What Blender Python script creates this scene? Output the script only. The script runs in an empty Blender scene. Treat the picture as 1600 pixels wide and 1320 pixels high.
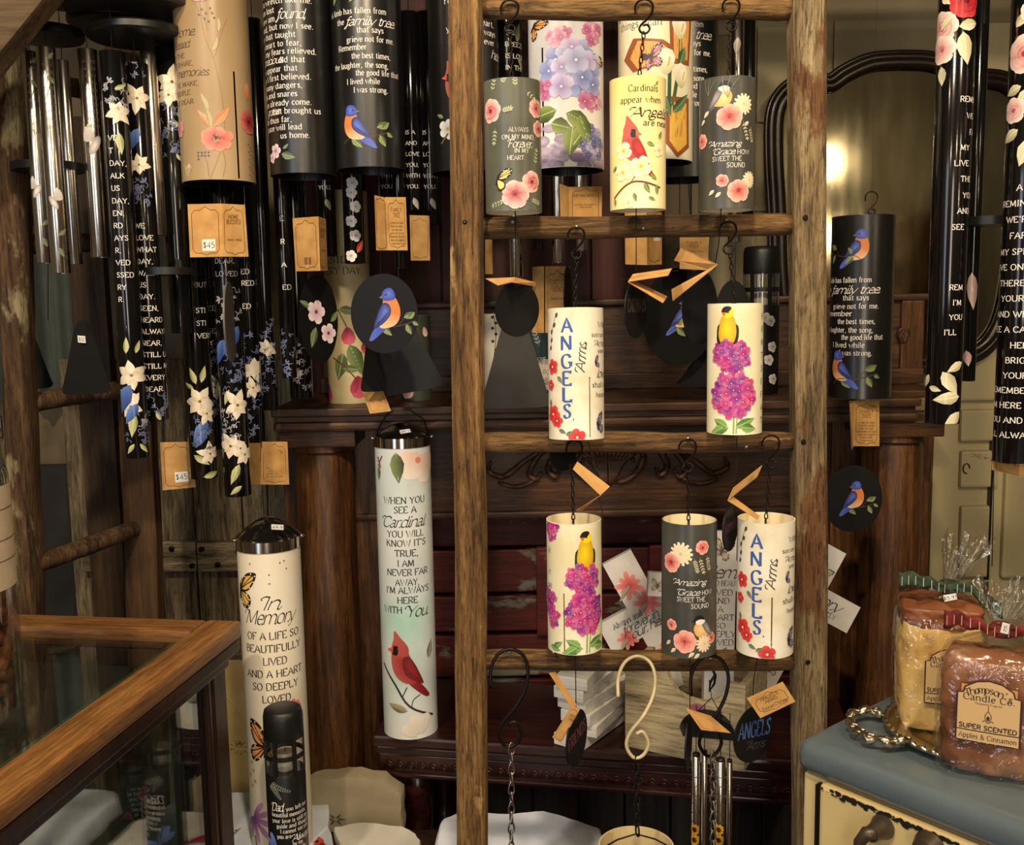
import bpy, bmesh, math, random
from mathutils import Vector, Matrix, noise
from mathutils.geometry import tessellate_polygon
R_ = random.Random(7)
pi = math.pi
scene = bpy.context.scene
COL = scene.collection

# ------------------------------------------------------------------ camera
F = 1550.0                                   # focal length in pixels of a 1600x1320 frame
PITCH, ROLL = math.radians(7.0), math.radians(1.0)
CAM = Vector((0, 0, 1.5))
FWD = Vector((0, math.cos(PITCH), -math.sin(PITCH)))
_r, _u = Vector((1, 0, 0)), Vector((0, math.sin(PITCH), math.cos(PITCH)))
RGT = _r * math.cos(ROLL) - _u * math.sin(ROLL)
UPV = _u * math.cos(ROLL) + _r * math.sin(ROLL)
cd = bpy.data.cameras.new('camera'); cam = bpy.data.objects.new('camera', cd); COL.objects.link(cam)
cd.sensor_fit = 'HORIZONTAL'; cd.sensor_width = 36; cd.lens = 36 * F / 1600
cd.clip_start = .02
m = Matrix((RGT, UPV, -FWD)).transposed().to_4x4(); m.translation = CAM
cam.matrix_world = m
scene.camera = cam

# ------------------------------------------------------------------ light and exposure
vs = scene.view_settings
vs.view_transform = 'Standard'; vs.look = 'None'; vs.gamma = 1; vs.use_curve_mapping = False
vs.exposure = 0.0
w = bpy.data.worlds.new('world'); scene.world = w; w.use_nodes = True
w.node_tree.nodes['Background'].inputs[0].default_value = (1.0, .8, .55, 1)
w.node_tree.nodes['Background'].inputs[1].default_value = .02

def light(kind, name, loc, target, power, color, size=.1, spot=1.2, blend=.6):
    l = bpy.data.lights.new(name, kind); o = bpy.data.objects.new(name, l); COL.objects.link(o)
    l.energy = power; l.color = color; o.location = loc
    if kind == 'AREA':
        l.shape = 'DISK' if not isinstance(size, tuple) else 'RECTANGLE'
        if isinstance(size, tuple): l.size, l.size_y = size
        else: l.size = size
    else: l.shadow_soft_size = size
    if kind == 'SPOT': l.spot_size = spot; l.spot_blend = blend
    d = Vector(target) - Vector(loc)
    o.rotation_euler = d.to_track_quat('-Z', 'Y').to_euler()
    return o
WARM = (1.0, .80, .54)
light('SPOT', 'ceiling_spot_light', (.05, .25, 2.62), (.2, 1.5, 1.35), 98, WARM, .05, 1.5, .7)
light('SPOT', 'ceiling_spot_light', (-.75, .30, 2.62), (-.5, 1.7, 1.3), 68, (1, .83, .60), .05, 1.4, .7)
light('SPOT', 'ceiling_spot_light', (1.05, .2, 2.62), (1.0, 1.6, 1.2), 58, WARM, .05, 1.4, .7)
light('POINT', 'added_fill_light', (-.8, -1.3, 2.45), (0, 0, 0), 16, WARM, .06)  # added fill pair out of view; brightens the room for tube reflections
light('POINT', 'added_fill_light', (.9, -1.3, 2.45), (0, 0, 0), 16, WARM, .06)  # second lamp of the added fill pair
light('AREA', 'window_light', (-1.52, -.6, 1.35), (.1, 1.0, 1.0), 17, (.66, .80, 1.0), (.9, 1.9))
light('AREA', 'glazed_door_light', (.10, -2.32, 1.30), (.10, 1.6, 1.2), 26, (1.0, .90, .76), (.60, 1.9))

# ------------------------------------------------------------------ pixel -> place
def ray(px, py): return FWD + RGT * ((px - 800) / F) + UPV * ((660 - py) / F)
def W(px, py, Y):
    d = ray(px, py); return CAM + d * (Y / d.y)
def G(px, py, z):
    d = ray(px, py); return CAM + d * ((z - 1.5) / d.z)
def mpp(p): return (Vector(p) - CAM).dot(FWD) / F

# ------------------------------------------------------------------ colour and materials
def lin(c):
    return tuple((v / 255 / 12.92) if v / 255 <= .04045 else ((v / 255 + .055) / 1.055) ** 2.4 for v in c)
MATS = {}
def newmat(name):
    mt = bpy.data.materials.new(name); mt.use_nodes = True
    nt = mt.node_tree; b = nt.nodes['Principled BSDF']
    MATS[name] = mt
    return mt, nt, b
def N(nt, t, **kw):
    n = nt.nodes.new(t)
    for k, v in kw.items(): setattr(n, k, v)
    return n
def plain(name, c, rough=.5, metal=0, spec=.5, var=.06, scale=30, bump=0):
    if name in MATS: return MATS[name]
    mt, nt, b = newmat(name)
    b.inputs['Roughness'].default_value = rough; b.inputs['Metallic'].default_value = metal
    b.inputs['Specular IOR Level'].default_value = spec
    tc = N(nt, 'ShaderNodeTexCoord'); nz = N(nt, 'ShaderNodeTexNoise'); nz.inputs['Scale'].default_value = scale
    nz.inputs['Detail'].default_value = 4
    nt.links.new(tc.outputs['Object'], nz.inputs['Vector'])
    cr = N(nt, 'ShaderNodeValToRGB'); L = lin(c)
    cr.color_ramp.elements[0].color = (*[v * (1 - var * 2) for v in L], 1); cr.color_ramp.elements[0].position = .3
    cr.color_ramp.elements[1].color = (*[min(1, v * (1 + var)) for v in L], 1); cr.color_ramp.elements[1].position = .7
    nt.links.new(nz.outputs['Fac'], cr.inputs['Fac']); nt.links.new(cr.outputs['Color'], b.inputs['Base Color'])
    if bump:
        bp = N(nt, 'ShaderNodeBump'); bp.inputs['Strength'].default_value = bump; bp.inputs['Distance'].default_value = .003
        nt.links.new(nz.outputs['Fac'], bp.inputs['Height']); nt.links.new(bp.outputs['Normal'], b.inputs['Normal'])
    return mt
def mottled(name, stops, scale=18, rough=.45, detail=6, stretch=(1, 1, 1), bump=0, metal=0, spec=.5):
    """blotched surface: noise through a colour ramp; stops = [(pos, rgb255)...]"""
    if name in MATS: return MATS[name]
    mt, nt, b = newmat(name)
    b.inputs['Roughness'].default_value = rough; b.inputs['Metallic'].default_value = metal
    b.inputs['Specular IOR Level'].default_value = spec
    tc = N(nt, 'ShaderNodeTexCoord'); mp = N(nt, 'ShaderNodeMapping'); mp.inputs['Scale'].default_value = stretch
    nz = N(nt, 'ShaderNodeTexNoise'); nz.inputs['Scale'].default_value = scale; nz.inputs['Detail'].default_value = detail
    nt.links.new(tc.outputs['Object'], mp.inputs['Vector']); nt.links.new(mp.outputs['Vector'], nz.inputs['Vector'])
    cr = N(nt, 'ShaderNodeValToRGB'); e = cr.color_ramp.elements
    while len(e) < len(stops): e.new(.5)
    for i, (p, c) in enumerate(stops): e[i].position = p; e[i].color = (*lin(c), 1)
    nt.links.new(nz.outputs['Fac'], cr.inputs['Fac']); nt.links.new(cr.outputs['Color'], b.inputs['Base Color'])
    if bump:
        bp = N(nt, 'ShaderNodeBump'); bp.inputs['Strength'].default_value = bump; bp.inputs['Distance'].default_value = .004
        nt.links.new(nz.outputs['Fac'], bp.inputs['Height']); nt.links.new(bp.outputs['Normal'], b.inputs['Normal'])
    return mt
def wood(name, dark, mid, light_, axis='Z', scale=26, rough=.6, bump=.35, patch=None, patch_at=.62, spec=.35, crack=0, patch2=None):
    """grained wood along one axis, optional worn patches of another colour"""
    if name in MATS: return MATS[name]
    mt, nt, b = newmat(name); lk = nt.links.new
    b.inputs['Roughness'].default_value = rough; b.inputs['Specular IOR Level'].default_value = spec
    tc = N(nt, 'ShaderNodeTexCoord'); mp = N(nt, 'ShaderNodeMapping')
    s = {'X': (.07, 1, 1), 'Y': (1, .07, 1), 'Z': (1, 1, .07)}[axis]
    mp.inputs['Scale'].default_value = s
    lk(tc.outputs['Object'], mp.inputs['Vector'])
    n1 = N(nt, 'ShaderNodeTexNoise'); n1.inputs['Scale'].default_value = scale * 5; n1.inputs['Detail'].default_value = 8
    n1.inputs['Roughness'].default_value = .7; n1.inputs['Distortion'].default_value = .6
    n2 = N(nt, 'ShaderNodeTexNoise'); n2.inputs['Scale'].default_value = scale * .9; n2.inputs['Detail'].default_value = 3
    n2.inputs['Distortion'].default_value = 1.2
    lk(mp.outputs['Vector'], n1.inputs['Vector']); lk(mp.outputs['Vector'], n2.inputs['Vector'])
    mx = N(nt, 'ShaderNodeMath', operation='MULTIPLY_ADD'); mx.inputs[1].default_value = .62
    m2 = N(nt, 'ShaderNodeMath', operation='MULTIPLY'); m2.inputs[1].default_value = .38
    lk(n2.outputs['Fac'], m2.inputs[0]); lk(n1.outputs['Fac'], mx.inputs[0]); lk(m2.outputs[0], mx.inputs[2])
    cr = N(nt, 'ShaderNodeValToRGB'); e = cr.color_ramp.elements; e.new(.5)
    for i, (p, c) in enumerate(((.36, dark), (.5, mid), (.66, light_))): e[i].position = p; e[i].color = (*lin(c), 1)
    lk(mx.outputs[0], cr.inputs['Fac']); out = cr.outputs['Color']
    if patch:
        n3 = N(nt, 'ShaderNodeTexNoise'); n3.inputs['Scale'].default_value = 11; n3.inputs['Detail'].default_value = 8
        n3.inputs['Roughness'].default_value = .65
        mp3 = N(nt, 'ShaderNodeMapping'); mp3.inputs['Scale'].default_value = {'X': (.45, 1, 1), 'Y': (1, .45, 1), 'Z': (1, 1, .45)}[axis]
        lk(tc.outputs['Object'], mp3.inputs['Vector']); lk(mp3.outputs['Vector'], n3.inputs['Vector'])
        r3 = N(nt, 'ShaderNodeValToRGB'); r3.color_ramp.elements[0].position = patch_at; r3.color_ramp.elements[1].position = patch_at + .05
        lk(n3.outputs['Fac'], r3.inputs['Fac'])
        mm = N(nt, 'ShaderNodeMixRGB'); mm.inputs['Color2'].default_value = (*lin(patch), 1)
        lk(r3.outputs['Color'], mm.inputs['Fac']); lk(out, mm.inputs['Color1']); out = mm.outputs['Color']
    hgt = mx.outputs[0]
    if crack:
        n4 = N(nt, 'ShaderNodeTexNoise'); n4.inputs['Scale'].default_value = scale * 11; n4.inputs['Detail'].default_value = 6; n4.inputs['Roughness'].default_value = .75
        mp4 = N(nt, 'ShaderNodeMapping'); mp4.inputs['Scale'].default_value = tuple(1 if q == 1 else .10 for q in s)
        lk(tc.outputs['Object'], mp4.inputs['Vector']); lk(mp4.outputs['Vector'], n4.inputs['Vector'])
        r4 = N(nt, 'ShaderNodeValToRGB'); r4.color_ramp.elements[0].position = .36; r4.color_ramp.elements[1].position = .52
        lk(n4.outputs['Fac'], r4.inputs['Fac'])
        m4 = N(nt, 'ShaderNodeMixRGB'); m4.blend_type = 'MULTIPLY'; m4.inputs['Fac'].default_value = crack
        lk(out, m4.inputs['Color1']); lk(r4.outputs['Color'], m4.inputs['Color2']); out = m4.outputs['Color']
        ad = N(nt, 'ShaderNodeMath', operation='ADD'); lk(hgt, ad.inputs[0]); lk(n4.outputs['Fac'], ad.inputs[1]); hgt = ad.outputs[0]
    lk(out, b.inputs['Base Color'])
    bp = N(nt, 'ShaderNodeBump'); bp.inputs['Strength'].default_value = bump; bp.inputs['Distance'].default_value = .003
    lk(hgt, bp.inputs['Height']); lk(bp.outputs['Normal'], b.inputs['Normal'])
    return mt
def glassy(name, tint=(255, 255, 255), rough=.02, alpha=.12, metal=0):
    """thin clear sheet: mostly transparent with a glossy surface"""
    if name in MATS: return MATS[name]
    mt, nt, b = newmat(name)
    b.inputs['Base Color'].default_value = (*lin(tint), 1); b.inputs['Roughness'].default_value = rough
    b.inputs['Specular IOR Level'].default_value = .8
    tr = N(nt, 'ShaderNodeBsdfTransparent'); tr.inputs[0].default_value = (*[.5 + .5 * v for v in lin(tint)], 1)
    gl = N(nt, 'ShaderNodeBsdfGlossy'); gl.inputs['Roughness'].default_value = rough
    fr = N(nt, 'ShaderNodeLayerWeight'); fr.inputs['Blend'].default_value = .25
    mx = N(nt, 'ShaderNodeMixShader'); ma = N(nt, 'ShaderNodeMath', operation='MULTIPLY_ADD')
    ma.inputs[1].default_value = .5; ma.inputs[2].default_value = alpha
    nt.links.new(fr.outputs['Facing'], ma.inputs[0])
    nt.links.new(ma.outputs[0], mx.inputs[0]); nt.links.new(tr.outputs[0], mx.inputs[1]); nt.links.new(gl.outputs[0], mx.inputs[2])
    nt.links.new(mx.outputs[0], nt.nodes['Material Output'].inputs[0])
    return mt
def printmat(name, rough=.45, metal=0, spec=.5):
    if name in MATS: return MATS[name]
    mt, nt, b = newmat(name); a = N(nt, 'ShaderNodeVertexColor', layer_name='Col')
    nt.links.new(a.outputs['Color'], b.inputs['Base Color']); b.inputs['Roughness'].default_value = rough
    b.inputs['Specular IOR Level'].default_value = spec
    return mt
P_MATTE = printmat('printed_ink', .5); P_GLOSS = printmat('printed_ink_gloss', .22)

# ------------------------------------------------------------------ objects
def link(o, parent=None, label=None, cat=None, group=None, kind=None):
    COL.objects.link(o)
    if parent is not None: o.parent = parent
    tag(o, label, cat, group, kind); return o
def tag(o, label=None, cat=None, group=None, kind=None):
    for k, v in (('label', label), ('category', cat), ('group', group), ('kind', kind)):
        if v: o[k] = v
    return o
def thing(name, label, cat, loc, rz=0, group=None, rot=None):
    o = bpy.data.objects.new(name, None); o.empty_display_size = .02
    o.location = loc; o.rotation_euler = rot if rot else (0, 0, rz)
    return link(o, None, label, cat, group)
def face_cam(loc): return math.atan2(-loc[0], loc[1])

class B:
    """collects faces; obj() links them as one mesh object"""
    def __init__(s): s.v = []; s.f = []; s.c = []; s.sm = []
    def add(s, vs_, fs, smooth=False, M=None, col=None):
        n = len(s.v)
        for i, p in enumerate(vs_):
            p = Vector(p)
            s.v.append(M @ p if M else p)
            s.c.append(col[i] if isinstance(col, list) else (col or (1, 1, 1)))
        for f in fs: s.f.append([n + i for i in f]); s.sm.append(smooth)
        return s
    def box(s, c, d, M=None, taper=1.0, bev=0):
        x, y, z = [k / 2 for k in d]; c = Vector(c)
        if bev:
            bm = bmesh.new(); bmesh.ops.create_cube(bm, size=1)
            for q in bm.verts: q.co = Vector((q.co.x * d[0], q.co.y * d[1], q.co.z * d[2]))
            bmesh.ops.bevel(bm, geom=bm.edges[:], offset=bev, segments=2, affect='EDGES', profile=.6)
            bm.verts.index_update()
            s.add([q.co + c for q in bm.verts], [[q.index for q in f.verts] for f in bm.faces], False, M); bm.free(); return s
        t = taper
        P = [(-x, -y, -z), (x, -y, -z), (x, y, -z), (-x, y, -z), (-x * t, -y * t, z), (x * t, -y * t, z), (x * t, y * t, z), (-x * t, y * t, z)]
        return s.add([Vector(p) + c for p in P], [(0, 3, 2, 1), (4, 5, 6, 7), (0, 1, 5, 4), (1, 2, 6, 5), (2, 3, 7, 6), (3, 0, 4, 7)], False, M)
    def lathe(s, prof, seg=32, M=None, closed_ends=True, smooth=True, c=(0, 0)):
        n = len(prof); V = []; Fc = []
        for r, z in prof:
            for k in range(seg):
                a = 2 * pi * k / seg; V.append((c[0] + r * math.cos(a), c[1] + r * math.sin(a), z))
        for i in range(n - 1):
            for k in range(seg):
                k2 = (k + 1) % seg
                Fc.append((i * seg + k, i * seg + k2, (i + 1) * seg + k2, (i + 1) * seg + k))
        if closed_ends:
            if prof[0][0] > 1e-6: Fc.append(list(range(seg))[::-1])
            if prof[-1][0] > 1e-6: Fc.append([(n - 1) * seg + k for k in range(seg)])
        return s.add(V, Fc, smooth, M)
    def sweep(s, path, r, seg=8, closed=False, M=None, smooth=True):
        P = [Vector(p) for p in path]; n = len(P); V = []; Fc = []
        up = None
        for i in range(n):
            a = P[(i - 1) % n] if (closed or i > 0) else P[i]; b = P[(i + 1) % n] if (closed or i < n - 1) else P[i]
            t = (b - a).normalized()
            if up is None: up = t.orthogonal().normalized()
            up = (up - t * up.dot(t)).normalized(); sd = t.cross(up)
            rr = r[i] if isinstance(r, (list, tuple)) else r
            for k in range(seg):
                an = 2 * pi * k / seg; V.append(P[i] + (up * math.cos(an) + sd * math.sin(an)) * rr)
        for i in range(n if closed else n - 1):
            j = (i + 1) % n
            for k in range(seg):
                k2 = (k + 1) % seg; Fc.append((i * seg + k, i * seg + k2, j * seg + k2, j * seg + k))
        if not closed: Fc.append(list(range(seg))[::-1]); Fc.append([(n - 1) * seg + k for k in range(seg)])
        return s.add(V, Fc, smooth, M)
    def prism(s, poly, t, M=None, smooth=False, holes=()):
        """outline in x,z extruded along y by t (front at y=0)"""
        loops = [list(poly)] + [list(h) for h in holes]
        V = []; Fc = []
        flat = [p for l in loops for p in l]; n = len(flat)
        for y in (0, t): V += [(p[0], y, p[1]) for p in flat]
        tris = tessellate_polygon([[Vector((p[0], p[1], 0)) for p in l] for l in loops])
        for tr in tris:
            Fc.append(tuple(tr)); Fc.append(tuple(n + i for i in reversed(tr)))
        o = 0
        for l in loops:
            k = len(l)
            for i in range(k):
                j = (i + 1) % k; Fc.append((o + i, o + j, n + o + j, n + o + i))
            o += k
        return s.add(V, Fc, smooth, M)
    def obj(s, name, mat, parent=None, label=None, cat=None, group=None, kind=None, recalc=True, auto=None):
        me = bpy.data.meshes.new(name); me.from_pydata([tuple(v) for v in s.v], [], s.f)
        me.polygons.foreach_set('use_smooth', s.sm)
        if any(c != (1, 1, 1) for c in s.c):
            a = me.attributes.new('Col', 'FLOAT_COLOR', 'POINT'); d = []
            for c in s.c: d += [*c[:3], 1]
            a.data.foreach_set('color', d)
        if recalc:
            bm = bmesh.new(); bm.from_mesh(me); bmesh.ops.recalc_face_normals(bm, faces=bm.faces); bm.to_mesh(me); bm.free()
        if auto:
            me.polygons.foreach_set('use_smooth', [True] * len(me.polygons)); me.set_sharp_from_angle(angle=math.radians(auto))
        me.materials.append(mat)
        return link(bpy.data.objects.new(name, me), parent, label, cat, group, kind)
def copy_obj(o, parent, M=None, loc=None, rot=None):
    c = o.copy(); COL.objects.link(c); c.parent = parent
    if loc is not None: c.location = loc
    if rot is not None: c.rotation_euler = rot
    return c
def T(x=0, y=0, z=0, rx=0, ry=0, rz=0):
    return Matrix.Translation((x, y, z)) @ Matrix.Rotation(rz, 4, 'Z') @ Matrix.Rotation(ry, 4, 'Y') @ Matrix.Rotation(rx, 4, 'X')

def smooth_pts(P, n=5, closed=False):
    """Catmull-Rom through the points"""
    k = len(P); out = []
    if k < 3 and not closed: return list(P)
    rng = range(k) if closed else range(k - 1)
    for i in rng:
        if closed: a, b, c, d = P[(i - 1) % k], P[i], P[(i + 1) % k], P[(i + 2) % k]
        else:
            b, c = P[i], P[i + 1]
            a = P[i - 1] if i else tuple(2 * x - y for x, y in zip(b, c))
            d = P[i + 2] if i + 2 < k else tuple(2 * x - y for x, y in zip(c, b))
        for j in range(n):
            t = j / n; t2 = t * t; t3 = t2 * t
            out.append(tuple(.5 * (2 * b[q] + (c[q] - a[q]) * t + (2 * a[q] - 5 * b[q] + 4 * c[q] - d[q]) * t2 + (3 * b[q] - a[q] - 3 * c[q] + d[q]) * t3) for q in range(len(b))))
    if not closed: out.append(tuple(P[-1]))
    return out
# ------------------------------------------------------------------ lettering: a stroke alphabet drawn with a broad nib
_G = {
'A':"6.4;L0,0 3.2,7 6.4,0;L1.2,2.4 5.2,2.4",'B':"5.2;L.5,0 .5,7;S.5,7 2.8,7 4.2,6.2 4.2,4.6 2.8,3.8 .5,3.8;S.5,3.8 3.2,3.8 4.8,2.9 4.8,1 3.2,0 .5,0",
'C':"6;S5.5,5.4 4.8,6.6 3.3,7 1.6,6.5 .5,5 .4,3.5 .6,2 1.6,.5 3.3,0 4.8,.4 5.6,1.6",'D':"6.4;L.5,0 .5,7;S.5,7 3,7 5,6 5.8,3.5 5,1 3,0 .5,0",
'E':"5.2;L.5,0 .5,7;L.5,7 4.6,7 4.6,6;L.5,3.7 3.6,3.7;L.5,0 4.8,0 4.8,1.1",'F':"4.9;L.5,0 .5,7;L.5,7 4.6,7 4.6,6;L.5,3.6 3.5,3.6",
'G':"6.6;S5.5,5.4 4.8,6.6 3.3,7 1.6,6.5 .5,5 .4,3.5 .6,2 1.6,.5 3.3,0 4.8,.3 5.8,.9;L5.8,.9 5.8,3 4.2,3",'H':"6.6;L.7,0 .7,7;L5.9,0 5.9,7;L.7,3.6 5.9,3.6",
'I':"2;L1,0 1,7",'J':"3.2;S2.4,7 2.4,1.5 1.6,0 .4,.2",'K':"6;L.6,0 .6,7;L5.2,7 .8,3.2;L2.2,4.4 5.8,0",'L':"5;L.6,0 .6,7;L.6,0 4.6,0 4.6,1.2",
'M':"7.8;L.5,0 1,7;L1,7 3.8,.6;L3.8,.6 6.6,7;L6.6,7 7.1,0",'N':"6.8;L.6,0 .6,7;L.6,7 6,0;L6,0 6,7",
'O':"6.8;S3.4,7 1.3,6 .4,3.5 1.3,1 3.4,0 5.5,1 6.4,3.5 5.5,6 3.4,7",'P':"5.1;L.6,0 .6,7;S.6,7 3.2,7 4.7,6.2 4.7,4.3 3.2,3.4 .6,3.4",
'Q':"6.8;S3.4,7 1.3,6 .4,3.5 1.3,1 3.4,0 5.5,1 6.4,3.5 5.5,6 3.4,7;L3.6,1.6 6.4,-1",'R':"5.6;L.6,0 .6,7;S.6,7 3.2,7 4.7,6.2 4.7,4.3 3.2,3.4 .6,3.4;L2.6,3.4 5.4,0",
'S':"4.7;S4.1,5.8 3.5,6.8 2.2,7 .8,6.3 .7,5 1.8,4 3.2,3.2 4.1,2 3.6,.5 2.2,0 .8,.3 .4,1.5",'T':"5.8;L2.9,0 2.9,7;L.2,5.9 .2,7 5.6,7 5.6,5.9",
'U':"6.4;S.6,7 .6,4 .6,2 1.5,.3 3.2,0 4.9,.3 5.8,2 5.8,4 5.8,7",'V':"6.4;L0,7 3.2,0 6.4,7",'W':"9;L0,7 2.3,0 4.5,6.5 6.7,0 9,7",
'X':"6;L.3,7 5.7,0;L5.7,7 .3,0",'Y':"6;L0,7 3,3.4 6,7;L3,3.4 3,0",'Z':"5.4;L.4,6 .4,7 5,7 .4,0 5,0 5,1",
'a':"4.3;S.6,3.9 1.6,4.8 3,4.4 3.3,3.2 3.3,.8 4.2,0;S3.3,2.7 1.6,2.4 .5,1.5 .8,.2 2,0 3.3,1",'b':"4.8;L.6,0 .6,7.2;S.6,3.6 2,4.8 3.8,4.3 4.4,2.4 3.8,.5 2.2,0 .6,.8",
'c':"4;S3.7,3.7 2.6,4.8 1.2,4.3 .4,2.4 1.2,.4 2.6,0 3.8,.9",'d':"4.9;L4.1,0 4.1,7.2;S4.1,3.6 2.7,4.8 1,4.3 .4,2.4 1,.5 2.5,0 4.1,.9",
'e':"4.2;S.5,2.6 2,2.6 3.8,2.7 3.5,4.1 2.3,4.8 1,4.2 .4,2.4 1.1,.5 2.4,0 3.8,.9",'f':"3;S3.2,6.6 2.2,7.2 1.4,6.2 1.4,3 1.4,0;L.2,4.7 2.8,4.7",
'g':"4.4;S2,4.8 .8,4.2 .6,3.2 1.2,2.2 2.2,2 3.2,2.4 3.5,3.4 3,4.4 2,4.8;S1.2,2.1 .8,1.2 1.8,.6 3.4,.4 4,-.6 3,-1.8 1.5,-2 .4,-1.3 .8,-.2 1.8,.4",
'h':"5;L.6,0 .6,7.2;S.6,3.4 1.8,4.6 3.2,4.7 4.2,3.6 4.2,1.8 4.2,0",'i':"1.9;L.95,0 .95,4.8;D.95,6.6",'j':"2;S1.2,4.8 1.2,1 1.2,-1 .2,-2;D1.2,6.6",
'k':"4.8;L.6,0 .6,7.2;L4,4.8 .8,2.2;L1.8,3 4.6,0",'l':"1.9;L.95,0 .95,7.2",'m':"7.7;L.6,0 .6,4.8;S.6,3.4 1.6,4.6 3,4.7 3.8,3.6 3.8,1.8 3.8,0;S3.8,3.4 4.8,4.6 6,4.7 7,3.6 7,1.8 7,0",
'n':"5;L.6,0 .6,4.8;S.6,3.4 1.8,4.6 3.2,4.7 4.2,3.6 4.2,1.8 4.2,0",'o':"4.6;S2.3,4.8 .9,4.1 .4,2.4 .9,.7 2.3,0 3.7,.7 4.2,2.4 3.7,4.1 2.3,4.8",
'p':"4.8;L.6,-2 .6,4.8;S.6,3.6 2,4.8 3.8,4.3 4.4,2.4 3.8,.5 2.2,0 .6,.8",'q':"4.8;L4.1,-2 4.1,4.8;S4.1,3.6 2.7,4.8 1,4.3 .4,2.4 1,.5 2.5,0 4.1,.9",
'r':"3.4;L.6,0 .6,4.8;S.6,3.2 1.6,4.5 3,4.7",'s':"3.5;S3,3.9 1.8,4.8 .6,4 1,2.9 2.5,2.1 3.1,1 2,0 .4,.8",'t':"3;S1.3,6.2 1.3,3 1.3,1 2,0 3,.5;L.2,4.7 2.8,4.7",
'u':"5;S.6,4.8 .6,2.5 .6,1.2 1.6,.1 3,.2 4.2,1.4;L4.2,4.8 4.2,0",'v':"4.4;L0,4.8 2.2,0 4.4,4.8",'w':"6.4;L0,4.8 1.7,0 3.2,4.5 4.7,0 6.4,4.8",
'x':"4.4;L.2,4.8 4.2,0;L4.2,4.8 .2,0",'y':"4.4;L0,4.8 2.2,0;L4.4,4.8 1.6,-1.6 .4,-2",'z':"4;L.3,4 .3,4.8 3.7,4.8 .3,0 3.8,0 3.8,.8",
'.':"1.6;D.8,.3",',':"1.6;L.9,.5 .4,-1.2","'":"1.6;L.9,7 .6,5.4",'!':"2;L1,2 1,7;D1,.3",'-':"3;L.4,2.6 2.6,2.6",
'&':"6.4;S6,3.4 4.4,.8 2.2,0 .6,1 .8,2.6 2.6,3.8 3.4,5.2 2.8,6.8 1.6,6.6 1.2,5.4 2.6,3.2 6,0",
'0':"4.8;S2.4,7 .9,6 .4,3.5 .9,1 2.4,0 3.9,1 4.4,3.5 3.9,6 2.4,7",'1':"3;L.5,5.8 1.7,7 1.7,0",'2':"4.6;S.5,5.4 1.4,6.9 3,6.8 3.9,5.4 3,3.4 .4,0;L.4,0 4.3,0",
'3':"4.6;S.5,6 2,7 3.6,6.2 3.6,4.6 2,3.8 3.9,3 4,1 2.2,0 .4,.8",'4':"4.8;L3.4,0 3.4,7 .3,2 4.6,2",'5':"4.6;L4,7 1,7 .8,4;S.8,4 2.4,4.6 4,3.6 4,1.2 2.2,0 .4,.6",
'8':"4.6;S2.3,3.8 .8,5 1.2,6.7 2.3,7 3.4,6.7 3.8,5 2.3,3.8 .5,2.2 .9,.4 2.3,0 3.7,.4 4.1,2.2 2.3,3.8",'9':"4.6;S3.9,5 2.4,3.4 .8,4 .6,6 2.2,7 3.9,6 3.9,3 2.4,0",
'$':"4.7;S4.1,5.8 2.2,6.6 .8,5.6 2.2,3.8 4,2 2.4,.4 .4,1.4;L2.3,-.6 2.3,7.6",
}
_GC = {}
def glyph(ch):
    if ch in _GC: return _GC[ch]
    parts = _G.get(ch, "2.6").split(';'); wd = float(parts[0]); st = []
    for p in parts[1:]:
        k = p[0]; pts = [tuple(float(q) for q in xy.split(',')) for xy in p[1:].split(' ')]
        st.append((k, smooth_pts(pts, 4) if k == 'S' else pts))
    _GC[ch] = (wd, st); return _GC[ch]
def text_w(s, style):
    sp = {'serif': 1.0, 'sans': 1.2, 'script': -.15, 'slab': 1.2}[style]
    return sum((2.4 if c == ' ' else glyph(c)[0]) + sp for c in s) - sp

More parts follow.
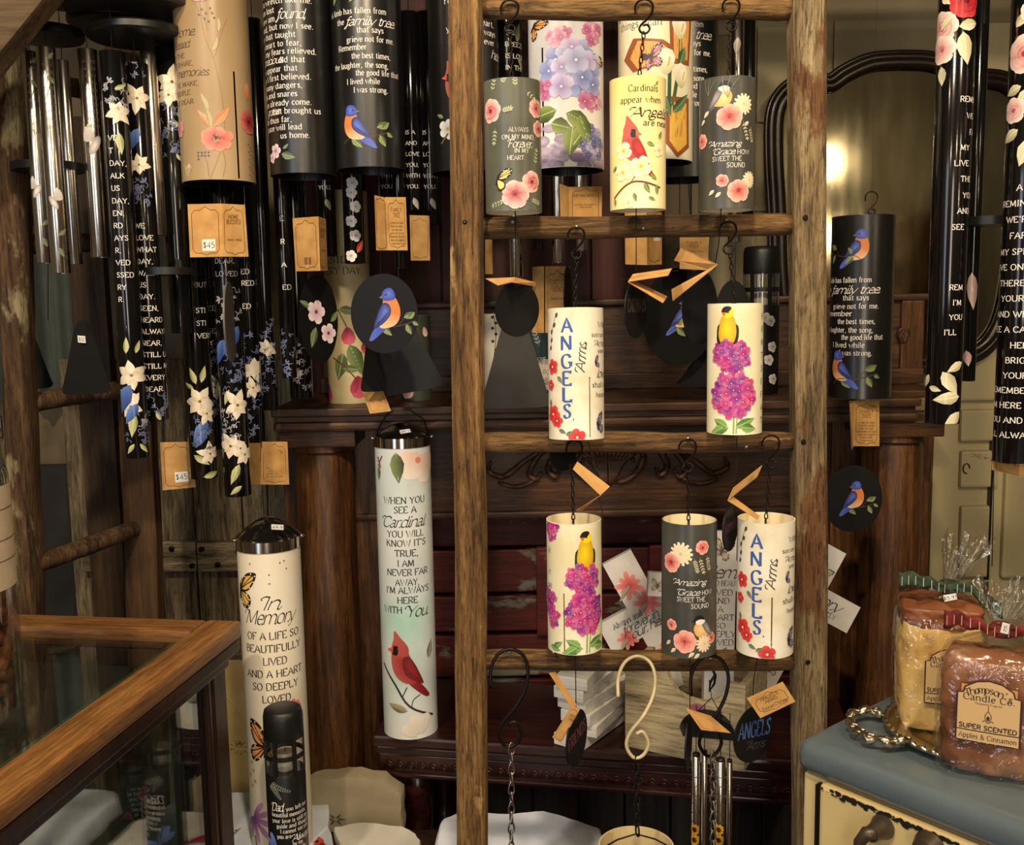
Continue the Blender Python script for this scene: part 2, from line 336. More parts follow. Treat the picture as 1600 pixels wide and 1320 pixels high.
class Print:
    """flat print laid over a surface. Coordinates are photo-like pixels (y down); mapping fn gives a place on the surface"""
    def __init__(s, fn, split=0): s.fn = fn; s.split = split; s.b = {}; s.layer = 0
    def buf(s, part): return s.b.setdefault(part, [[], [], [], []])
    def tri(s, part, a, b, c, ca, cb, cc, off, depth=0):
        if s.split and depth < 7:
            xs = (a[0], b[0], c[0])
            if max(xs) - min(xs) > s.split:
                ab, bc, ac = abs(a[0] - b[0]), abs(b[0] - c[0]), abs(a[0] - c[0])
                if ab < max(bc, ac):
                    if bc >= ac: a, b, c, ca, cb, cc = b, c, a, cb, cc, ca
                    else: a, b, c, ca, cb, cc = c, a, b, cc, ca, cb
                mid = ((a[0] + b[0]) / 2, (a[1] + b[1]) / 2); cm = tuple((x + y) / 2 for x, y in zip(ca, cb))
                s.tri(part, a, mid, c, ca, cm, cc, off, depth + 1); s.tri(part, mid, b, c, cm, cb, cc, off, depth + 1); return
        V, Fc, C, S = s.buf(part); n = len(V); S += [s.layer] * 3
        for p, k in ((a, ca), (b, cb), (c, cc)): V.append(s.fn(p[0], p[1], off)); C.append(k)
        Fc.append((n, n + 1, n + 2))
    def nxt(s): s.layer += 1; return .00012 + (s.layer % 60) * .00002
    def fan(s, part, pts, c_edge, c_mid=None, mid=None):
        """star-shaped polygon with a gradient from its middle to its rim"""
        off = s.nxt(); n = len(pts)
        if mid is None: mid = (sum(p[0] for p in pts) / n, sum(p[1] for p in pts) / n)
        f = (lambda p: c_edge(p)) if callable(c_edge) else (lambda p: c_edge)
        cm = c_mid if c_mid is not None else f(mid)
        for i in range(n):
            a, b = pts[i], pts[(i + 1) % n]; s.tri(part, mid, a, b, cm, f(a), f(b), off)
    def poly(s, part, pts, col):
        off = s.nxt(); f = (lambda p: col(p)) if callable(col) else (lambda p: col)
        for t in tessellate_polygon([[Vector((p[0], p[1], 0)) for p in pts]]):
            a, b, c = [pts[i] for i in t]; s.tri(part, a, b, c, f(a), f(b), f(c), off)
    def stroke(s, part, pts, w, col, off=None, nib=None, taper=False):
        if off is None: off = s.nxt()
        n = len(pts)
        if n < 2: return
        if s.split:
            q = [pts[0]]
            for i in range(1, n):
                a, b = pts[i - 1], pts[i]; k = max(1, int(abs(b[0] - a[0]) / s.split) + 1)
                q += [(a[0] + (b[0] - a[0]) * j / k, a[1] + (b[1] - a[1]) * j / k) for j in range(1, k + 1)]
            pts = q; n = len(pts)
        V, Fc, C, S = s.buf(part); base = len(V)
        for i in range(n):
            a = pts[max(0, i - 1)]; b = pts[min(n - 1, i + 1)]
            dx, dy = b[0] - a[0], b[1] - a[1]; L = math.hypot(dx, dy) or 1; dx /= L; dy /= L
            ww = w
            if nib: ww = w * (nib[0] + (1 - nib[0]) * abs(dx * math.sin(nib[1]) + dy * math.cos(nib[1])))
            if taper: ww = w * (1 - .75 * i / (n - 1))
            # widen at sharp corners
            if 0 < i < n - 1:
                d1 = (pts[i][0] - a[0], pts[i][1] - a[1]); d2 = (b[0] - pts[i][0], b[1] - pts[i][1])
                l1 = math.hypot(*d1) or 1; l2 = math.hypot(*d2) or 1
                co = (d1[0] * d2[0] + d1[1] * d2[1]) / (l1 * l2); ww *= min(1.6, 1 / math.sqrt(max(.3, (1 + co) / 2)))
            h = ww / 2; c = col(pts[i]) if callable(col) else col
            V.append(s.fn(pts[i][0] - dy * h, pts[i][1] + dx * h, off)); V.append(s.fn(pts[i][0] + dy * h, pts[i][1] - dx * h, off)); C += [c, c]; S += [s.layer] * 2
        for i in range(n - 1):
            k = base + 2 * i; Fc.append((k, k + 1, k + 3, k + 2))
    def dot(s, part, x, y, r, col, n=8, off=None):
        s.fan(part, [(x + r * math.cos(2 * pi * k / n), y + r * math.sin(2 * pi * k / n)) for k in range(n)], col)
    def text(s, t, x0, y, h, col, style='serif', x1=None, weight=1.0, part='lettering', shear=None, anchor='l', rot=0, xs=None):
        """a line of lettering with cap height h, baseline y, from x0 (stretched to x1 if given)"""
        k = h / 7; natural = text_w(t, style) * k
        sx = (x1 - x0) / natural if x1 is not None else (xs or 1.0)
        if anchor == 'c': x0 -= natural * sx / 2
        if anchor == 'r': x0 -= natural * sx
        sh = shear if shear is not None else (.38 if style == 'script' else 0)
        sp = {'serif': 1.0, 'sans': 1.2, 'script': -.15, 'slab': 1.2}[style]
        nib = {'serif': (.38, .35), 'sans': (.8, .3), 'script': (.3, .7), 'slab': (.6, .2)}[style]
        wt = {'serif': 1.05, 'sans': .95, 'script': .85, 'slab': 1.15}[style] * k * weight * max(.8, min(1.1, sx))
        cr, sr = math.cos(rot), math.sin(rot); off = s.nxt(); ax = x0; ay = y
        def mp(gx, gy, cur):
            dx = cur + (gx + gy * sh) * k * sx; dy = -gy * k
            return (ax + dx * cr - dy * sr, ay + dx * sr + dy * cr)
        cur = 0
        for i, ch in enumerate(t):
            if ch == ' ': cur += (2.4 + sp) * k * sx; continue
            wd, st = glyph(ch)
            if style == 'script':
                st = list(st)
                if ch.isupper(): st.append(('S', smooth_pts([(-1.6, 5.0), (-1.9, 6.2), (-.6, 7.0), (1, 6.6)], 3)))
                elif ch.islower():
                    if ch in 'acdehilmnrstu': st.append(('S', smooth_pts([(wd - .7, .2), (wd, .0), (wd + .7, 1.3)], 3)))
                    if ch == 'f': st.append(('S', smooth_pts([(1.4, .5), (1.2, -1.6), (.2, -2), (.2, -1), (2.8, .8)], 3)))
            ends = [q for kk, p in st if kk != 'D' for q in (p[0], p[-1])]
            for kk, p in st:
                if kk == 'D':
                    q = mp(p[0][0], p[0][1], cur); s.dot('lettering' if part is None else part, q[0], q[1], wt * .55, col, 6); continue
                s.stroke(part, [mp(a, b, cur) for a, b in p], wt, col, off, nib)
                if style in ('serif', 'slab') and h > 3:
                    for e, o in ((p[0], p[1]), (p[-1], p[-2])):
                        d = (e[0] - o[0], e[1] - o[1]); L = math.hypot(*d) or 1
                        if abs(d[1]) / L > .8 and ends.count(e) == 1 and e[1] in (0., 7., 4.8, 7.2, -2.):
                            lo = 0 if (e[1] in (4.8, 7.2)) else .75
                            s.stroke(part, [mp(e[0] - .85, e[1], cur), mp(e[0] + lo, e[1], cur)], wt * (.34 if style == 'serif' else .6), col, off)
            cur += (wd + sp) * k * sx
        return cur
    def build(s, parent, mat=None, gap=.008):
        """one mesh per kind of print and per patch of it that stands apart"""
        for part, (V, Fc, C, S) in s.b.items():
            if not V: continue
            box = {}
            for v, k in zip(V, S):
                q = box.get(k)
                if q is None: box[k] = [*v, *v]
                else:
                    for i in range(3):
                        if v[i] < q[i]: q[i] = v[i]
                        if v[i] > q[i + 3]: q[i + 3] = v[i]
            ids = list(box); up = {k: k for k in ids}
            def root(k):
                while up[k] != k: up[k] = up[up[k]]; k = up[k]
                return k
            for i, a in enumerate(ids):
                A_ = box[a]
                for b in ids[:i]:
                    B_ = box[b]
                    g = sum(max(0, A_[j] - B_[j + 3], B_[j] - A_[j + 3]) ** 2 for j in range(3))
                    if g <= gap * gap:
                        ra, rb = root(a), root(b)
                        if ra != rb: up[ra] = rb
            groups = {}
            for f in Fc: groups.setdefault(root(S[f[0]]), []).append(f)
            for fs in groups.values():
                mp = {}; vs_ = []; cs = []; out = []
                for f in fs:
                    g = []
                    for i in f:
                        if i not in mp: mp[i] = len(vs_); vs_.append(V[i]); cs += [C[i][0], C[i][1], C[i][2], 1]
                        g.append(mp[i])
                    out.append(g)
                me = bpy.data.meshes.new(part); me.from_pydata(vs_, [], out)
                me.attributes.new('Col', 'FLOAT_COLOR', 'POINT').data.foreach_set('color', cs)
                me.materials.append(mat or P_MATTE); link(bpy.data.objects.new(part, me), parent)

# ------------------------------------------------------------------ painted motifs
def C(r, g, b): return lin((r, g, b))
def mixc(a, b, t): t = max(0, min(1, t)); return tuple(x + (y - x) * t for x, y in zip(a, b))
def ell(cx, cy, rx, ry, a=0, n=12):
    ca, sa = math.cos(a), math.sin(a)
    return [(cx + rx * math.cos(t) * ca - ry * math.sin(t) * sa, cy + rx * math.cos(t) * sa + ry * math.sin(t) * ca) for t in [2 * pi * k / n for k in range(n)]]
def petal(p, part, x, y, L, wd, a, c0, c1, n=10, tip=.5):
    """petal from (x,y) along angle a; gradient base c0 to tip c1"""
    ca, sa = math.cos(a), math.sin(a); pts = []
    for k in range(n):
        t = 2 * pi * k / n; u = .5 - .5 * math.cos(t); v = math.sin(t) * (.5 + .35 * (u - .5) * (1 if tip >= .5 else -1.6))
        pts.append((x + (u * L) * ca - v * wd * sa, y + (u * L) * sa + v * wd * ca))
    f = lambda q: mixc(c0, c1, ((q[0] - x) * ca + (q[1] - y) * sa) / L)
    p.fan(part, pts, f, None, (x + .45 * L * ca, y + .45 * L * sa))
def leaf(p, x, y, L, wd, a, c0=C(66, 92, 50), c1=C(140, 158, 92), part='leaf_print', rib=True):
    ca, sa = math.cos(a), math.sin(a); pts = []
    prof = [(0, 0), (.15, .32), (.38, .5), (.65, .38), (.88, .13), (1, 0), (.88, -.13), (.65, -.38), (.38, -.5), (.15, -.32)]
    for u, v in prof: pts.append((x + u * L * ca - v * wd * sa, y + u * L * sa + v * wd * ca))
    f = lambda q: mixc(c0, c1, .5 + ((q[1] - y) * ca - (q[0] - x) * sa) / wd)
    p.fan(part, pts, f, mixc(c0, c1, .4), (x + .42 * L * ca, y + .42 * L * sa))
    if rib: p.stroke(part, [(x, y), (x + .9 * L * ca, y + .9 * L * sa)], max(.5, wd * .07), mixc(c1, (1, 1, .8), .25))
def stem(p, pts, w_, col=C(96, 72, 48), part='stem_print', taper=False): p.stroke(part, smooth_pts(pts, 4), w_, col, taper=taper)
def flower(p, x, y, r, n, c0, c1, cc=C(190, 160, 60), wd=.75, part='flower_print', a0=0, sq=1.0, notch=None):
    for k in range(n):
        a = a0 + 2 * pi * k / n; petal(p, part, x, y, r * (1 if k % 2 else .93), r * wd, a, c0, c1)
    p.dot(part, x, y, r * .17, cc)
def rose(p, x, y, r, dark=C(150, 40, 50), mid=C(215, 110, 110), pale=C(245, 190, 175), part='rose_print', sq=1.0, seed=1):
    q = random.Random(seed)
    for ring, (n, rr, pr) in enumerate(((7, .62, .46), (6, .42, .40), (5, .26, .30), (4, .12, .2))):
        for k in range(n):
            a = 2 * pi * (k + ring * .4) / n + q.uniform(-.2, .2)
            cx, cy = x + math.cos(a) * rr * r * sq, y + math.sin(a) * rr * r
            pts = ell(cx, cy, pr * r * 1.05 * sq, pr * r * .85, a + pi / 2, 10)
            f = lambda t, cx=cx, cy=cy, a=a, ring=ring: mixc(mixc(mid, dark, .55 + ring * .25), mixc(pale, mid, ring * .28), .45 + ((t[0] - cx) * math.cos(a) + (t[1] - cy) * math.sin(a)) / (pr * r * 1.6))
            p.fan(part, pts, f)
    for k in range(3):
        p.stroke(part, [(x + r * rr * sq * math.cos(an), y + r * rr * .92 * math.sin(an)) for rr, an in [((.16 + .2 * k) * (1 + .25 * j / 8), seed + k * 2.1 + j * .36) for j in range(9)]], r * .07, mixc(dark, mid, .25 + .2 * k))
    p.dot(part, x, y, r * .17, mixc(dark, (0, 0, 0), .25))
def hydrangea(p, x, y, rx, ry, n, pal, part='hydrangea_print', fr=.2, seed=3, centre=C(240, 225, 240)):
    q = random.Random(seed); pts = []
    for i in range(n):
        t = (i + .5) / n; rr = math.sqrt(t); a = i * 2.39996
        pts.append((x + rx * rr * math.cos(a) * .86, y + ry * rr * math.sin(a) * .86, rr))
    pts.sort(key=lambda t: -t[2])
    for fx, fy, rr in pts:
        c = pal[q.randrange(len(pal))]; s = fr * min(rx, ry) * q.uniform(.9, 1.2); a0 = q.uniform(0, 1.5)
        dk = mixc(c, (c[0] * .35, c[1] * .2, c[2] * .5), .75)
        for k in range(4):
            a = a0 + k * pi / 2; petal(p, part, fx, fy, s * 1.25, s * 1.15, a, dk, mixc(c, (1, .8, .95), q.uniform(0, .25)), 8)
        p.dot(part, fx, fy, s * .13, centre, 5)
def monarch(p, x, y, s, a=0, c=C(238, 130, 40), ink=C(28, 20, 18), part='butterfly_print', two=False):
    def tr(pts, fl=1):
        ca, sa = math.cos(a), math.sin(a); return [(x + s * (u * fl * ca - v * sa), y + s * (u * fl * sa + v * ca)) for u, v in pts]
    up = [(0, 0), (.15, -.55), (.5, -.95), (.95, -1.05), (1.0, -.8), (.85, -.4), (.6, -.08), (.25, .05)]
    lo = [(0, .02), (.4, .02), (.75, .15), (.85, .5), (.65, .8), (.35, .78), (.12, .45)]
    for fl in ((1, -1) if two else (1,)):
        for sh in (up, lo):
            cx = sum(q[0] for q in sh) / len(sh); cy = sum(q[1] for q in sh) / len(sh)
            p.poly(part, tr(smooth_pts(sh, 3, True), fl), ink)
            inn = [((u - cx) * .74 + cx * .96, (v - cy) * .74 + cy * .94) for u, v in sh]
            p.fan(part, tr(smooth_pts(inn, 2, True), fl), mixc(c, (1, .5, .1), .2), mixc(c, (1, .9, .5), .35), tr([(cx, cy)], fl)[0])
            for k in range(3):
                e = sh[2 + k]; p.stroke(part, tr([(0.03, 0), (e[0] * .92, e[1] * .92)], fl), s * .05, ink)
            for k in range(len(sh) - 1):
                e = ((sh[k][0] + sh[k + 1][0]) / 2, (sh[k][1] + sh[k + 1][1]) / 2)
                e = (cx + (e[0] - cx) * .92, cy + (e[1] - cy) * .92)
                if math.hypot(*e) > .5: q = tr([e], fl)[0]; p.dot(part, q[0], q[1], s * .045, C(245, 240, 225), 5)
    p.stroke(part, tr([(-.02, -.3), (0, .5)]), s * .12, ink)
    p.stroke(part, tr([(0, -.3), (.12, -.6)]), s * .03, ink)
def bird_at(x, y, s, fl=1, a=0):
    ca, sa = math.cos(a), math.sin(a)
    return lambda pts: [(x + s * fl * (u * ca - v * sa), y + s * (u * sa + v * ca)) for u, v in pts]
def bluebird(p, x, y, s, fl=1, a=0, part='bird_print', turn=True):
    """perched bluebird, breast to the left (fl=-1: to the right); s = body length"""
    t = bird_at(x, y, s, fl, a); blue = C(52, 72, 170); lb = C(96, 118, 214); db = C(30, 38, 96); org = C(214, 128, 62); pale = C(240, 208, 170)
    p.poly(part, t(smooth_pts([(.15, .30), (.5, .42), (.72, .72), (.62, .76), (.36, .62), (.1, .45)], 3, True)), lambda q: mixc(blue, lb, (q[0] - x) / s * fl))
    p.fan(part, t(smooth_pts([(-.28, -.42), (-.40, -.15), (-.38, .15), (-.22, .38), (.05, .46), (.3, .42), (.34, .2), (.15, -.15), (.02, -.45)], 4, True)),
          lambda q: mixc(org, pale, ((q[1] - y) / s - .1) * 2.2), org, t([(-.1, .0)])[0])
    H = (lambda L: t([(-.22 - u, v) for u, v in L])) if turn else t
    p.fan(part, H(smooth_pts([(-.32, -.52), (-.2, -.68), (0, -.7), (.1, -.55), (.08, -.36), (-.1, -.33), (-.3, -.38)], 4, True)), blue, lb, H([(-.08, -.56)])[0])
    p.fan(part, t(smooth_pts([(-.1, -.2), (.06, -.3), (.22, -.16), (.38, .1), (.52, .40), (.3, .36), (.06, .22), (-.1, .04)], 4, True)), db, lb, t([(.06, -.05)])[0])
    for k in range(4): p.stroke(part, t([(.0 + k * .05, .02 + k * .05), (.42 - k * .02, .36 - k * .03)]), s * .025, db)
    hx = .03
    p.poly(part, H([(-.3 + .0, -.52), (-.42, -.47), (-.3, -.44)]), C(120, 112, 104))
    q = H([(-.18, -.54)])[0]; p.dot(part, q[0], q[1], s * .04, C(10, 10, 14), 7)
    q = H([(-.19, -.555)])[0]; p.dot(part, q[0], q[1], s * .012, C(240, 240, 240), 5)
def cardinal(p, x, y, s, fl=1, a=0, part='bird_print', red=C(205, 32, 36), turn=False):
    t = bird_at(x, y, s, fl, a); dk = mixc(red, (.02, .0, .0), .6); lt = mixc(red, (1, .35, .25), .35)
    p.poly(part, t(smooth_pts([(.2, .25), (.5, .5), (.8, .85), (.7, .92), (.4, .72), (.12, .45)], 3, True)), lambda q: mixc(red, dk, (q[0] - x) / s * fl))
    p.fan(part, t(smooth_pts([(-.30, -.62), (-.42, -.35), (-.40, .0), (-.25, .30), (.05, .48), (.35, .45), (.35, .15), (.2, -.2), (.05, -.5)], 4, True)), lambda q: mixc(lt, red, .5 + (q[0] - x) / s * fl), red)
    H = (lambda L: t([(-.34 - u, v) for u, v in L])) if turn else t
    p.poly(part, t(smooth_pts([(-.42, -.55), (-.36, -.78), (-.33, -1.05), (-.12, -.85), (.08, -.62), (.1, -.4), (-.1, -.3), (-.35, -.36)], 4, True)), lambda q: mixc(lt, red, .5 + ((q[0] - x) * fl) / s))
    p.fan(part, t(smooth_pts([(-.06, -.22), (.12, -.32), (.30, -.1), (.46, .2), (.58, .5), (.3, .4), (.02, .2)], 4, True)), dk, red)
    for k in range(5): p.stroke(part, t([(.0 + k * .05, .0 + k * .06), (.46 - k * .02, .42 - k * .03)]), s * .022, dk)
    p.poly(part, H(smooth_pts([(-.44, -.5), (-.3, -.62), (-.2, -.5), (-.24, -.33), (-.4, -.36)], 3, True)), C(28, 16, 16))
    p.poly(part, H([(-.36, -.58), (-.58, -.46), (-.38, -.38)]), C(226, 92, 60))
    q = H([(-.24, -.58)])[0]; p.dot(part, q[0], q[1], s * .035, C(12, 8, 8), 6)
def goldfinch(p, x, y, s, part='bird_print'):
    """perched goldfinch seen from the front, s = height"""
    t = bird_at(x, y, s); yl = C(248, 214, 30); sh = C(206, 160, 20); blk = C(26, 22, 20)
    p.fan(part, t(smooth_pts([(-.24, -.05), (-.32, .25), (-.26, .5), (.2, .5), (.3, .2), (.22, -.05)], 3, True)), blk)
    p.fan(part, t(smooth_pts([(-.14, -.28), (-.24, 0), (-.26, .3), (-.14, .52), (.1, .52), (.22, .3), (.22, .0), (.12, -.28)], 4, True)), sh, yl, t([(-.04, .05)])[0])
    p.fan(part, t(smooth_pts([(-.17, -.36), (-.12, -.48), (.02, -.52), (.14, -.42), (.15, -.28), (.02, -.2), (-.12, -.24)], 4, True)), yl, yl)
    p.poly(part, t(smooth_pts([(-.18, -.37), (-.12, -.49), (.0, -.525), (.1, -.48), (.04, -.38), (-.06, -.34)], 3, True)), blk)
    p.poly(part, t([(-.17, -.36), (-.04, -.36), (-.11, -.25)]), C(222, 92, 56)); q = t([(.01, -.35)])[0]; p.dot(part, q[0], q[1], s * .022, blk, 6)
def chickadee(p, x, y, s, fl=1, a=0, part='bird_print'):
    t = bird_at(x, y, s, fl, a)
    p.poly(part, t([(.3, .15), (.8, .5), (.74, .6), (.2, .35)]), C(86, 84, 92))
    p.fan(part, t(smooth_pts([(-.38, -.2), (-.45, .1), (-.25, .4), (.1, .42), (.4, .25), (.2, -.2), (-.1, -.4)], 4, True)), C(222, 168, 92), C(238, 206, 150))
    p.fan(part, t(smooth_pts([(-.1, -.25), (.15, -.3), (.4, .0), (.62, .4), (.2, .2)], 4, True)), C(96, 92, 100), C(168, 160, 160))
    p.fan(part, t(smooth_pts([(-.5, -.3), (-.42, -.55), (-.2, -.62), (0, -.5), (.02, -.3), (-.2, -.2)], 4, True)), C(22, 20, 22))
    p.poly(part, t(smooth_pts([(-.4, -.3), (-.2, -.42), (.08, -.38), (-.05, -.2), (-.3, -.16)], 3, True)), C(236, 228, 214))
    p.poly(part, t([(-.5, -.36), (-.64, -.3), (-.5, -.27)]), C(20, 18, 20))
def magnolia(p, x, y, r, part='flower_print', a0=0, seed=1, c0=C(196, 170, 120), c1=C(245, 236, 220)):
    q = random.Random(seed)
    for k in range(6):
        a = a0 + k * pi / 3 + q.uniform(-.25, .25); leaf(p, x, y, r * q.uniform(1.0, 1.45), r * .72, a, mixc(c0, c1, .55), c1, part, False)
    for k in range(3):
        a = a0 + .5 + k * 2.1; leaf(p, x, y, r * .8, r * .5, a, mixc(c0, c1, .3), c1, part, False)
    p.dot(part, x, y, r * .13, C(150, 120, 60)); p.dot(part, x, y, r * .06, C(90, 60, 40))
def damask(p, x, y, wd, h, col=C(150, 158, 190), seed=1, part='scroll_pattern'):
    """curly scroll foliage filling an area"""
    q = random.Random(seed); n = int(h / 13) + 1
    for i in range(n):
        for k in range(max(2, int(wd / 10))):
            cx = x + q.uniform(-.5, .5) * wd; cy = y + (i + q.uniform(-.4, .4)) * h / n; a = q.uniform(0, 6.3); s = q.uniform(3, 5.5)
            for j in range(3):
                b = a + (j - 1) * .8; petal(p, part, cx, cy, s * 1.5, s * .55, b, mixc(col, (0, 0, 0), .5), col, 7)
            p.stroke(part, smooth_pts([(cx, cy), (cx - s * math.cos(a), cy - s * math.sin(a)), (cx - s * 1.7 * math.cos(a + .6), cy - s * 1.7 * math.sin(a + .6))], 3), 1.0, col)
def sprig(p, x, y, L, a, n=5, ls=5, c0=C(120, 130, 100), c1=C(190, 195, 160), lw=.9, part='leaf_print'):
    ca, sa = math.cos(a), math.sin(a); p.stroke(part, [(x, y), (x + L * ca, y + L * sa)], lw, c0)
    for k in range(n):
        u = (k + .8) / n * L
        for sd in (-1, 1): leaf(p, x + u * ca, y + u * sa, ls, ls * .45, a + sd * .8, c0, c1, part, False)
    leaf(p, x + L * ca, y + L * sa, ls, ls * .45, a, c0, c1, part, False)
# ------------------------------------------------------------------ the room
M_CREAM = mottled('old_cream_paint', [(.28, (70, 56, 38)), (.42, (118, 102, 74)), (.7, (138, 122, 92))], 7, .7, 8, bump=.1)
M_CREAM2 = mottled('pale_olive_paint', [(.2, (84, 72, 50)), (.36, (128, 116, 86)), (.75, (148, 136, 104))], 6, .6, 8, stretch=(1, 1, .4), bump=.1)
M_DOORC = mottled('cream_door_paint', [(.2, (110, 94, 64)), (.36, (172, 158, 120)), (.75, (190, 178, 140))], 6, .6, 8, stretch=(1, 1, .4), bump=.1)
M_DARKW = wood('dark_brown_boards', (16, 9, 6), (40, 22, 15), (62, 36, 24), 'Z', 20, .6)
M_REDW = wood('dark_red_boards', (36, 12, 8), (70, 26, 17), (88, 36, 24), 'Z', 18, .55)
M_OAK = wood('dark_oak', (32, 19, 11), (70, 44, 25), (102, 68, 40), 'X', 22, .38, .2, crack=.5)
M_OAKZ = wood('dark_oak_upright', (36, 22, 12), (82, 52, 28), (122, 82, 46), 'Z', 22, .34, .2, crack=.5)
M_MAHOG = wood('dark_mahogany', (18, 7, 6), (40, 15, 13), (62, 26, 22), 'X', 16, .25, .1, spec=.6)
M_BARN = wood('grey_barn_wood', (52, 44, 34), (128, 112, 86), (172, 156, 126), 'Z', 20, .85, .7, crack=.7)
M_BARNX = wood('grey_barn_wood_flat', (52, 44, 34), (132, 116, 90), (176, 160, 130), 'X', 20, .85, .7, crack=.7)
M_BLACK = plain('black_paint', (16, 15, 15), .4)
M_BLKMET = plain('black_iron', (30, 25, 22), .38, .7)
M_CEIL = plain('dark_ceiling', (58, 46, 34), .9)
def room(name, c, d, mat):
    return B().box(c, d).obj(name, mat, kind='structure')
room('floor', (.05, .0, -.05), (3.5, 5.2, .1), wood('floor_boards', (40, 26, 16), (84, 58, 36), (110, 80, 52), 'Y', 14, .6))
room('ceiling', (.05, .0, 2.8), (3.5, 5.2, .1), M_CEIL)
room('wall_back', (.05, 2.40, 1.375), (3.5, .1, 2.75), M_CREAM)
room('wall_left', (-1.65, .0, 1.375), (.1, 5.2, 2.75), plain('left_wall_paint', (170, 156, 128), .8))
room('wall_right', (1.75, .0, 1.375), (.1, 5.2, 2.75), plain('right_wall_paint', (92, 86, 72), .8))
room('wall_front', (.05, -2.45, 1.375), (3.5, .1, 2.75), plain('front_wall_paint', (206, 190, 156), .8))
# board cladding on the back wall: dark red between the chimes, brown planks beyond
for name, x0, x1, z0, z1, n, mat in (('trim_1', -.50, .36, 1.0, 2.2, 5, M_REDW),):
    root = B().box(((x0 + x1) / 2, 2.335, (z0 + z1) / 2), (x1 - x0, .02, z1 - z0)).obj(name, M_DARKW, kind='structure')
    wd = (x1 - x0) / n
    for i in range(n):
        B().box((x0 + wd * (i + .5), 2.318, (z0 + z1) / 2), (wd - .006, .016, z1 - z0)).obj('plank', mat, root)
# cream panelled boards of the upper right wall
root = room('trim_2', (1.0, 2.345, 1.85), (1.15, .01, 1.5), M_CREAM2)
for a, b, y0, y1 in ((1090, 1180, 55, 190), (1180, 1300, 42, 190), (1300, 1470, 32, 190), (1090, 1210, 200, 330)):
    p, q = W(a + 3, y0, 2.338), W(b - 3, y1, 2.338)
    B().box(((p.x + q.x) / 2, 2.338, (p.z + q.z) / 2), (q.x - p.x, .012, abs(p.z - q.z)), bev=.003).obj('panel', M_CREAM2, root)
# cream panelled door at the right
p, q = W(1470, 300, 2.33), W(1760, 1200, 2.33)
root = B().box(((p.x + q.x) / 2, 2.335, 1.05), (q.x - p.x, .03, 2.1)).obj('door_1', M_DOORC, kind='structure')
for a, b, y0, y1 in ((1500, 1556, 640, 688), (1500, 1556, 704, 760), (1500, 1546, 790, 900), (1575, 1660, 600, 900), (1575, 1660, 300, 585), (1500, 1556, 400, 625)):
    p, q = W(a, y0, 2.315), W(b, y1, 2.315)
    B().box(((p.x + q.x) / 2, 2.315, (p.z + q.z) / 2), (q.x - p.x, .02, abs(p.z - q.z)), bev=.006).obj('panel', M_DOORC, root)
p, q = W(1549, 730, 2.31), W(1553, 900, 2.31)
B().box((p.x, 2.314, (p.z + q.z) / 2), (.005, .02, abs(p.z - q.z) * 1.6)).obj('gap_strip', M_BLACK, root)
p = W(1510, 732, 2.304); B().sweep([(p.x + .008 * math.cos(t * .7), p.y, p.z + .012 * math.sin(t * .7)) for t in range(8)], .0015, 6).obj('latch', M_BLKMET, root)

# window in the left wall (daylight comes from here)
wn = B().box((-1.598, -.6, 1.35), (.012, 1.0, 2.0)).obj('window_1', plain('window_frame_paint', (190, 180, 160), .5), kind='structure')
wg = B()
for k in (-.45, 0, .45): wg.box((-1.586, -.6 + k, 1.35), (.02, .05, 2.0))
for k in (-.97, .97): wg.box((-1.586, -.6, 1.35 + k), (.02, 1.0, .05))
wg.obj('window_frame', MATS['window_frame_paint'], wn)

d2 = B().box((.10, -2.385, 1.2), (.86, .03, 2.3)).obj('door_2', MATS['window_frame_paint'], kind='structure')
dg = B()
for k in (-.36, .36): dg.box((.10 + k, -2.355, 1.2), (.10, .03, 2.3))
for z in (.2, 2.32): dg.box((.10, -2.355, z), (.82, .03, .1))
dg.obj('door_frame', MATS['window_frame_paint'], d2)

# ------------------------------------------------------------------ what the mirror looks back at: lamps and shelving on the right wall
M_BULB, nt, b = newmat('lamp_globe_glow')
b.inputs['Emission Color'].default_value = (1, .80, .48, 1); b.inputs['Emission Strength'].default_value = 9
for k, (x, y, z, r) in enumerate(((1.40, .09, 2.08, .055), (1.40, .09, 1.76, .045))):
    t = thing('wall_lamp', ('upper', 'lower')[k] + ' glowing globe lamp on the right wall seen in the mirror', 'lamp', (x, y, z))
    B().lathe([(.0001, -r)] + [(r * math.sin(pi * i / 10), -r * math.cos(pi * i / 10)) for i in range(1, 10)] + [(.0001, r)], 20).obj('globe', M_BULB, t)
    B().sweep([(.30, 0, r * .6), (.15, 0, r * 1.7), (.04, 0, r * 1.5), (0, 0, r * .9)], .007).obj('arm', M_BLKMET, t)
    l = bpy.data.lights.new('globe_bulb', 'POINT'); l.energy = (12, 10)[k]; l.color = WARM; l.shadow_soft_size = r * 1.15
    o = bpy.data.objects.new('globe_bulb', l); COL.objects.link(o); o.parent = t
t = thing('wall_shelf', 'pale wooden shelving on the right wall reflected in the mirror', 'shelf', (1.61, .1, .9))
M_PINE = wood('pale_pine', (120, 84, 46), (176, 132, 80), (200, 160, 104), 'Y', 12, .6)
for z in (0, .30, .46, .60, .74, .88): B().box((0, 0, z + .01), (.16, 1.2, .02)).obj('shelf_board', M_PINE, t)
for y in (-.59, .59): B().box((0, y, .45), (.16, .02, .9)).obj('upright', M_PINE, t)

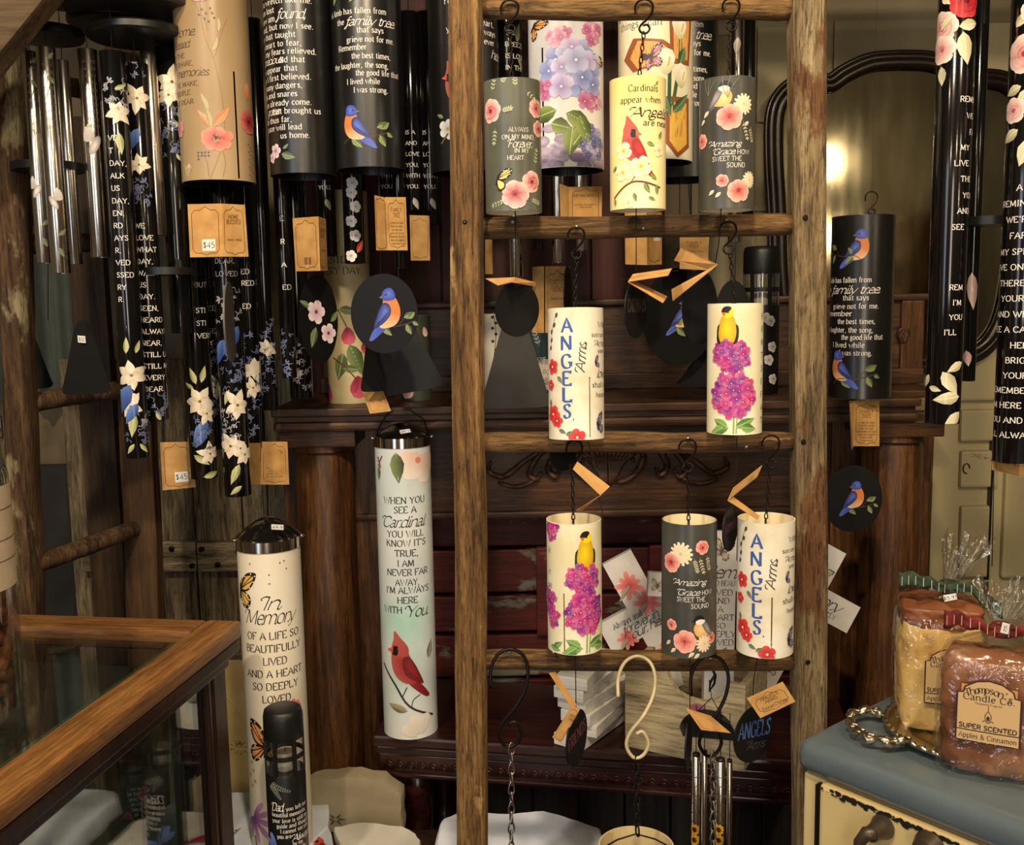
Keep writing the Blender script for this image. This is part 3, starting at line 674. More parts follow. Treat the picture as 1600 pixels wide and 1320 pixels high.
# ------------------------------------------------------------------ barn-wood door on the left
def plank_px(a, b, y0, y1, Y, t, mat, parent, name='plank', bev=.003):
    p, q = W(a, y1, Y), W(b, y0, Y); o = parent.location
    # upright board: x range taken at mid height
    c = W((a + b) / 2, (y0 + y1) / 2, Y); s = mpp(c)
    return B().box((c.x - o[0], Y + t / 2 - o[1], (p.z + q.z) / 2 - o[2]), ((b - a) * s, t, q.z - p.z), bev=bev).obj(name, mat, parent)
bd = thing('barn_door', 'weathered grey plank door with a cross batten behind the left chimes', 'door', (W(280, 1000, 2.2).x, 2.2, .0))
for a, b in ((118, 154), (156, 196), (198, 254), (256, 309), (311, 384), (386, 424), (426, 470)):
    plank_px(a, b, 560, 1300, 2.2, .022, M_BARN, bd)
for a, b in ((128, 206), (252, 306), (308, 430)):
    plank_px(a, b, 846, 894, 2.176, .022, M_BARNX, bd, 'batten')
o = bd.location
for a, b in (((268, 857), (300, 884)), ((315, 858), (372, 862)), ((372, 862), (340, 882))):
    for q in (a, b):
        p = W(q[0], q[1], 2.172); B().lathe([(.006, 0), (.006, .004)], 10, T(p.x - o[0], p.y - o[1] + .002, p.z - o[2], rx=pi / 2)).obj('nail', M_BLKMET, bd)
p, q = W(160, 895, 2.18), W(215, 985, 2.18)
B().box(((p.x + q.x) / 2 - o[0], 2.187 - o[1], (p.z + q.z) / 2 - o[2]), (.05, .02, .2), M=None).obj('brace', M_BARN, bd)
# grey curtain, dark post, lower panel at the far left
cb = B(); pts = []
x0, x1 = W(-60, 500, 2.28).x, W(118, 500, 2.28).x
for i in range(61):
    u = i / 60; x = x0 + (x1 - x0) * u; pts.append((x, 2.27 + .018 * math.sin(u * 26) + .008 * math.sin(u * 61 + 1)))
z0, z1 = W(60, 625, 2.28).z, W(60, 330, 2.28).z
V = [(x, y, z) for z in (z0, z1) for x, y in pts] + [(x, y + .004, z) for z in (z0, z1) for x, y in pts]
n = len(pts); cb.add(V, [(i, i + 1, n + i + 1, n + i) for i in range(n - 1)] + [(2 * n + i, 3 * n + i, 3 * n + i + 1, 2 * n + i + 1) for i in range(n - 1)], True)
cb.obj('curtain', plain('grey_green_cloth', (78, 86, 78), .9), None, 'grey-green cloth curtain hanging behind the left chimes', 'curtain')
p = W(146, 520, 2.16)
B().box((p.x, 2.16, .95), (.075, .03, 1.9), bev=.004).obj('wooden_post', wood('post_brown', (30, 20, 12), (62, 44, 27), (84, 62, 40), 'Z', 20, .7), None, 'plain brown wooden post between curtain and barn door', 'post')
p = W(75, 800, 2.27)
t = thing('dark_panel', 'dark grey panelled board low behind the left ladder', 'panel', (p.x - .03, 2.28, .5))
M_DKP = plain('dark_grey_board', (40, 36, 32), .7)
B().box((0, 0, .32), (.36, .02, .64)).obj('board', M_DKP, t)
for z in (.16, .2): B().box((0, -.014, z), (.36, .012, .014)).obj('moulding', M_DKP, t)

# ------------------------------------------------------------------ ladders
M_LADL = wood('ladder_golden', (64, 44, 24), (128, 94, 54), (176, 140, 88), 'Z', 30, .66, .9, patch=(196, 160, 96), patch_at=.64, crack=.75)
M_LADR = wood('ladder_weathered', (70, 54, 36), (138, 116, 82), (180, 162, 126), 'Z', 30, .75, 1.0, patch=(112, 76, 46), patch_at=.58, crack=.8)
M_RUNG = wood('ladder_rung', (58, 40, 22), (112, 82, 46), (166, 130, 80), 'X', 26, .62, .9, patch=(84, 60, 36), patch_at=.56, crack=.75)
M_NAIL = plain('nail_head', (210, 206, 196), .3, .8)
def rail(path, wd, dp, mat, parent, name='rail', wob=.0016, seed=2):
    """rough squared pole along the path, corners chamfered"""
    q = random.Random(seed); V = []; Fc = []; n = 26; c = .3
    prof = [(-1, -1 + c), (-1 + c, -1), (1 - c, -1), (1, -1 + c), (1, 1 - c), (1 - c, 1), (-1 + c, 1), (-1, 1 - c)]
    a, b = Vector(path[0]), Vector(path[1]); d = (b - a).normalized(); sx = Vector((1, 0, 0)); sx = (sx - d * sx.dot(d)).normalized(); sy = d.cross(sx)
    if sy.y < 0: sy = -sy
    for i in range(n):
        ctr = a.lerp(b, i / (n - 1)) + Vector((noise.noise((i * .35, seed, 0)) * wob * 2, 0, 0))
        for k, (u, v) in enumerate(prof):
            j = 1 + noise.noise((i * .5, k * 3.1, seed)) * .06
            V.append(ctr + sx * u * wd / 2 * j + sy * v * dp / 2 * j)
    for i in range(n - 1):
        for k in range(8): k2 = (k + 1) % 8; Fc.append((i * 8 + k, i * 8 + k2, i * 8 + 8 + k2, i * 8 + 8 + k))
    Fc.append(list(range(8))); Fc.append([(n - 1) * 8 + k for k in range(8)])
    return B().add(V, Fc).obj(name, mat, parent, auto=40)
def rung(a, b, r, mat, parent, seed=1):
    a, b = Vector(a), Vector(b); n = 18; P = []; rr = []
    for i in range(n):
        u = i / (n - 1); P.append(a.lerp(b, u) + Vector((0, 0, noise.noise((u * 4, seed * 7.3, 1)) * .0025)))
        e = min(u, 1 - u) * 16; rr.append(r * (.82 + .18 * min(1, e)) * (1 + .07 * noise.noise((u * 7, seed, 2))))
    return B().sweep(P, rr, 14).obj('rung', mat, parent)
LY = 1.36
ladder = thing('display_ladder', 'weathered wooden ladder standing upright in front, holding the hanging cylinders', 'ladder', (0, 0, 0))
lt, lb = W(727, 0, LY), W(739, 1320, LY); rt, rb = W(1260, 0, LY), W(1264, 1200, LY)
def ext(a, b, z): return a + (b - a) * ((z - a.z) / (b.z - a.z))
rail((ext(lt, lb, .0), ext(lt, lb, 2.25)), .044, .05, M_LADL, ladder, seed=2)
rail((ext(rt, rb, .0), ext(rt, rb, 2.25)), .043, .045, M_LADR, ladder, seed=5)
for i, (ya, yb, r) in enumerate(((12, 13, .0155), (357, 350, .0150), (691, 690, .0150), (1031, 1032, .0150))):
    rung(W(742, ya, LY + .004), W(1248, yb, LY + .004), r, M_RUNG, ladder, seed=i + 1)
rung(W(745, 1375, LY), W(1250, 1376, LY), .015, M_RUNG, ladder, 9); rung(W(738, -325, LY), W(1246, -325, LY), .015, M_RUNG, ladder, 8)
nail = B().lathe([(.0001, -.0025), (.0022, -.0015), (.0026, 0), (.0012, .0005), (.0008, .010)], 10).obj('nail', M_NAIL, ladder)
nail.rotation_euler = (-pi / 2, 0, 0); nl = [(801, 347), (901, 354), (1005, 356), (1136, 344), (1075, 685), (796, 1018), (865, 1019), (1110, 1028), (1166, 698), (1239, 862)]
for i, (x, y) in enumerate(nl):
    p = W(x, y, LY - .013); c = nail if i == 0 else copy_obj(nail, ladder); c.location = p; c.rotation_euler = (-pi / 2, 0, 0)
for x, y in ((726, 347), (733, 692), (1258, 340), (1255, 690), (737, 1030), (1262, 1034)):
    p = W(x, y, LY - .0235); B().lathe([(.0024, 0), (.0036, .0012), (.0018, .0016), (.0001, .0008)], 12, T(p.x, p.y, p.z, rx=pi / 2)).obj('screw', M_BLKMET, ladder)

M_LL = wood('left_ladder_rail', (44, 30, 18), (90, 64, 40), (126, 100, 66), 'Z', 24, .75, .9, patch=(150, 136, 104), patch_at=.57, crack=.7)
lad2 = thing('leaning_ladder', 'rough brown pole ladder at the left edge, seen at an angle', 'ladder', (0, 0, 0))
a, b = W(16, 150, 1.66), W(44, 960, 1.66); a2, b2 = W(218, 700, 1.88), W(228, 985, 1.88)
rail((ext(a, b, .3), ext(a, b, 2.19)), .042, .05, M_LL, lad2, seed=11)
rail((ext(a2, b2, .3), ext(a2, b2, 2.19)), .062, .045, wood('left_ladder_far_rail', (44, 29, 17), (76, 52, 30), (100, 72, 44), 'Z', 18, .75, .6, patch=(130, 108, 70), patch_at=.66), lad2, seed=13)
for i, (p0, p1) in enumerate((((45, 886), (222, 822)), ((28, 632), (215, 605)), ((12, 383), (210, 378)), ((0, 120), (205, 150)))):
    rung(W(*p0, 1.66), W(*p1, 1.88), .0165, M_LL, lad2, seed=20 + i)
# sloping timber in the top left corner
p, q = W(-25, 122, 1.5), W(150, -95, 1.5); d = (q - p); L = d.length
B().box((0, 0, 0), (L + .25, .05, .085), T(*((p + q) / 2 + Vector((-.028, 0, .02))), ry=-math.atan2(d.z, d.x)), bev=.006).obj(
    'sloping_timber', wood('timber_tan', (48, 36, 22), (92, 72, 46), (116, 94, 64), 'X', 14, .7, .4), None, 'thick sloping brown timber in the top left corner', 'timber')

# ------------------------------------------------------------------ mantel with columns
SH = 1.30
mx0, mx1 = -.465, .79; mc = (mx0 + mx1) / 2
man = thing('fireplace_mantel', 'dark oak fireplace mantel with round columns and a carved frieze', 'mantel', (mc, 2.1, 0))
hw = (mx1 - mx0) / 2
def mbox(name, x0, x1, y0, y1, z0, z1, mat=M_OAK, bev=.003, parent=man):
    return B().box(((x0 + x1) / 2 - mc, (y0 + y1) / 2 - 2.1, (z0 + z1) / 2), (x1 - x0, y1 - y0, z1 - z0), bev=bev).obj(name, mat, parent)
mbox('shelf', mx0, mx1, 1.90, 2.26, SH - .016, SH)
mbox('shelf_moulding', mx0 + .006, mx1 - .006, 1.912, 2.26, SH - .028, SH - .016, bev=.002)
mbox('shelf_moulding', mx0 + .002, mx1 - .002, 1.905, 2.26, SH - .046, SH - .028, bev=.006)
mbox('frieze', mx0 + .05, mx1 - .05, 2.06, 2.09, 1.055, SH - .046)
mbox('frieze_bead', mx0 + .08, mx1 - .08, 2.045, 2.07, 1.045, 1.06, bev=.005)
mbox('backboard', mx0 + .04, mx1 + .135, 2.225, 2.255, SH, 1.485)
mbox('backboard_cap', mx0 + .03, mx1 + .145, 2.21, 2.26, 1.485, 1.50, bev=.005)
mbox('shelf_return', mx1 - .02, mx1 + .12, 2.06, 2.26, SH - .016, SH - .0005)
for x in (mx0 + .045, .10, mx1 - .06, mx1 + .08):
    mbox('backboard_stile', x, x + .05, 2.212, 2.23, SH, 1.485, M_OAKZ)
mbox('backboard_foot', mx0 + .04, mx1 + .13, 2.205, 2.23, SH, SH + .035)
for cx in (W(515, 900, 1.99).x, W(1388, 850, 1.99).x):
    c = B().lathe([(.066, .09), (.066, .13), (.058, .15), (.059, .16), (.059, 1.19), (.055, 1.205), (.064, 1.21), (.064, 1.225), (.056, 1.23)], 40, T(cx - mc, 1.985 - 2.1, 0)).obj('column', M_OAKZ, man, auto=35)
    mbox('capital', cx - .075, cx + .075, 1.915, 2.051, 1.222, SH - .046)
    mbox('plinth', cx - .075, cx + .075, 1.915, 2.051, 0, .09)
    mbox('pilaster', cx - .10, cx + .13 if cx < 0 else cx + .11, 2.052, 2.10, 0, SH - .046, M_OAKZ)
# carved scrolls on the frieze
cx, cz = W(950, 722, 2.05).x - mc, W(950, 722, 2.05).z
cv = B()
for s in (-1, 1):
    def sc(pts, r): cv.sweep([(cx + s * x, -.046 - .004 * math.sin(i), cz + z) for i, (x, z) in enumerate(smooth_pts(pts, 5))], [r * 1.35 * (.4 + .6 * math.sin(pi * min(1, .15 + k / (len(pts) * 5.)))) for k in range((len(pts) - 1) * 5 + 1)], 6)
    sc([(.02, -.045), (.055, -.03), (.075, .01), (.06, .03), (.045, .015), (.055, .0)], .006)
    sc([(.06, .035), (.10, .03), (.125, -.01), (.11, -.03), (.10, -.015)], .0055)
    sc([(.10, .035), (.14, .02), (.165, -.02), (.15, -.035), (.14, -.02)], .005)
    sc([(.13, .035), (.18, .0), (.22, -.028), (.25, -.015), (.245, .005)], .005)
    sc([(.15, -.035), (.19, -.05), (.23, -.04)], .004)
    for k in range(6): sc([(.004, -.05), (.004 + .006 * k, .0), (.004 + .011 * k, .04 - .004 * k)], .0042)
cv.obj('carved_scroll', M_OAK, man)
p = W(1410, 525, 2.22); cv = B()
for s in (-1, 1): cv.sweep([(p.x - mc + s * .012 * math.cos(t * .8) * (1 - t * .06), p.y - 2.1 - .006, p.z + .022 * math.sin(t * .8) * (1 - t * .06)) for t in range(10)], .004, 6)
cv.obj('carved_rosette', M_OAK, man)

# red chipped boards closing the fireplace
M_CHIP = wood('red_chipped_paint', (50, 13, 10), (78, 22, 16), (94, 32, 24), 'X', 9, .55, .3, patch=(116, 112, 100), patch_at=.555, crack=.4)
rp = thing('red_board_panel', 'chipped dark red painted boards closing the fireplace under the mantel', 'boards', (.19, 2.16, 0))
for z0, z1 in ((.96, 1.06), (.855, .955), (.765, .85), (.66, .76), (.46, .655)):
    B().box((0, 0, (z0 + z1) / 2), (.93, .03, z1 - z0 - .004), bev=.004).obj('plank', M_CHIP, rp)
for x in (-.12, .13): B().box((x, -.022, .86), (.045, .016, .2), bev=.003).obj('stile', M_CHIP, rp)
M_CHIP2 = wood('grey_chipped_paint', (20, 14, 12), (44, 40, 36), (64, 62, 56), 'Z', 9, .7, .3, patch=(66, 22, 16), patch_at=.58)
for i in range(9): B().box((-.42 + i * .105, .0, .23), (.101, .03, .45), bev=.003).obj('lower_plank', M_CHIP2, rp)

# ------------------------------------------------------------------ curvy mirror
mir = thing('dresser_mirror', 'large dark-framed mirror with a scalloped arched top behind the bluebird cylinder', 'mirror', (W(1404, 340, 2.27).x, 2.285, W(1404, 340, 2.27).z))
s = mpp((0, 2.27, 1.5))
half = [(0, 108), (45, 111), (82, 126), (106, 141), (132, 138), (165, 146), (186, 176), (188, 240), (182, 330), (178, 420), (168, 490), (145, 535), (105, 556), (50, 563), (0, 564)]
right = smooth_pts([(x, y) for x, y in half], 5)
loop = right + [(-x, y) for x, y in right[-2:0:-1]]
pth = [(x * s, 0, (340 - y) * s) for x, y in loop]
fr = B()
def frame_ring(off, r):
    c = []
    for i in range(len(pth)):
        a, b = Vector(pth[i - 1]), Vector(pth[(i + 1) % len(pth)]); t = (b - a).normalized(); nrm = Vector((t.z, 0, -t.x))
        c.append(Vector(pth[i]) - nrm * off + Vector((0, -r * .7, 0)))
    fr.sweep(c, r, 10, True)
frame_ring(.0, .013); frame_ring(.014, .010); frame_ring(.024, .006)
fr.obj('frame', plain('mirror_frame_black', (30, 20, 14), .28), mir)
M_MIR, nt, b = newmat('tarnished_mirror')
b.inputs['Metallic'].default_value = 1
tc = N(nt, 'ShaderNodeTexCoord'); mp_ = N(nt, 'ShaderNodeMapping'); mp_.inputs['Scale'].default_value = (1, 1, .2)
nz = N(nt, 'ShaderNodeTexNoise'); nz.inputs['Scale'].default_value = 30; nz.inputs['Detail'].default_value = 6
cr = N(nt, 'ShaderNodeValToRGB'); cr.color_ramp.elements[0].color = (*lin((132, 124, 98)), 1); cr.color_ramp.elements[1].color = (*lin((190, 180, 148)), 1)
nt.links.new(tc.outputs['Object'], mp_.inputs['Vector']); nt.links.new(mp_.outputs['Vector'], nz.inputs['Vector']); nt.links.new(nz.outputs['Fac'], cr.inputs['Fac'])
nt.links.new(cr.outputs['Color'], b.inputs['Base Color'])
rr = N(nt, 'ShaderNodeMapRange'); rr.inputs[3].default_value = .03; rr.inputs[4].default_value = .16; nt.links.new(nz.outputs['Fac'], rr.inputs[0]); nt.links.new(rr.outputs[0], b.inputs['Roughness'])
B().prism([(x * s, (340 - y) * s) for x, y in loop], .006).obj('mirror_glass', M_MIR, mir)

# ------------------------------------------------------------------ mahogany side table
TZ = .675
A = G(580, 1148, TZ); Bq = G(1240, 1190, TZ); e = (Bq - A).normalized(); ang = math.atan2(e.y, e.x); TL = (Bq - A).length + .12; TD = .30
tab = thing('side_table', 'dark mahogany side table with carved edge and turned legs behind the ladder', 'table', (A.x, A.y, 0), ang)
B().box((TL / 2, TD / 2, TZ - .012), (TL, TD, .024), bev=.006).obj('tabletop', M_MAHOG, tab)
B().box((TL / 2, TD / 2, TZ - .032), (TL - .012, TD - .012, .016), bev=.003).obj('moulding', M_MAHOG, tab)
B().box((TL / 2, TD / 2, TZ - .058), (TL - .02, TD - .02, .036), bev=.003).obj('apron', M_MAHOG, tab)
B().box((TL / 2, TD / 2, TZ - .080), (TL - .008, TD - .008, .010), bev=.003).obj('moulding', M_MAHOG, tab)
cv = B()
for i in range(int((TL - .04) / .022)):
    x = .03 + i * .022
    for rr_ in (.009, .0045): cv.sweep([(x + rr_ * math.cos(pi * k / 6), .0085, TZ - .068 + rr_ * 1.5 * math.sin(pi * k / 6)) for k in range(7)], .0015, 5)
cv.obj('carved_edge', M_MAHOG, tab, kind='stuff')
lg = [(.018, 0), (.022, .03), (.012, .05), (.014, .20), (.026, .36), (.024, .40), (.015, .42), (.022, .435), (.015, .45), (.024, .47), (.026, .50), (.020, .525), (.028, .54), (.028, .60)]
for i, (x, y) in enumerate(((.075, .05), (TL - .07, .05), (.075, TD - .05), (TL - .07, TD - .05))):
    B().lathe(lg, 24, T(x, y, 0)).obj('leg', M_MAHOG, tab)

# ------------------------------------------------------------------ low bench carrying the stones
BZ = .50
for lab, x0, x1, y0, y1 in (('low dark wooden bench under the Dad lantern and stones', -.425, .18, 1.41, 1.79), ('low dark wooden bench behind the display case', -.72, -.435, 1.60, 1.84)):
    bn = thing('low_bench', lab, 'bench', ((x0 + x1) / 2, (y0 + y1) / 2, 0)); w_, d_ = x1 - x0, y1 - y0
    B().box((0, 0, BZ - .02), (w_, d_, .04), bev=.004).obj('seat_board', M_DARKW, bn)
    for x in (-w_ / 2 + .04, w_ / 2 - .04):
        for y in (-d_ / 2 + .04, d_ / 2 - .04): B().box((x, y, (BZ - .04) / 2), (.05, .05, BZ - .04)).obj('leg', M_DARKW, bn)
# ------------------------------------------------------------------ hanging printed cylinders: builders
M_CORD = plain('black_cord', (22, 19, 17), .8)
M_KRAFT = mottled('kraft_card', [(.3, (176, 130, 70)), (.7, (206, 160, 96))], 40, .75)
M_STICK = plain('price_sticker', (232, 230, 222), .5)
M_SAIL = plain('black_sail', (17, 16, 17), .5, 0, .25)
M_SAILG = plain('charcoal_sail', (50, 46, 43), .6)
M_CREAMIN = plain('cream_enamel', (240, 226, 186), .4)
INK = C(34, 28, 24); WHT = C(238, 232, 222)
def local(t, p):
    return (Matrix.Translation(t.location) @ t.rotation_euler.to_matrix().to_4x4()).inverted() @ Vector(p)
class Cyl:
    """open printed tube; its print is placed by the photo's rows and columns"""
    def __init__(s, name, label, cat, cxt, yt, cxb, yb, wpx, Y, mat, inside=None, slot=None, group=None, part='tube', wall=.0014, rim=None, tilt=0, closed=False):
        a, b = W(cxt, yt, Y), W(cxb, yb, Y); s.X = (a.x + b.x) / 2 if yt > -20 else b.x
        s.zt, s.zb, s.Y = a.z, b.z, Y; s.yt, s.yb, s.cxt, s.cxb = yt, yb, cxt, cxb
        s.rp = wpx / 2; s.R = s.rp * mpp((a + b) / 2) ; s.H = s.zt - s.zb
        s.t = thing(name, label, cat, (s.X, Y, s.zb), face_cam((s.X, Y)), group)
        if tilt: s.t.rotation_euler = (tilt, 0, s.t.rotation_euler.z)
        seg = 120; bm = B(); R, H = s.R, s.H
        th = lambda k: 2 * pi * k / seg
        zs = [0, H]; sk = None
        if slot:
            ang = math.asin(max(-.98, min(.98, (slot[0] - s.cx((slot[1] + slot[2]) / 2)) / s.rp)))
            sk = round(ang / (2 * pi / seg)) % seg; z0, z1 = s.z(min(slot[2], yb - 3)), s.z(slot[1]); zs = [0, z0, z1, H]
        for r, inn in ((R, 0), (R - wall, 1)):
            V = []; Fc = []
            for z in zs: V += [(r * math.sin(th(k)), -r * math.cos(th(k)), z) for k in range(seg)]
            for i in range(len(zs) - 1):
                for k in range(seg):
                    if sk is not None and i == 1 and k == sk: continue
                    k2 = (k + 1) % seg; q = (i * seg + k, i * seg + k2, (i + 1) * seg + k2, (i + 1) * seg + k)
                    Fc.append(q if not inn else q[::-1])
            if inn:
                bi = B().add(V, Fc, True)
                bi.obj('lining', inside or M_CREAMIN, s.t, recalc=False)
            else: bm.add(V, Fc, True)
        for z in (0, H):
            V = [(rr * math.sin(th(k)), -rr * math.cos(th(k)), z) for rr in (R, R - wall) for k in range(seg)]
            bm.add(V, [(k, (k + 1) % seg, seg + (k + 1) % seg, seg + k) if z else (k, seg + k, seg + (k + 1) % seg, (k + 1) % seg) for k in range(seg)])
        bm.obj(part, mat, s.t, recalc=False)
        if closed: B().lathe([(.0001, H + .0008), (R, H + .0008), (R, H - .001), (.0001, H - .001)], 48).obj('cap', mat, s.t)
        s.p = Print(lambda u, v, o: ((R + o) * math.sin(u / s.rp), -(R + o) * math.cos(u / s.rp), s.z(max(yt + 1, min(yb - 1, v)))), split=max(2.5, s.rp * .07))
    def z(s, y): return (s.yb - y) / (s.yb - s.yt) * s.H
    def cx(s, y): return s.cxt + (s.cxb - s.cxt) * (y - s.yt) / (s.yb - s.yt)
    def x(s, px, y): return s.rp * math.asin(max(-1.0, min(1.0, (px - s.cx(y)) / s.rp)))
    def txt(s, t, x0, x1, y, h, col, style='serif', weight=1.0, **k):
        a = s.x(x0, y) if x0 is not None else None; b = s.x(x1, y)
        if a is None: s.p.text(t, b, y, h, col, style, weight=weight, anchor='r', **k)
        else: s.p.text(t, a, y, h, col, style, x1=b, weight=weight, **k)
    def done(s, mat=None): s.p.build(s.t, mat); return s

HOOKP = [(-14, 20), (-14, 10), (-9, 2), (0, -1), (9, 2), (13, 10), (11, 20), (4, 30), (-5, 38), (-8, 45), (-3, 51), (4, 50), (8, 44), (4, 38), (-1, 39)]
def hook(t, x, y, Y0, Y1, sc=1.0, mat=None, r=.0013, flip=1, name='hook'):
    """S hook whose top touches (x,y) of the photo"""
    h = smooth_pts(HOOKP, 4); P = []
    for u, v in h:
        f = max(0, min(1, (v - 2) / 40)); P.append(local(t, W(x + u * sc * flip, y + v * sc, Y0 + (Y1 - Y0) * f)))
    return B().sweep(P, r, 8).obj(name, mat or M_BLKMET, t)
LINKS = {}
def chain(t, x0, y0, x1, y1, Y, pitch=.0075, mat=None, wire=.0008, wd=.0042):
    mat = mat or M_BLKMET; a, b = local(t, W(x0, y0, Y)), local(t, W(x1, y1, Y)); d = b - a; L = d.length
    n = max(2, int(round(L / pitch))); key = (pitch, mat.name); me = None
    q = d.to_track_quat('-Z', 'Y').to_euler()
    for i in range(n):
        c = a + d * ((i + .5) / n)
        if key not in LINKS:
            hl = pitch * .62; pts = []
            for k in range(14):
                an = 2 * pi * k / 14; pts.append((wd * .5 * math.cos(an) * (1 - .35 * math.sin(an)), 0, hl * math.sin(an)))
            o = B().sweep(pts, wire, 6, True).obj('chain_link', mat, t); LINKS[key] = o.data
        else: o = link(bpy.data.objects.new('chain_link', LINKS[key]), t)
        o.location = c; o.rotation_euler = (q.x * 0, 0, (i % 2) * pi / 2 + .4)
def cord(t, pts, Y, r=.0007, name='cord'):
    B().sweep([local(t, W(p[0], p[1], p[2] if len(p) > 2 else Y)) for p in pts], r, 6).obj(name, M_CORD, t)
def quadfn(c, w_, h_):
    """bilinear map from (0..w,0..h) onto four corners TL,TR,BR,BL"""
    c = [Vector(p) for p in c]; nrm = (c[3] - c[0]).cross(c[1] - c[0]).normalized()
    def fn(u, v, o):
        a, b = u / w_, v / h_
        return tuple(c[0].lerp(c[1], a).lerp(c[3].lerp(c[2], a), b) + nrm * o)
    return fn, nrm
def card(t, corners, lines=(), border=True, price=None, name='tag', size=(60, 80), mat=None, ink=C(70, 50, 28), front=True, barcode=False, hs=1.0):
    """card spanned by photo corners (x,y,Y) TL,TR,BR,BL, with small print"""
    c = [local(t, W(*p)) for p in corners]; fn, nrm = quadfn(c, *size); camd = local(t, CAM) - c[0]
    if nrm.dot(camd) < 0: nrm = -nrm; f0 = fn; fn = lambda u, v, o: f0(u, v, -o)
    V = [Vector(p) for p in c] + [Vector(p) - nrm * .0006 for p in c]
    o = B().add(V, [(0, 1, 2, 3), (7, 6, 5, 4), (0, 4, 5, 1), (1, 5, 6, 2), (2, 6, 7, 3), (3, 7, 4, 0)]).obj(name, mat or M_KRAFT, t)
    p = Print(fn); w_, h_ = size
    if border:
        m_ = w_ * .1; q = w_ * .09
        bp = [(m_ + q, m_ + q * .6), (w_ * .35, m_ + q * .6), (w_ * .5, m_ * .6), (w_ * .65, m_ + q * .6), (w_ - m_ - q, m_ + q * .6), (w_ - m_, m_ + q * 1.6), (w_ - m_, h_ - m_ - q), (w_ - m_ - q, h_ - m_), (w_ * .65, h_ - m_), (w_ * .5, h_ - m_ * .5), (w_ * .35, h_ - m_), (m_ + q, h_ - m_), (m_, h_ - m_ - q), (m_, m_ + q * 1.6)]
        p.stroke('border_line', bp + [bp[0]], .9, ink)
    for (s_, x, y, h, st) in lines:
        p.text(s_, x, y, h * hs, ink, st, anchor='c', part='lettering')
    if barcode:
        q = random.Random(4)
        for i in range(14): p.stroke('barcode', [(w_ * .38 + i * 1.3, h_ * .74), (w_ * .38 + i * 1.3, h_ * .88)], q.choice((.4, .8, 1.0)), ink)
    if price:
        px_, py_ = price; sw, sh = w_ * .2, h_ * .11
        p.poly('price_sticker', [(px_ - sw, py_ - sh), (px_ + sw, py_ - sh), (px_ + sw, py_ + sh), (px_ - sw, py_ + sh)], C(232, 230, 224))
        p.text('$45', px_, py_ + sh * .5, sh, INK, 'sans', anchor='c', part='price_lettering')
    p.build(o); return o
def sticker(t, corners, s_='$49.95', mat=None):
    return card(t, corners, [(s_, 30, 28, 18, 'sans')], False, None, 'price_sticker', (60, 36), M_STICK, INK)
def disc(t, cx, cy, rx, ry, Y, mat=None, yaw=None, name='sail', fl=1, pt=.0022, shape=None, lean=0):
    """thin oval sail hanging at (cx,cy), turned so that it shows rx wide; returns a Print in photo pixels from its middle"""
    c = W(cx, cy, Y); s_ = mpp(c); r = ry * s_; ya = (math.acos(max(.05, min(1, rx / ry))) if yaw is None else yaw) * fl
    full = ry if yaw is None else rx / max(.05, math.cos(ya))
    M_ = Matrix.Translation(local(t, c)) @ Matrix.Rotation(-t.rotation_euler.z + face_cam(c) + ya, 4, 'Z') @ Matrix.Rotation(lean, 4, 'Y')
    poly = shape or [(full * math.cos(2 * pi * k / 48), ry * math.sin(2 * pi * k / 48)) for k in range(48)]
    b_ = B().prism([(u * s_, v * s_) for u, v in poly], pt, M_)
    o = b_.obj(name, mat or M_SAIL, t)
    p = Print(lambda u, v, off: tuple(M_ @ Vector((u * s_, -off, -v * s_))))
    p.host = o; return p
def bellshape(w_, h_):
    """rounded bell outline, px units, centred"""
    half = [(0, .5), (.09, .47), (.17, .36), (.27, .12), (.36, -.12), (.45, -.34), (.49, -.43), (.44, -.485), (.25, -.5), (0, -.5)]
    pts = smooth_pts([(x * w_, z * h_) for x, z in half], 3)
    return pts + [(-x, z) for x, z in pts[-2:0:-1]]
def tagtext(a, b, *body):
    L = [(a, 30, 22, 6, 'serif'), (b, 30, 30, 6, 'serif')]
    for i, s_ in enumerate(body): L.append((s_, 30, 40 + i * 5.2, 3.4, 'serif'))
    return L

# finishes
M_SAT = plain('satin_black', (19, 18, 18), .30, .0, .85, .04)
M_SLATE = mottled('slate_green_enamel', [(.3, (78, 80, 70)), (.7, (100, 102, 90))], 14, .3, spec=.6)
M_SLATE2 = mottled('dark_slate_enamel', [(.3, (56, 56, 52)), (.7, (80, 80, 74))], 14, .32, spec=.6)
M_YEL = mottled('pale_yellow_print', [(.25, (236, 214, 120)), (.5, (246, 232, 170)), (.75, (248, 240, 205))], 9, .35)
M_PARCH = mottled('parchment_print', [(.3, (214, 202, 172)), (.5, (234, 226, 204)), (.7, (242, 238, 224))], 16, .35)
M_PARCH2 = mottled('cream_paper_print', [(.3, (226, 214, 172)), (.55, (240, 232, 200)), (.75, (244, 240, 220))], 10, .35)
M_TAN = mottled('tan_print', [(.3, (158, 132, 96)), (.7, (180, 154, 118))], 5, .33)
M_SKYC = mottled('misty_print', [(.3, (170, 176, 184)), (.5, (222, 220, 220)), (.7, (240, 236, 226))], 7, .35, stretch=(1, 1, .5))
M_IVORY = mottled('ivory_print', [(.3, (240, 228, 204)), (.7, (250, 242, 226))], 8, .38)

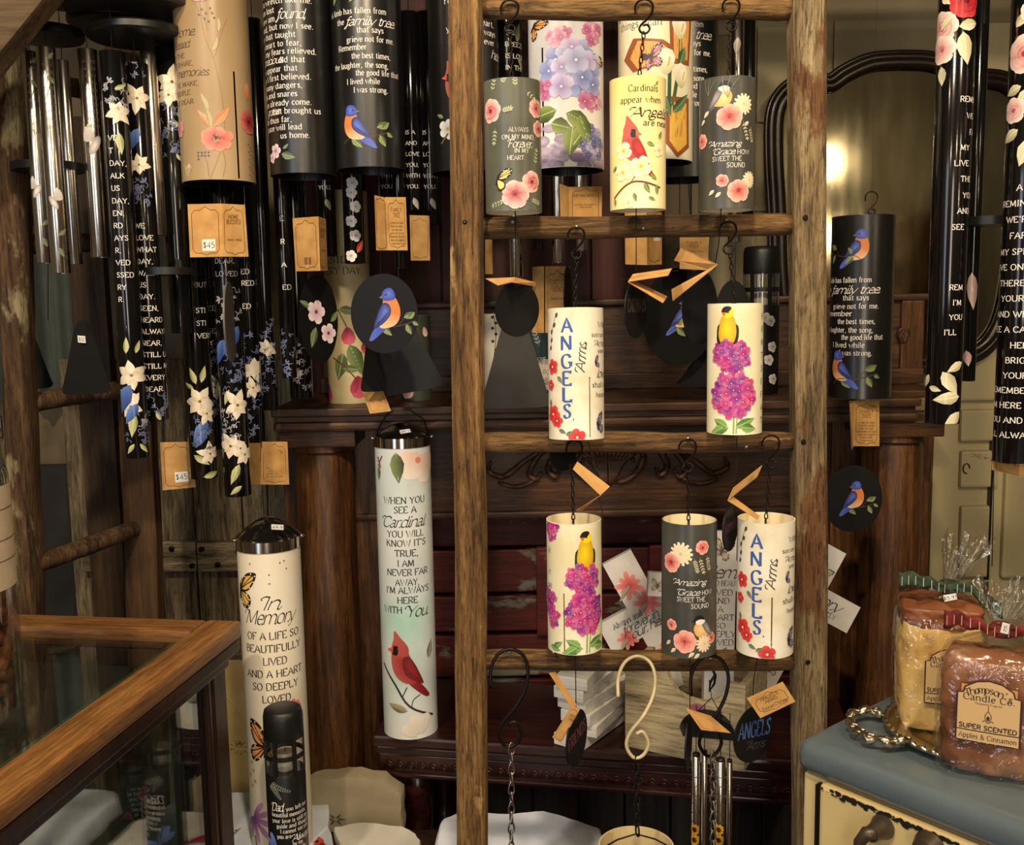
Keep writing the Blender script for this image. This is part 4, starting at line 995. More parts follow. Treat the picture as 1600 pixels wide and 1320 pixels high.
# ------------------------------------------------------------------ art used more than once
ROSEK = dict(dark=C(150, 44, 56), mid=C(218, 118, 124), pale=C(248, 206, 196))
def branch_leaves(p, x, y, s, fl=1):
    g0, g1 = C(58, 74, 40), C(150, 164, 104)
    stem(p, [(x - .55 * s * fl, y + .72 * s), (x - .2 * s * fl, y + .5 * s), (x + .5 * s * fl, y + .5 * s), (x + 1.3 * s * fl, y + .3 * s)], s * .035, C(84, 64, 46))
    stem(p, [(x + .6 * s * fl, y + .46 * s), (x + .9 * s * fl, y + .1 * s)], s * .025, C(84, 64, 46))
    for dx, dy, L, wd, a in ((.85, .12, .55, .3, -.4), (1.05, .18, .42, .22, -.75), (1.25, .3, .3, .2, .6), (.95, .42, .5, .28, 1.1), (-.15, .5, .6, .3, .75), (-.05, .4, .38, .24, -1.1)):
        leaf(p, x + dx * s * fl, y + dy * s, L * s, wd * s, a if fl == 1 else pi - a, g0, g1)
def family_text(k, dx, dy, sc=1.0, x0=0, y0=0):
    """the family tree verse; rows given for the big cylinder and moved/scaled for others"""
    fx = lambda x: x0 + (x - 575) * sc + dx if sc != 1 else x + dx
    fy = lambda y: y0 + (y - 33) * sc + dy if sc != 1 else y + dy
    h = 8.4 * sc
    for s_, a, b, y in (('A limb has fallen from', 522, 604, 33), ('the', 531, 541, 48), ('that says', 560, 600, 62), ('grieve not for me.', 545, 615, 76), ('Remember', 533, 575, 88),
                        ('the best times,', 552, 610, 101), ('the laughter, the song,', 527, 607, 115), ('the good life that', 558, 622, 127), ('I lived while', 545, 594, 140), ('I was strong.', 555, 606, 153)):
        k.txt(s_, fx(a), fx(b), fy(y), h, WHT, 'serif', 1.05)
    k.txt('family tree', fx(543), fx(615), fy(51), 13 * sc, WHT, 'script', 1.0)
def amazing_text(k, rows, h=8):
    (a, b, y1), (c, d, e, f, y2), (g, i, y3), (j, l, y4) = rows
    k.txt('Amazing', a, b, y1, h * 1.25, WHT, 'script', 1.0); k.txt('Grace', c, d, y2, h * 1.25, WHT, 'script', 1.0)
    k.txt('HOW', e, f, y2, h, WHT, 'sans', .9); k.txt('SWEET THE', g, i, y3, h, WHT, 'sans', .9); k.txt('SOUND', j, l, y4, h, WHT, 'sans', .9)
def dahlia(p, x, y, r, part='flower_print', seed=0):
    for ring, (n, rr) in enumerate(((14, 1.0), (11, .78), (8, .55), (5, .3))):
        for i in range(n): petal(p, part, x, y, r * rr, r * .3, 2 * pi * i / n + ring * .3, C(206, 176, 130), C(248, 232, 200), 7)
def angels_art(k, dx, dy):
    p = k.p; bl = C(56, 88, 158)
    L = ((878, 893, 519), (877, 893, 546), (878, 894, 574), (880, 893, 600), (880, 894, 625), (882, 893, 650))
    for ch, (a, b, y) in zip('ANGELS', L):
        k.txt(ch, a + dx, b + dx, y + dy, 20.5, bl, 'serif', 1.65)
    p.text(',', k.x(896 + dx, 652 + dy), 652 + dy, 12, bl)
    p.text('Arms', k.x(913 + dx, 580 + dy), 581 + dy, 15, C(70, 70, 78), 'script', rot=-pi / 2 + .08, xs=1.0)
    for s_, a, y, h, st in (('With', 933, 512, 8, 'serif'), ('sorrow and', 923, 527, 7, 'serif'), ('Arms', 927, 541, 9, 'script'), ('your', 933, 551, 6, 'serif'), ('love', 931, 589, 13, 'script'), ('shall not', 925, 604, 8, 'serif'), ('heartache', 931, 619, 7, 'serif')):
        p.text(s_, k.x(a + dx, y + dy), y + dy, h, C(52, 50, 56), st)
    monarch(p, k.x(929 + dx, 566 + dy), 567 + dy, 10, -.3, C(52, 70, 150), C(28, 30, 60)); monarch(p, k.x(933 + dx, 662 + dy), 662 + dy, 17, -.2, C(48, 70, 160), C(24, 26, 60))
    stem(p, [(k.x(861 + dx, 545), 545 + dy), (k.x(863 + dx, 520), 515 + dy), (k.x(868 + dx, 495), 493 + dy)], 1.0, C(70, 54, 40))
    for x, y in ((869, 493), (866, 508), (862, 518), (862, 531), (861, 543)): p.fan('berry_print', ell(k.x(x + dx, y), y + dy, 2.6, 4, .4), C(60, 46, 42), C(110, 92, 84))
    rd, rl = C(176, 26, 34), C(232, 74, 72)
    for x, y, r in ((864, 572, 13), (866, 645, 15), (872, 655, 11), (903, 680, 14), (862, 600, 9)):
        for i in range(5): petal(p, 'flower_print', k.x(x + dx, y), y + dy, r, r * .8, i * 1.26 + x, rd, rl)
        p.dot('flower_print', k.x(x + dx, y), y + dy, r * .15, C(250, 220, 170))
    for x, y, a in ((872, 586, .9), (875, 668, .4), (862, 622, 1.4), (886, 676, -.4)): leaf(p, k.x(x + dx, y), y + dy, 14, 6, a, C(72, 84, 66), C(120, 130, 104))
PUR = [C(206, 40, 130), C(190, 30, 140), C(150, 30, 140), C(224, 66, 140), C(170, 36, 150), C(214, 50, 120)]
def goldfinch_art(k, bx, by, h1, h2, seed):
    p = k.p; gr0, gr1 = C(58, 110, 52), C(150, 190, 96)
    stem(p, [(k.x(h1[0], h1[1]), h1[1]), (k.x(h2[0], h2[1]), h2[1] - 20)], 2, C(140, 160, 80)); stem(p, [(k.x(h2[0] + 2, h2[1]), h2[1]), (k.x(h2[0] + 1, k.yb), k.yb - 2)], 2.6, C(140, 164, 84))
    stem(p, [(k.x(h2[0] + 8, h2[1]), h2[1]), (k.x(h2[0] + 5, k.yb), k.yb - 2)], 2.2, C(150, 170, 96))
    for dx_, a, L in ((-6, pi - .3, 34), (4, -.4, 34), (-8, pi + .45, 26), (12, .15, 26), (-14, 2.6, 24)): leaf(p, k.x(h2[0] + dx_, k.yb - 12), k.yb - 12, L, 15, a, gr0, gr1)
    goldfinch(p, k.x(bx, by), by, 56)
    hydrangea(p, k.x(*h2[:2]), h2[1], h2[2], h2[3], 46, PUR, fr=.21, seed=seed)
    hydrangea(p, k.x(*h1[:2]), h1[1], h1[2], h1[3], 34, PUR, fr=.24, seed=seed + 1)

# ------------------------------------------------------------------ small cylinders on the ladder
CY = 1.305
def small(label, cxt, yt, cxb, yb, w_, mat, hk, slot=None, tilt=0, hf=1, group='printed cylinder chimes hanging on the ladder'):
    k = Cyl('cylinder_chime', label, 'wind chime', cxt, yt, cxb, yb, w_, CY, mat, None, slot, group, tilt=tilt)
    hx, hy, lx, ly = hk
    hook(k.t, hx, hy, 1.343, CY, (ly - hy) / 51., None, .0014, hf)
    chain(k.t, lx, ly - 2, cxt, yt + 10, CY)
    B().box((0, 0, k.z(yt + 12)), (k.R * 1.9, .003, .003)).obj('cross_bar', M_BLKMET, k.t)
    return k
k = small('slate green hanging cylinder with roses reading ALWAYS ON MY MIND', 800, 130, 803, 333, 88, M_SLATE, (797, 1, 797, 52)); p = k.p
for s_, a, b, y in (('ALWAYS', 795, 825, 212), ('ON MY MIND,', 785, 834, 223), ('IN MY', 804, 826, 244), ('HEART.', 793, 820, 255)): k.txt(s_, a, b, y, 6.6, WHT, 'serif', .9)
k.txt('Forever', 794, 830, 236, 12, WHT, 'script')
for x, y, r in ((768, 178, 19), (836, 175, 15), (840, 205, 13), (830, 288, 17), (805, 308, 22)):
    rose(p, k.x(x, y), y, r, seed=x, **ROSEK)
for x, y, L, a in ((775, 205, 22, 1.7), (770, 150, 22, -1.3), (820, 150, 24, .6), (784, 180, 14, -.2), (790, 318, 22, 2.9), (835, 262, 22, -1.4), (805, 145, 18, -1.6), (785, 140, 16, -1.2), (828, 315, 16, .3)):
    sprig(p, k.x(x, y), y, L, a, 4, 6, C(120, 128, 96), C(214, 214, 178))
monarch(p, k.x(778, 285), 283, 20, .3, C(240, 200, 110), part='butterfly_print'); k.done()
cord(k.t, [(805, 322), (806, 435)], CY)
card(k.t, [(758, 435, 1.33), (806, 433, 1.29), (799, 441, 1.27), (778, 446, 1.31)], (), False); card(k.t, [(806, 433, 1.29), (838, 441, 1.33), (836, 447, 1.33), (800, 441, 1.27)], (), False)
disc(k.t, 809, 483, 34, 43, CY)
k = small('pale yellow hanging cylinder reading Cardinals appear when Angels are near', 997, 127, 996, 329, 87, M_YEL, (1007, 0, 1006, 52)); p = k.p
for s_, a, b, y, st, h in (('Cardinals', 983, 1027, 151, 'serif', 10), ('appear when', 971, 1031, 168, 'serif', 9.5), ('Angels', 985, 1038, 190, 'script', 15), ('are near', 1005, 1039, 203, 'serif', 9)): k.txt(s_, a, b, y, h, C(52, 40, 24), st, 1.3)
stem(p, [(k.x(960, 312), 312), (k.x(980, 292), 292), (k.x(1000, 288), 288), (k.x(1030, 297), 297)], 3, C(110, 60, 40))
stem(p, [(k.x(985, 290), 290), (k.x(1000, 268), 268)], 1.6, C(110, 70, 40))
cardinal(p, k.x(990, 232), 236, 46, 1, .1, red=C(206, 36, 30), turn=True)
for x, y, r in ((975, 240, 14), (1001, 265, 17), (974, 273, 14), (1028, 240, 10), (982, 320, 10)):
    for i in range(4): petal(p, 'flower_print', k.x(x, y), y, r, r * .95, .5 + i * pi / 2, C(214, 206, 140), C(250, 244, 216))
    p.dot('flower_print', k.x(x, y), y, r * .16, C(196, 176, 60))
for x, y, L, a in ((1010, 228, 14, .4), (1028, 222, 14, -1.1), (965, 262, 12, 2.4), (1005, 290, 18, 1.0), (1024, 292, 16, 1.5), (1015, 276, 14, .7), (962, 312, 12, 1.5), (990, 305, 14, 1.3), (1012, 312, 14, .4), (1024, 142, 10, -1)): leaf(p, k.x(x, y), y, L, L * .45, a, C(84, 96, 44), C(150, 160, 84))
k.done(); cord(k.t, [(994, 320), (994, 428)], CY)
card(k.t, [(989, 428, 1.30), (1050, 419, 1.30), (1044, 430, 1.27), (981, 440, 1.27)], [('CARDINALS APPEAR', 30, 45, 6, 'serif')], False)
card(k.t, [(981, 440, 1.27), (991, 438, 1.30), (1043, 463, 1.31), (1036, 473, 1.28)], [('Sonnet Chimes', 30, 45, 8, 'script')], False)
pd = disc(k.t, 995, 483, 17, 45, CY); pd.text('CARDINALS', -36, 4, 20, C(70, 66, 60), 'serif', x1=36, part='lettering'); pd.build(pd.host)
k = small('grey hanging cylinder with chickadee on top row reading Amazing Grace', 1138, 127, 1134, 329, 86, M_SLATE2, (1143, -2, 1140, 48)); p = k.p
amazing_text(k, ((1109, 1158, 235), (1115, 1147, 247, 1152, 1168), (1114, 1157, 256), (1135, 1162, 266)) if 0 else ((1109, 1157, 234), (1115, 1147, 1151, 1168, 246), (1114, 1157, 256), (1135, 1162, 266)), 7)
def grace_roses(k, L):
    p = k.p
    for kind, x, y, r in L:
        X_ = k.x(x, y)
        if kind == 'r': rose(p, X_, y, r, C(176, 50, 54), C(232, 120, 112), C(250, 190, 172), seed=int(x + y))
        elif kind == 'd': dahlia(p, X_, y, r)
        elif kind == 's': sprig(p, X_, y, r, 1.3, 5, 5, C(150, 140, 110), C(226, 214, 184))
        elif kind == 'l': leaf(p, X_, y, r, r * .5, 2.4, C(176, 166, 130), C(240, 230, 204))
        elif kind == 'f':
            for a in (-2.0, -1.6, -1.2): stem(p, [(X_, y), (X_ + r * .5 * math.cos(a), y + r * .5 * math.sin(a)), (X_ + r * math.cos(a * .9), y + r * math.sin(a * .9))], .8, C(128, 128, 108))
chickadee(p, k.x(1128, 158), 158, 36, -1, .15)
grace_roses(k, [('d', 1161, 170, 17), ('r', 1140, 190, 20), ('r', 1099, 222, 12), ('l', 1110, 178, 14), ('l', 1104, 190, 12), ('s', 1160, 196, 26), ('s', 1170, 204, 20), ('l', 1168, 196, 12), ('d', 1168, 285, 14), ('r', 1152, 303, 18), ('r', 1128, 286, 10), ('l', 1116, 300, 12), ('l', 1126, 304, 12), ('f', 1138, 160, 34), ('f', 1110, 155, 26)])
k.done(); cord(k.t, [(1127, 322, CY), (1123, 380, 1.32), (1116, 420, 1.385)], CY)
card(k.t, [(1064, 387, 1.33), (1121, 413, 1.28), (1106, 422, 1.30), (1053, 407, 1.34)], (), False); card(k.t, [(1121, 413, 1.28), (1108, 424, 1.28), (1051, 470, 1.32), (1049, 452, 1.32)], (), False)
disc(k.t, 1092, 480, 27, 58, 1.385, yaw=.6, fl=-1)

k = small('parchment hanging cylinder with blue letters ANGELS Arms beside the left rail', 898, 482, 902, 684, 87, M_PARCH, (901, 356, 901, 404), (921, 588, 680), tilt=math.radians(-3.5))
angels_art(k, 0, 0); k.done()
cord(k.t, [(919, 690), (933, 745), (936, 775)], 1.30); cord(k.t, [(936, 775), (941, 800), (944, 850)], 1.30)
card(k.t, [(902, 721, 1.28), (953, 760, 1.28), (938, 774, 1.27), (895, 733, 1.28)], tagtext('ANGELS', 'ARMS', 'Sonnet Chimes'), True); card(k.t, [(938, 774, 1.27), (940, 771, 1.275), (906, 800, 1.30), (900, 797, 1.29)], (), False)
disc(k.t, 880, 712, 20, 24, 1.385)
k = small('cream hanging cylinder with goldfinch on purple hydrangeas, second row at right', 1148, 474, 1148, 674, 85, M_PARCH2, (1138, 347, 1141, 396), tilt=math.radians(0))
goldfinch_art(k, 1137, 507, (1143, 553, 33, 25), (1146, 612, 37, 35), 3)
for i in range(9): k.p.text('HRNTSEFAT'[i], k.x(1187, 500), 498 + i * 20, 9, INK, 'serif')
k.done(); cord(k.t, [(1152, 668), (1150, 775)], 1.31)
card(k.t, [(1191, 727, 1.28), (1183, 745, 1.28), (1137, 782, 1.27), (1146, 762, 1.27)], tagtext('GOLD', 'FINCH'), True, size=(50, 80)); card(k.t, [(1137, 782, 1.27), (1146, 776, 1.28), (1187, 806, 1.29), (1184, 812, 1.28)], (), False)
pd = disc(k.t, 1142, 825, 11, 36, 1.315); pd.text('FRIENDS', -24, 4, 13, C(110, 60, 90), 'serif', x1=24, part='lettering'); pd.build(pd.host)
k = small('cream hanging cylinder with goldfinch on purple hydrangeas, third row at left', 896, 810, 899, 1009, 85, M_PARCH2, (898, 689, 894, 735), (880, 915, 1004), hf=1)
goldfinch_art(k, 915, 850, (913, 893, 31, 24), (916, 945, 35, 33), 11)
for x, y, r in ((862, 822, 15), (860, 930, 16), (866, 955, 14)): hydrangea(k.p, k.x(x, y), y, r, r * 1.1, 8, PUR, fr=.4, seed=x)
for s_, y in (('ly,', 856), ('in', 890), ('ise,', 910)): k.p.text(s_, k.x(857, y), y, 9, C(70, 60, 60), 'script')
for x, y, a in ((866, 1002, -.6), (862, 1000, .2), (890, 1003, -.2)): leaf(k.p, k.x(x, y), y, 22, 10, a, C(58, 110, 52), C(150, 190, 96))
k.done(); cord(k.t, [(899, 1005), (900, 1104)], CY)
card(k.t, [(858, 1051, 1.29), (868, 1050, 1.30), (902, 1102, 1.29), (892, 1104, 1.28)], (), False); card(k.t, [(893, 1103, 1.28), (906, 1108, 1.28), (877, 1161, 1.28), (863, 1152, 1.28)], tagtext('FRIENDS', 'CHIME'), True, size=(40, 80))
pd = disc(k.t, 902, 1153, 16, 44, CY, lean=-.12); pd.text('FRIENDS', -36, 4, 20, C(120, 66, 80), 'serif', x1=36, part='lettering'); pd.build(pd.host)
k = small('dark grey hanging cylinder with pink flowers on third row reading Amazing Grace', 1076, 811, 1077, 1014, 85, M_SLATE2, (1075, 687, 1075, 737)); p = k.p
amazing_text(k, ((1053, 1102, 902), (1059, 1092, 1096, 1110, 917), (1059, 1101, 927), (1080, 1106, 937)), 7)
chickadee(p, k.x(1098, 968), 968, 32, 1, .1)
grace_roses(k, [('d', 1064, 855, 19), ('r', 1050, 870, 15), ('r', 1096, 845, 11), ('s', 1092, 860, 22), ('s', 1102, 858, 20), ('s', 1084, 862, 18), ('r', 1051, 965, 9), ('r', 1071, 988, 18), ('d', 1100, 992, 14), ('l', 1050, 990, 12), ('l', 1058, 1000, 12), ('l', 1085, 1004, 12), ('l', 1093, 1006, 12), ('r', 1110, 985, 9)])
k.done(); cord(k.t, [(1078, 1010), (1078, 1118)], CY)
card(k.t, [(1072, 1106, 1.28), (1110, 1118, 1.30), (1142, 1145, 1.28), (1096, 1140, 1.25)], tagtext('AMAZING', 'GRACE'), True)
disc(k.t, 1077, 1160, 5, 42, CY)
k = small('parchment hanging cylinder with blue letters ANGELS Arms against the right rail', 1196, 809, 1196, 1014, 87, M_PARCH, (1205, 681, 1203, 731), (1204, 920, 1010))
angels_art(k, 297, 327); k.done(); cord(k.t, [(1186, 1010), (1178, 1060), (1176, 1096)], CY)
card(k.t, [(1167, 1091, 1.27), (1223, 1065, 1.27), (1243, 1096, 1.27), (1188, 1122, 1.27)], [('ANGELS', 40, 19, 7, 'serif'), ('ARMS', 40, 28, 7, 'serif'), ('Sonnet Chimes', 40, 41, 7, 'script')], True, size=(80, 52))
pd = disc(k.t, 1178, 1147, 29, 45, 1.30, fl=1, lean=.12); pd.text('ANGELS', -36, 4, 25, C(70, 100, 160), 'serif', x1=38, part='lettering'); pd.text('Arms', -14, 24, 14, C(70, 70, 80), 'script', part='lettering'); pd.build(pd.host)
# ------------------------------------------------------------------ large cylinders on the upper rail
BY = 1.68
RACKZ = 2.22
GB = 'large printed cylinders hanging in the upper row'
def big(label, cxt, cxb, yb, w_, mat, Y=BY, slot=None, inside=None, yt=-130):
    s_ = (cxb - cxt) / yb
    k = Cyl('large_cylinder_chime', label, 'wind chime', cxt + s_ * yt, yt, cxb, yb, w_, Y, mat, inside or M_SAT, slot, GB)
    B().sweep([(0, 0, k.H - .01), (0, 0, RACKZ - k.zb)], .0012, 6).obj('cord', M_CORD, k.t)
    B().box((0, 0, k.H - .01), (k.R * 1.9, .004, .004)).obj('cross_bar', M_BLKMET, k.t)
    return k
k = big('tan floral cylinder reading Home Blessed, leftmost of the large cylinders', 327, 343, 287, 113, M_TAN, slot=(367, 118, 284)); p = k.p
dk = C(60, 46, 36)
for s_, a, y, h, st in (('Home', 305, 66, 13, 'script'), ('Blessed', 298, 83, 11, 'script'), ('BY THE', 291, 98, 7, 'serif'), ('LOVE WE SHARE,', 304, 111, 7, 'serif'), ('memories', 326, 127, 12, 'script'), ('WE MAKE,', 312, 142, 7, 'serif'), ('PEOPLE', 300, 155, 7, 'serif'), ('WE HOLD DEAR.', 307, 169, 7, 'serif')):
    k.txt(s_, None, a, y, h, dk, st, 1.0)
br = C(150, 116, 78)
for pts in (((311, -10), (318, 60), (336, 110), (350, 190), (345, 240), (330, 286)), ((335, 100), (345, 60), (352, 40)), ((325, 60), (318, 40), (300, 10)), ((347, 240), (352, 262), (348, 284)), ((318, 245), (325, 260), (328, 285)), ((385, 100), (382, 130))):
    stem(p, [(k.x(x, y), y) for x, y in pts], 1.1, br)
for x, y in ((316, 28), (322, 34), (328, 26), (331, 33), (320, 42), (326, 46), (334, 40), (312, 36)): p.dot('flower_print', k.x(x, y), y, 1.8, C(110, 70, 60), 6)
leaf(p, k.x(333, 207), 207, 36, 11, -2.25, C(206, 116, 66), C(236, 180, 136), 'flower_print'); leaf(p, k.x(335, 205), 205, 40, 13, -.9, C(200, 108, 60), C(232, 160, 112), 'flower_print'); leaf(p, k.x(331, 206), 206, 30, 8, -1.75, C(150, 140, 90), C(196, 180, 130), 'flower_print')
for i, (dx_, dy_, L_, a_) in enumerate(((-4, 0, 19, 2.9), (-3, 3, 17, 2.2), (2, 4, 16, 1.3), (4, 2, 20, .5), (5, -2, 22, -.2), (2, -4, 15, -1.0), (-3, -4, 15, -2.1), (-5, -2, 18, -2.8))): petal(p, 'flower_print', k.x(338, 224) + dx_, 224 + dy_, L_, 15, a_, (C(176, 60, 60), C(206, 92, 84))[i % 2], C(236, 156, 136))
for i in range(9): p.dot('flower_print', k.x(338, 224) + 5 * math.cos(i * 2.4) * (i / 9), 222 + 4 * math.sin(i * 2.4) * (i / 9), 1.1, C(50, 30, 30), 5)
flower(p, k.x(310, -4), -4, 22, 7, C(190, 110, 104), C(226, 168, 158), C(90, 50, 40), .9)
rose(p, k.x(386, 192), 192, 20, C(110, 26, 34), C(170, 60, 60), C(214, 120, 110)); petal(p, 'flower_print', k.x(384, 160), 160, 28, 12, -1.6, C(200, 110, 60), C(232, 160, 110))
for x, y, L, a in ((326, 182, 30, -1.9), (332, 90, 24, -1.2), (340, 60, 22, -1.5), (296, 280, 24, -1.9), (294, 276, 20, -.6)): leaf(p, k.x(x, y), y, L, L * .32, a, C(150, 136, 90), C(200, 184, 140))
for i in range(9): p.dot('berry_print', k.x(312 + (i % 4) * 5, 245), 245 + (i // 4) * 5, 1.6, C(84, 84, 130), 6)
for i in range(14): p.dot('berry_print', k.x(386 + (i % 3) * 2, 235), 228 + i * 4, 1.3, C(70, 54, 50), 5)
flower(p, k.x(285, 205), 205, 14, 6, C(190, 110, 120), C(220, 160, 160), C(120, 80, 60)); petal(p, 'flower_print', k.x(296, 282), 282, 22, 9, -1.3, C(206, 160, 140), C(226, 190, 170))
k.done()
cord(k.t, [(343, 280), (344, 330)], BY); cord(k.t, [(344, 400), (354, 436), (354, 445)], BY)
card(k.t, [(293, 319, 1.63), (346, 318, 1.65), (348, 401, 1.65), (297, 402, 1.63)], (), True, (35, 62)); card(k.t, [(346, 318, 1.65), (382, 320, 1.62), (388, 401, 1.62), (348, 401, 1.65)], tagtext('HOME', 'BLESSED', '', '', '', 'Sonnet Chimes'), True)
disc(k.t, 361, 503, 9, 62, BY - .02, plain('grey_sail_edge', (92, 88, 80), .5), fl=1, pt=.003)
k = big('black cylinder printed with a white hymn verse ending us home', 463, 475, 276, 103, M_SAT); p = k.p
for s_, b, y in (('how sweet the sound,', 471, 3), ('that saved a wretch like me.', 486, 16), ('I once was lost', 430, 29), ('but now am', 431, 42), ('was blind, but now I see.', 488, 55), ("'Twas grace that taught", 462, 68), ('my heart to fear,', 471, 81), ('and grace, my fears relieved.', 493, 93), ('did that', 476, 106),
                 ('that grace appear that', 465, 119), ('the hour I first believed.', 485, 132), ('Through many dangers,', 472, 145), ('toils and snares', 465, 158), ('I have already come.', 486, 171), ('that brought us', 500, 184), ('me safe thus far,', 457, 197), ('and grace will lead', 472, 209), ('us home.', 484, 222)):
    k.txt(s_, None, b, y, 8.6, WHT, 'serif', 1.05, xs=.92)
k.txt('found,', 434, 477, 40, 15, WHT, 'script'); k.txt('precious', None, 443, 106, 11, WHT, 'script'); k.txt('grace', None, 438, 184, 11, WHT, 'script')
flower(p, k.x(433, 240), 240, 12, 5, C(190, 140, 160), C(240, 220, 226), C(150, 100, 90)); flower(p, k.x(428, 250), 250, 9, 5, C(190, 140, 160), C(240, 220, 226))
leaf(p, k.x(442, 246), 246, 24, 13, .3, C(58, 74, 50), C(130, 150, 110)); leaf(p, k.x(444, 238), 238, 12, 6, -.6, C(58, 74, 50), C(130, 150, 110)); k.done()
cord(k.t, [(476, 270), (478, 345)], BY); cord(k.t, [(490, 420), (493, 440)], BY)
card(k.t, [(457, 341, 1.64), (497, 338, 1.60), (500, 423, 1.60), (462, 424, 1.64)], (), True, None, 'tag', (60, 80), barcode=True); card(k.t, [(497, 338, 1.60), (509, 342, 1.66), (512, 423, 1.66), (500, 423, 1.60)], tagtext('AMAZING', 'GRACE', '', '', 'Sonnet Chimes'), True, size=(60, 80))
pd = disc(k.t, 499, 499, 29, 69, BY - .01, yaw=.75, fl=1)
flower(pd, -6, -12, 20, 5, C(200, 160, 180), C(244, 230, 236), C(120, 60, 70)); flower(pd, 18, 22, 17, 5, C(200, 160, 180), C(244, 230, 236), C(120, 60, 70))
for x, y, L, a in ((-20, -20, 22, 3.6), (-8, 12, 34, 1.9), (24, 4, 24, -.8)): leaf(pd, x, y, L, L * .45, a, C(52, 70, 44), C(130, 150, 100))
pd.build(pd.host)
k = big('black cylinder with bluebird and A limb has fallen from the family tree verse', 573, 580, 267, 109, M_SAT); p = k.p
family_text(k, 0, 0); branch_leaves(p, k.x(556, 202), 202, 40); bluebird(p, k.x(556, 202), 204, 46); leaf(p, k.x(565, 0), 0, 24, 10, 2.4); leaf(p, k.x(530, 2), 0, 18, 8, 2.0); p.dot('bird_print', k.x(545, -6), -4, 8, C(60, 80, 170)); k.done()
cord(k.t, [(592, 260), (595, 440)], BY - .02)
card(k.t, [(585, 305, 1.65), (603, 309, 1.62), (606, 391, 1.62), (588, 391, 1.65)], tagtext('', ''), True, size=(30, 80)); card(k.t, [(602, 308, 1.62), (634, 308, 1.64), (637, 391, 1.64), (606, 391, 1.62)], tagtext('FAMILY', 'TREE', 'A limb has fallen', 'from the family', 'tree that says', 'grieve not for me', 'Remember the best', 'times the laughter', 'I lived while I was'), True)
pd = disc(k.t, 600, 490, 52, 62, BY - .03, yaw=.35, fl=-1); branch_leaves(pd, 2, 2, 36, 1); bluebird(pd, 6, -2, 52, -1, 0.15); pd.build(pd.host)
k = big('black cylinder with a red cardinal half hidden by the left ladder rail', 716, 728, 272, 110, M_SAT, 1.72); p = k.p
for s_, a, y in (('remember', 690, 18), ('you', 694, 60), ('grieve', 700, 96)): p.text(s_, k.x(a, y), y, 9, WHT, 'serif')
for s_, b, y in (('and we are', 769, 35), ('in our heart,', 765, 49), ('always', 768, 63), ('forever', 767, 77)): k.txt(s_, None, b, y, 8.5, WHT, 'serif')
k.txt('heart', None, 778, 97, 14, WHT, 'script'); cardinal(p, k.x(712, 150), 150, 44, 1, 0, red=C(150, 40, 56))
flower(p, k.x(699, 208), 208, 17, 5, C(190, 190, 186), C(238, 238, 234)); leaf(p, k.x(692, 190), 190, 14, 7, 3.6); stem(p, [(k.x(690, 230), 230), (k.x(700, 215), 215)], 3, C(110, 84, 70)); k.done()
k = big('white cylinder with blue hydrangeas and monarch butterflies behind the ladder', 883, 886, 268, 117, M_SKYC, slot=(848, 82, 250)); p = k.p
k.txt('LOVED SO MUCH', 882, 944, 33, 9, C(80, 70, 64), 'serif')
q = random.Random(5)
for i in range(46):
    x, y = q.uniform(840, 940), q.uniform(205, 268); p.fan('mist_print', ell(k.x(x, y), y, q.uniform(8, 16), q.uniform(5, 9)), mixc(C(130, 110, 150), C(196, 184, 206), q.random()), mixc(C(110, 96, 140), C(220, 206, 222), q.random()))
for x, y, L, a in ((870, 180, 48, 2.9), (885, 185, 46, .5), (895, 205, 50, 1.7), (915, 205, 40, 2.2), (862, 200, 34, .3), (905, 190, 44, 1.2)): leaf(p, k.x(x, y), y, L, 26, a, C(52, 72, 34), C(150, 168, 84))
PK = [C(220, 150, 176), C(206, 116, 156), C(236, 186, 200)]; BLU = [C(190, 204, 236), C(160, 180, 226), C(222, 226, 240), C(204, 200, 236), C(150, 170, 220)]
hydrangea(p, k.x(872, 70), 70, 18, 16, 7, PK, fr=.5, seed=4); hydrangea(p, k.x(925, 60), 60, 20, 16, 8, PK, fr=.5, seed=5); hydrangea(p, k.x(855, 140), 140, 14, 20, 7, [C(200, 90, 140), C(170, 70, 140), C(220, 130, 170)], fr=.5, seed=6)
hydrangea(p, k.x(925, 160), 160, 20, 22, 10, PK, fr=.42, seed=7); hydrangea(p, k.x(898, 118), 118, 48, 42, 18, BLU, fr=.36, seed=8, centre=C(250, 250, 240)); hydrangea(p, k.x(925, 232), 232, 24, 30, 22, [C(110, 124, 170), C(140, 150, 190), C(90, 100, 150), C(190, 194, 216)], fr=.3, seed=9)
monarch(p, k.x(917, 85), 100, 30, .9); monarch(p, k.x(835, 45), 46, 22, .8); k.done()
cord(k.t, [(886, 262), (888, 296)], BY)
card(k.t, [(874, 287, 1.66), (889, 292, 1.64), (889, 350, 1.64), (876, 350, 1.66)], (), False); card(k.t, [(889, 292, 1.64), (941, 291, 1.66), (940, 350, 1.66), (889, 350, 1.64)], tagtext('MEMORIES', '', 'Always thought of', 'and loved'), True)
k = big('cream cylinder with calla lilies on an amber cross behind the ladder', 1023, 1024, 256, 116, M_PARCH2); p = k.p
k.txt('to change the', 967, 1036, 36, 11, C(76, 66, 54), 'serif'); k.txt('things I can', 971, 1033, 52, 11.5, C(76, 66, 54), 'serif')
am, bw = C(224, 168, 92), C(150, 84, 50)
def facet(pts, a, b, n=.72):
    P_ = [(k.x(x, y), y) for x, y in pts]; cx_ = sum(q[0] for q in P_) / len(P_); cy_ = sum(q[1] for q in P_) / len(P_)
    p.poly('cross_print', P_, b); p.poly('cross_print', [(cx_ + (u - cx_) * n, cy_ + (v - cy_) * (n + .1)) for u, v in P_], a)
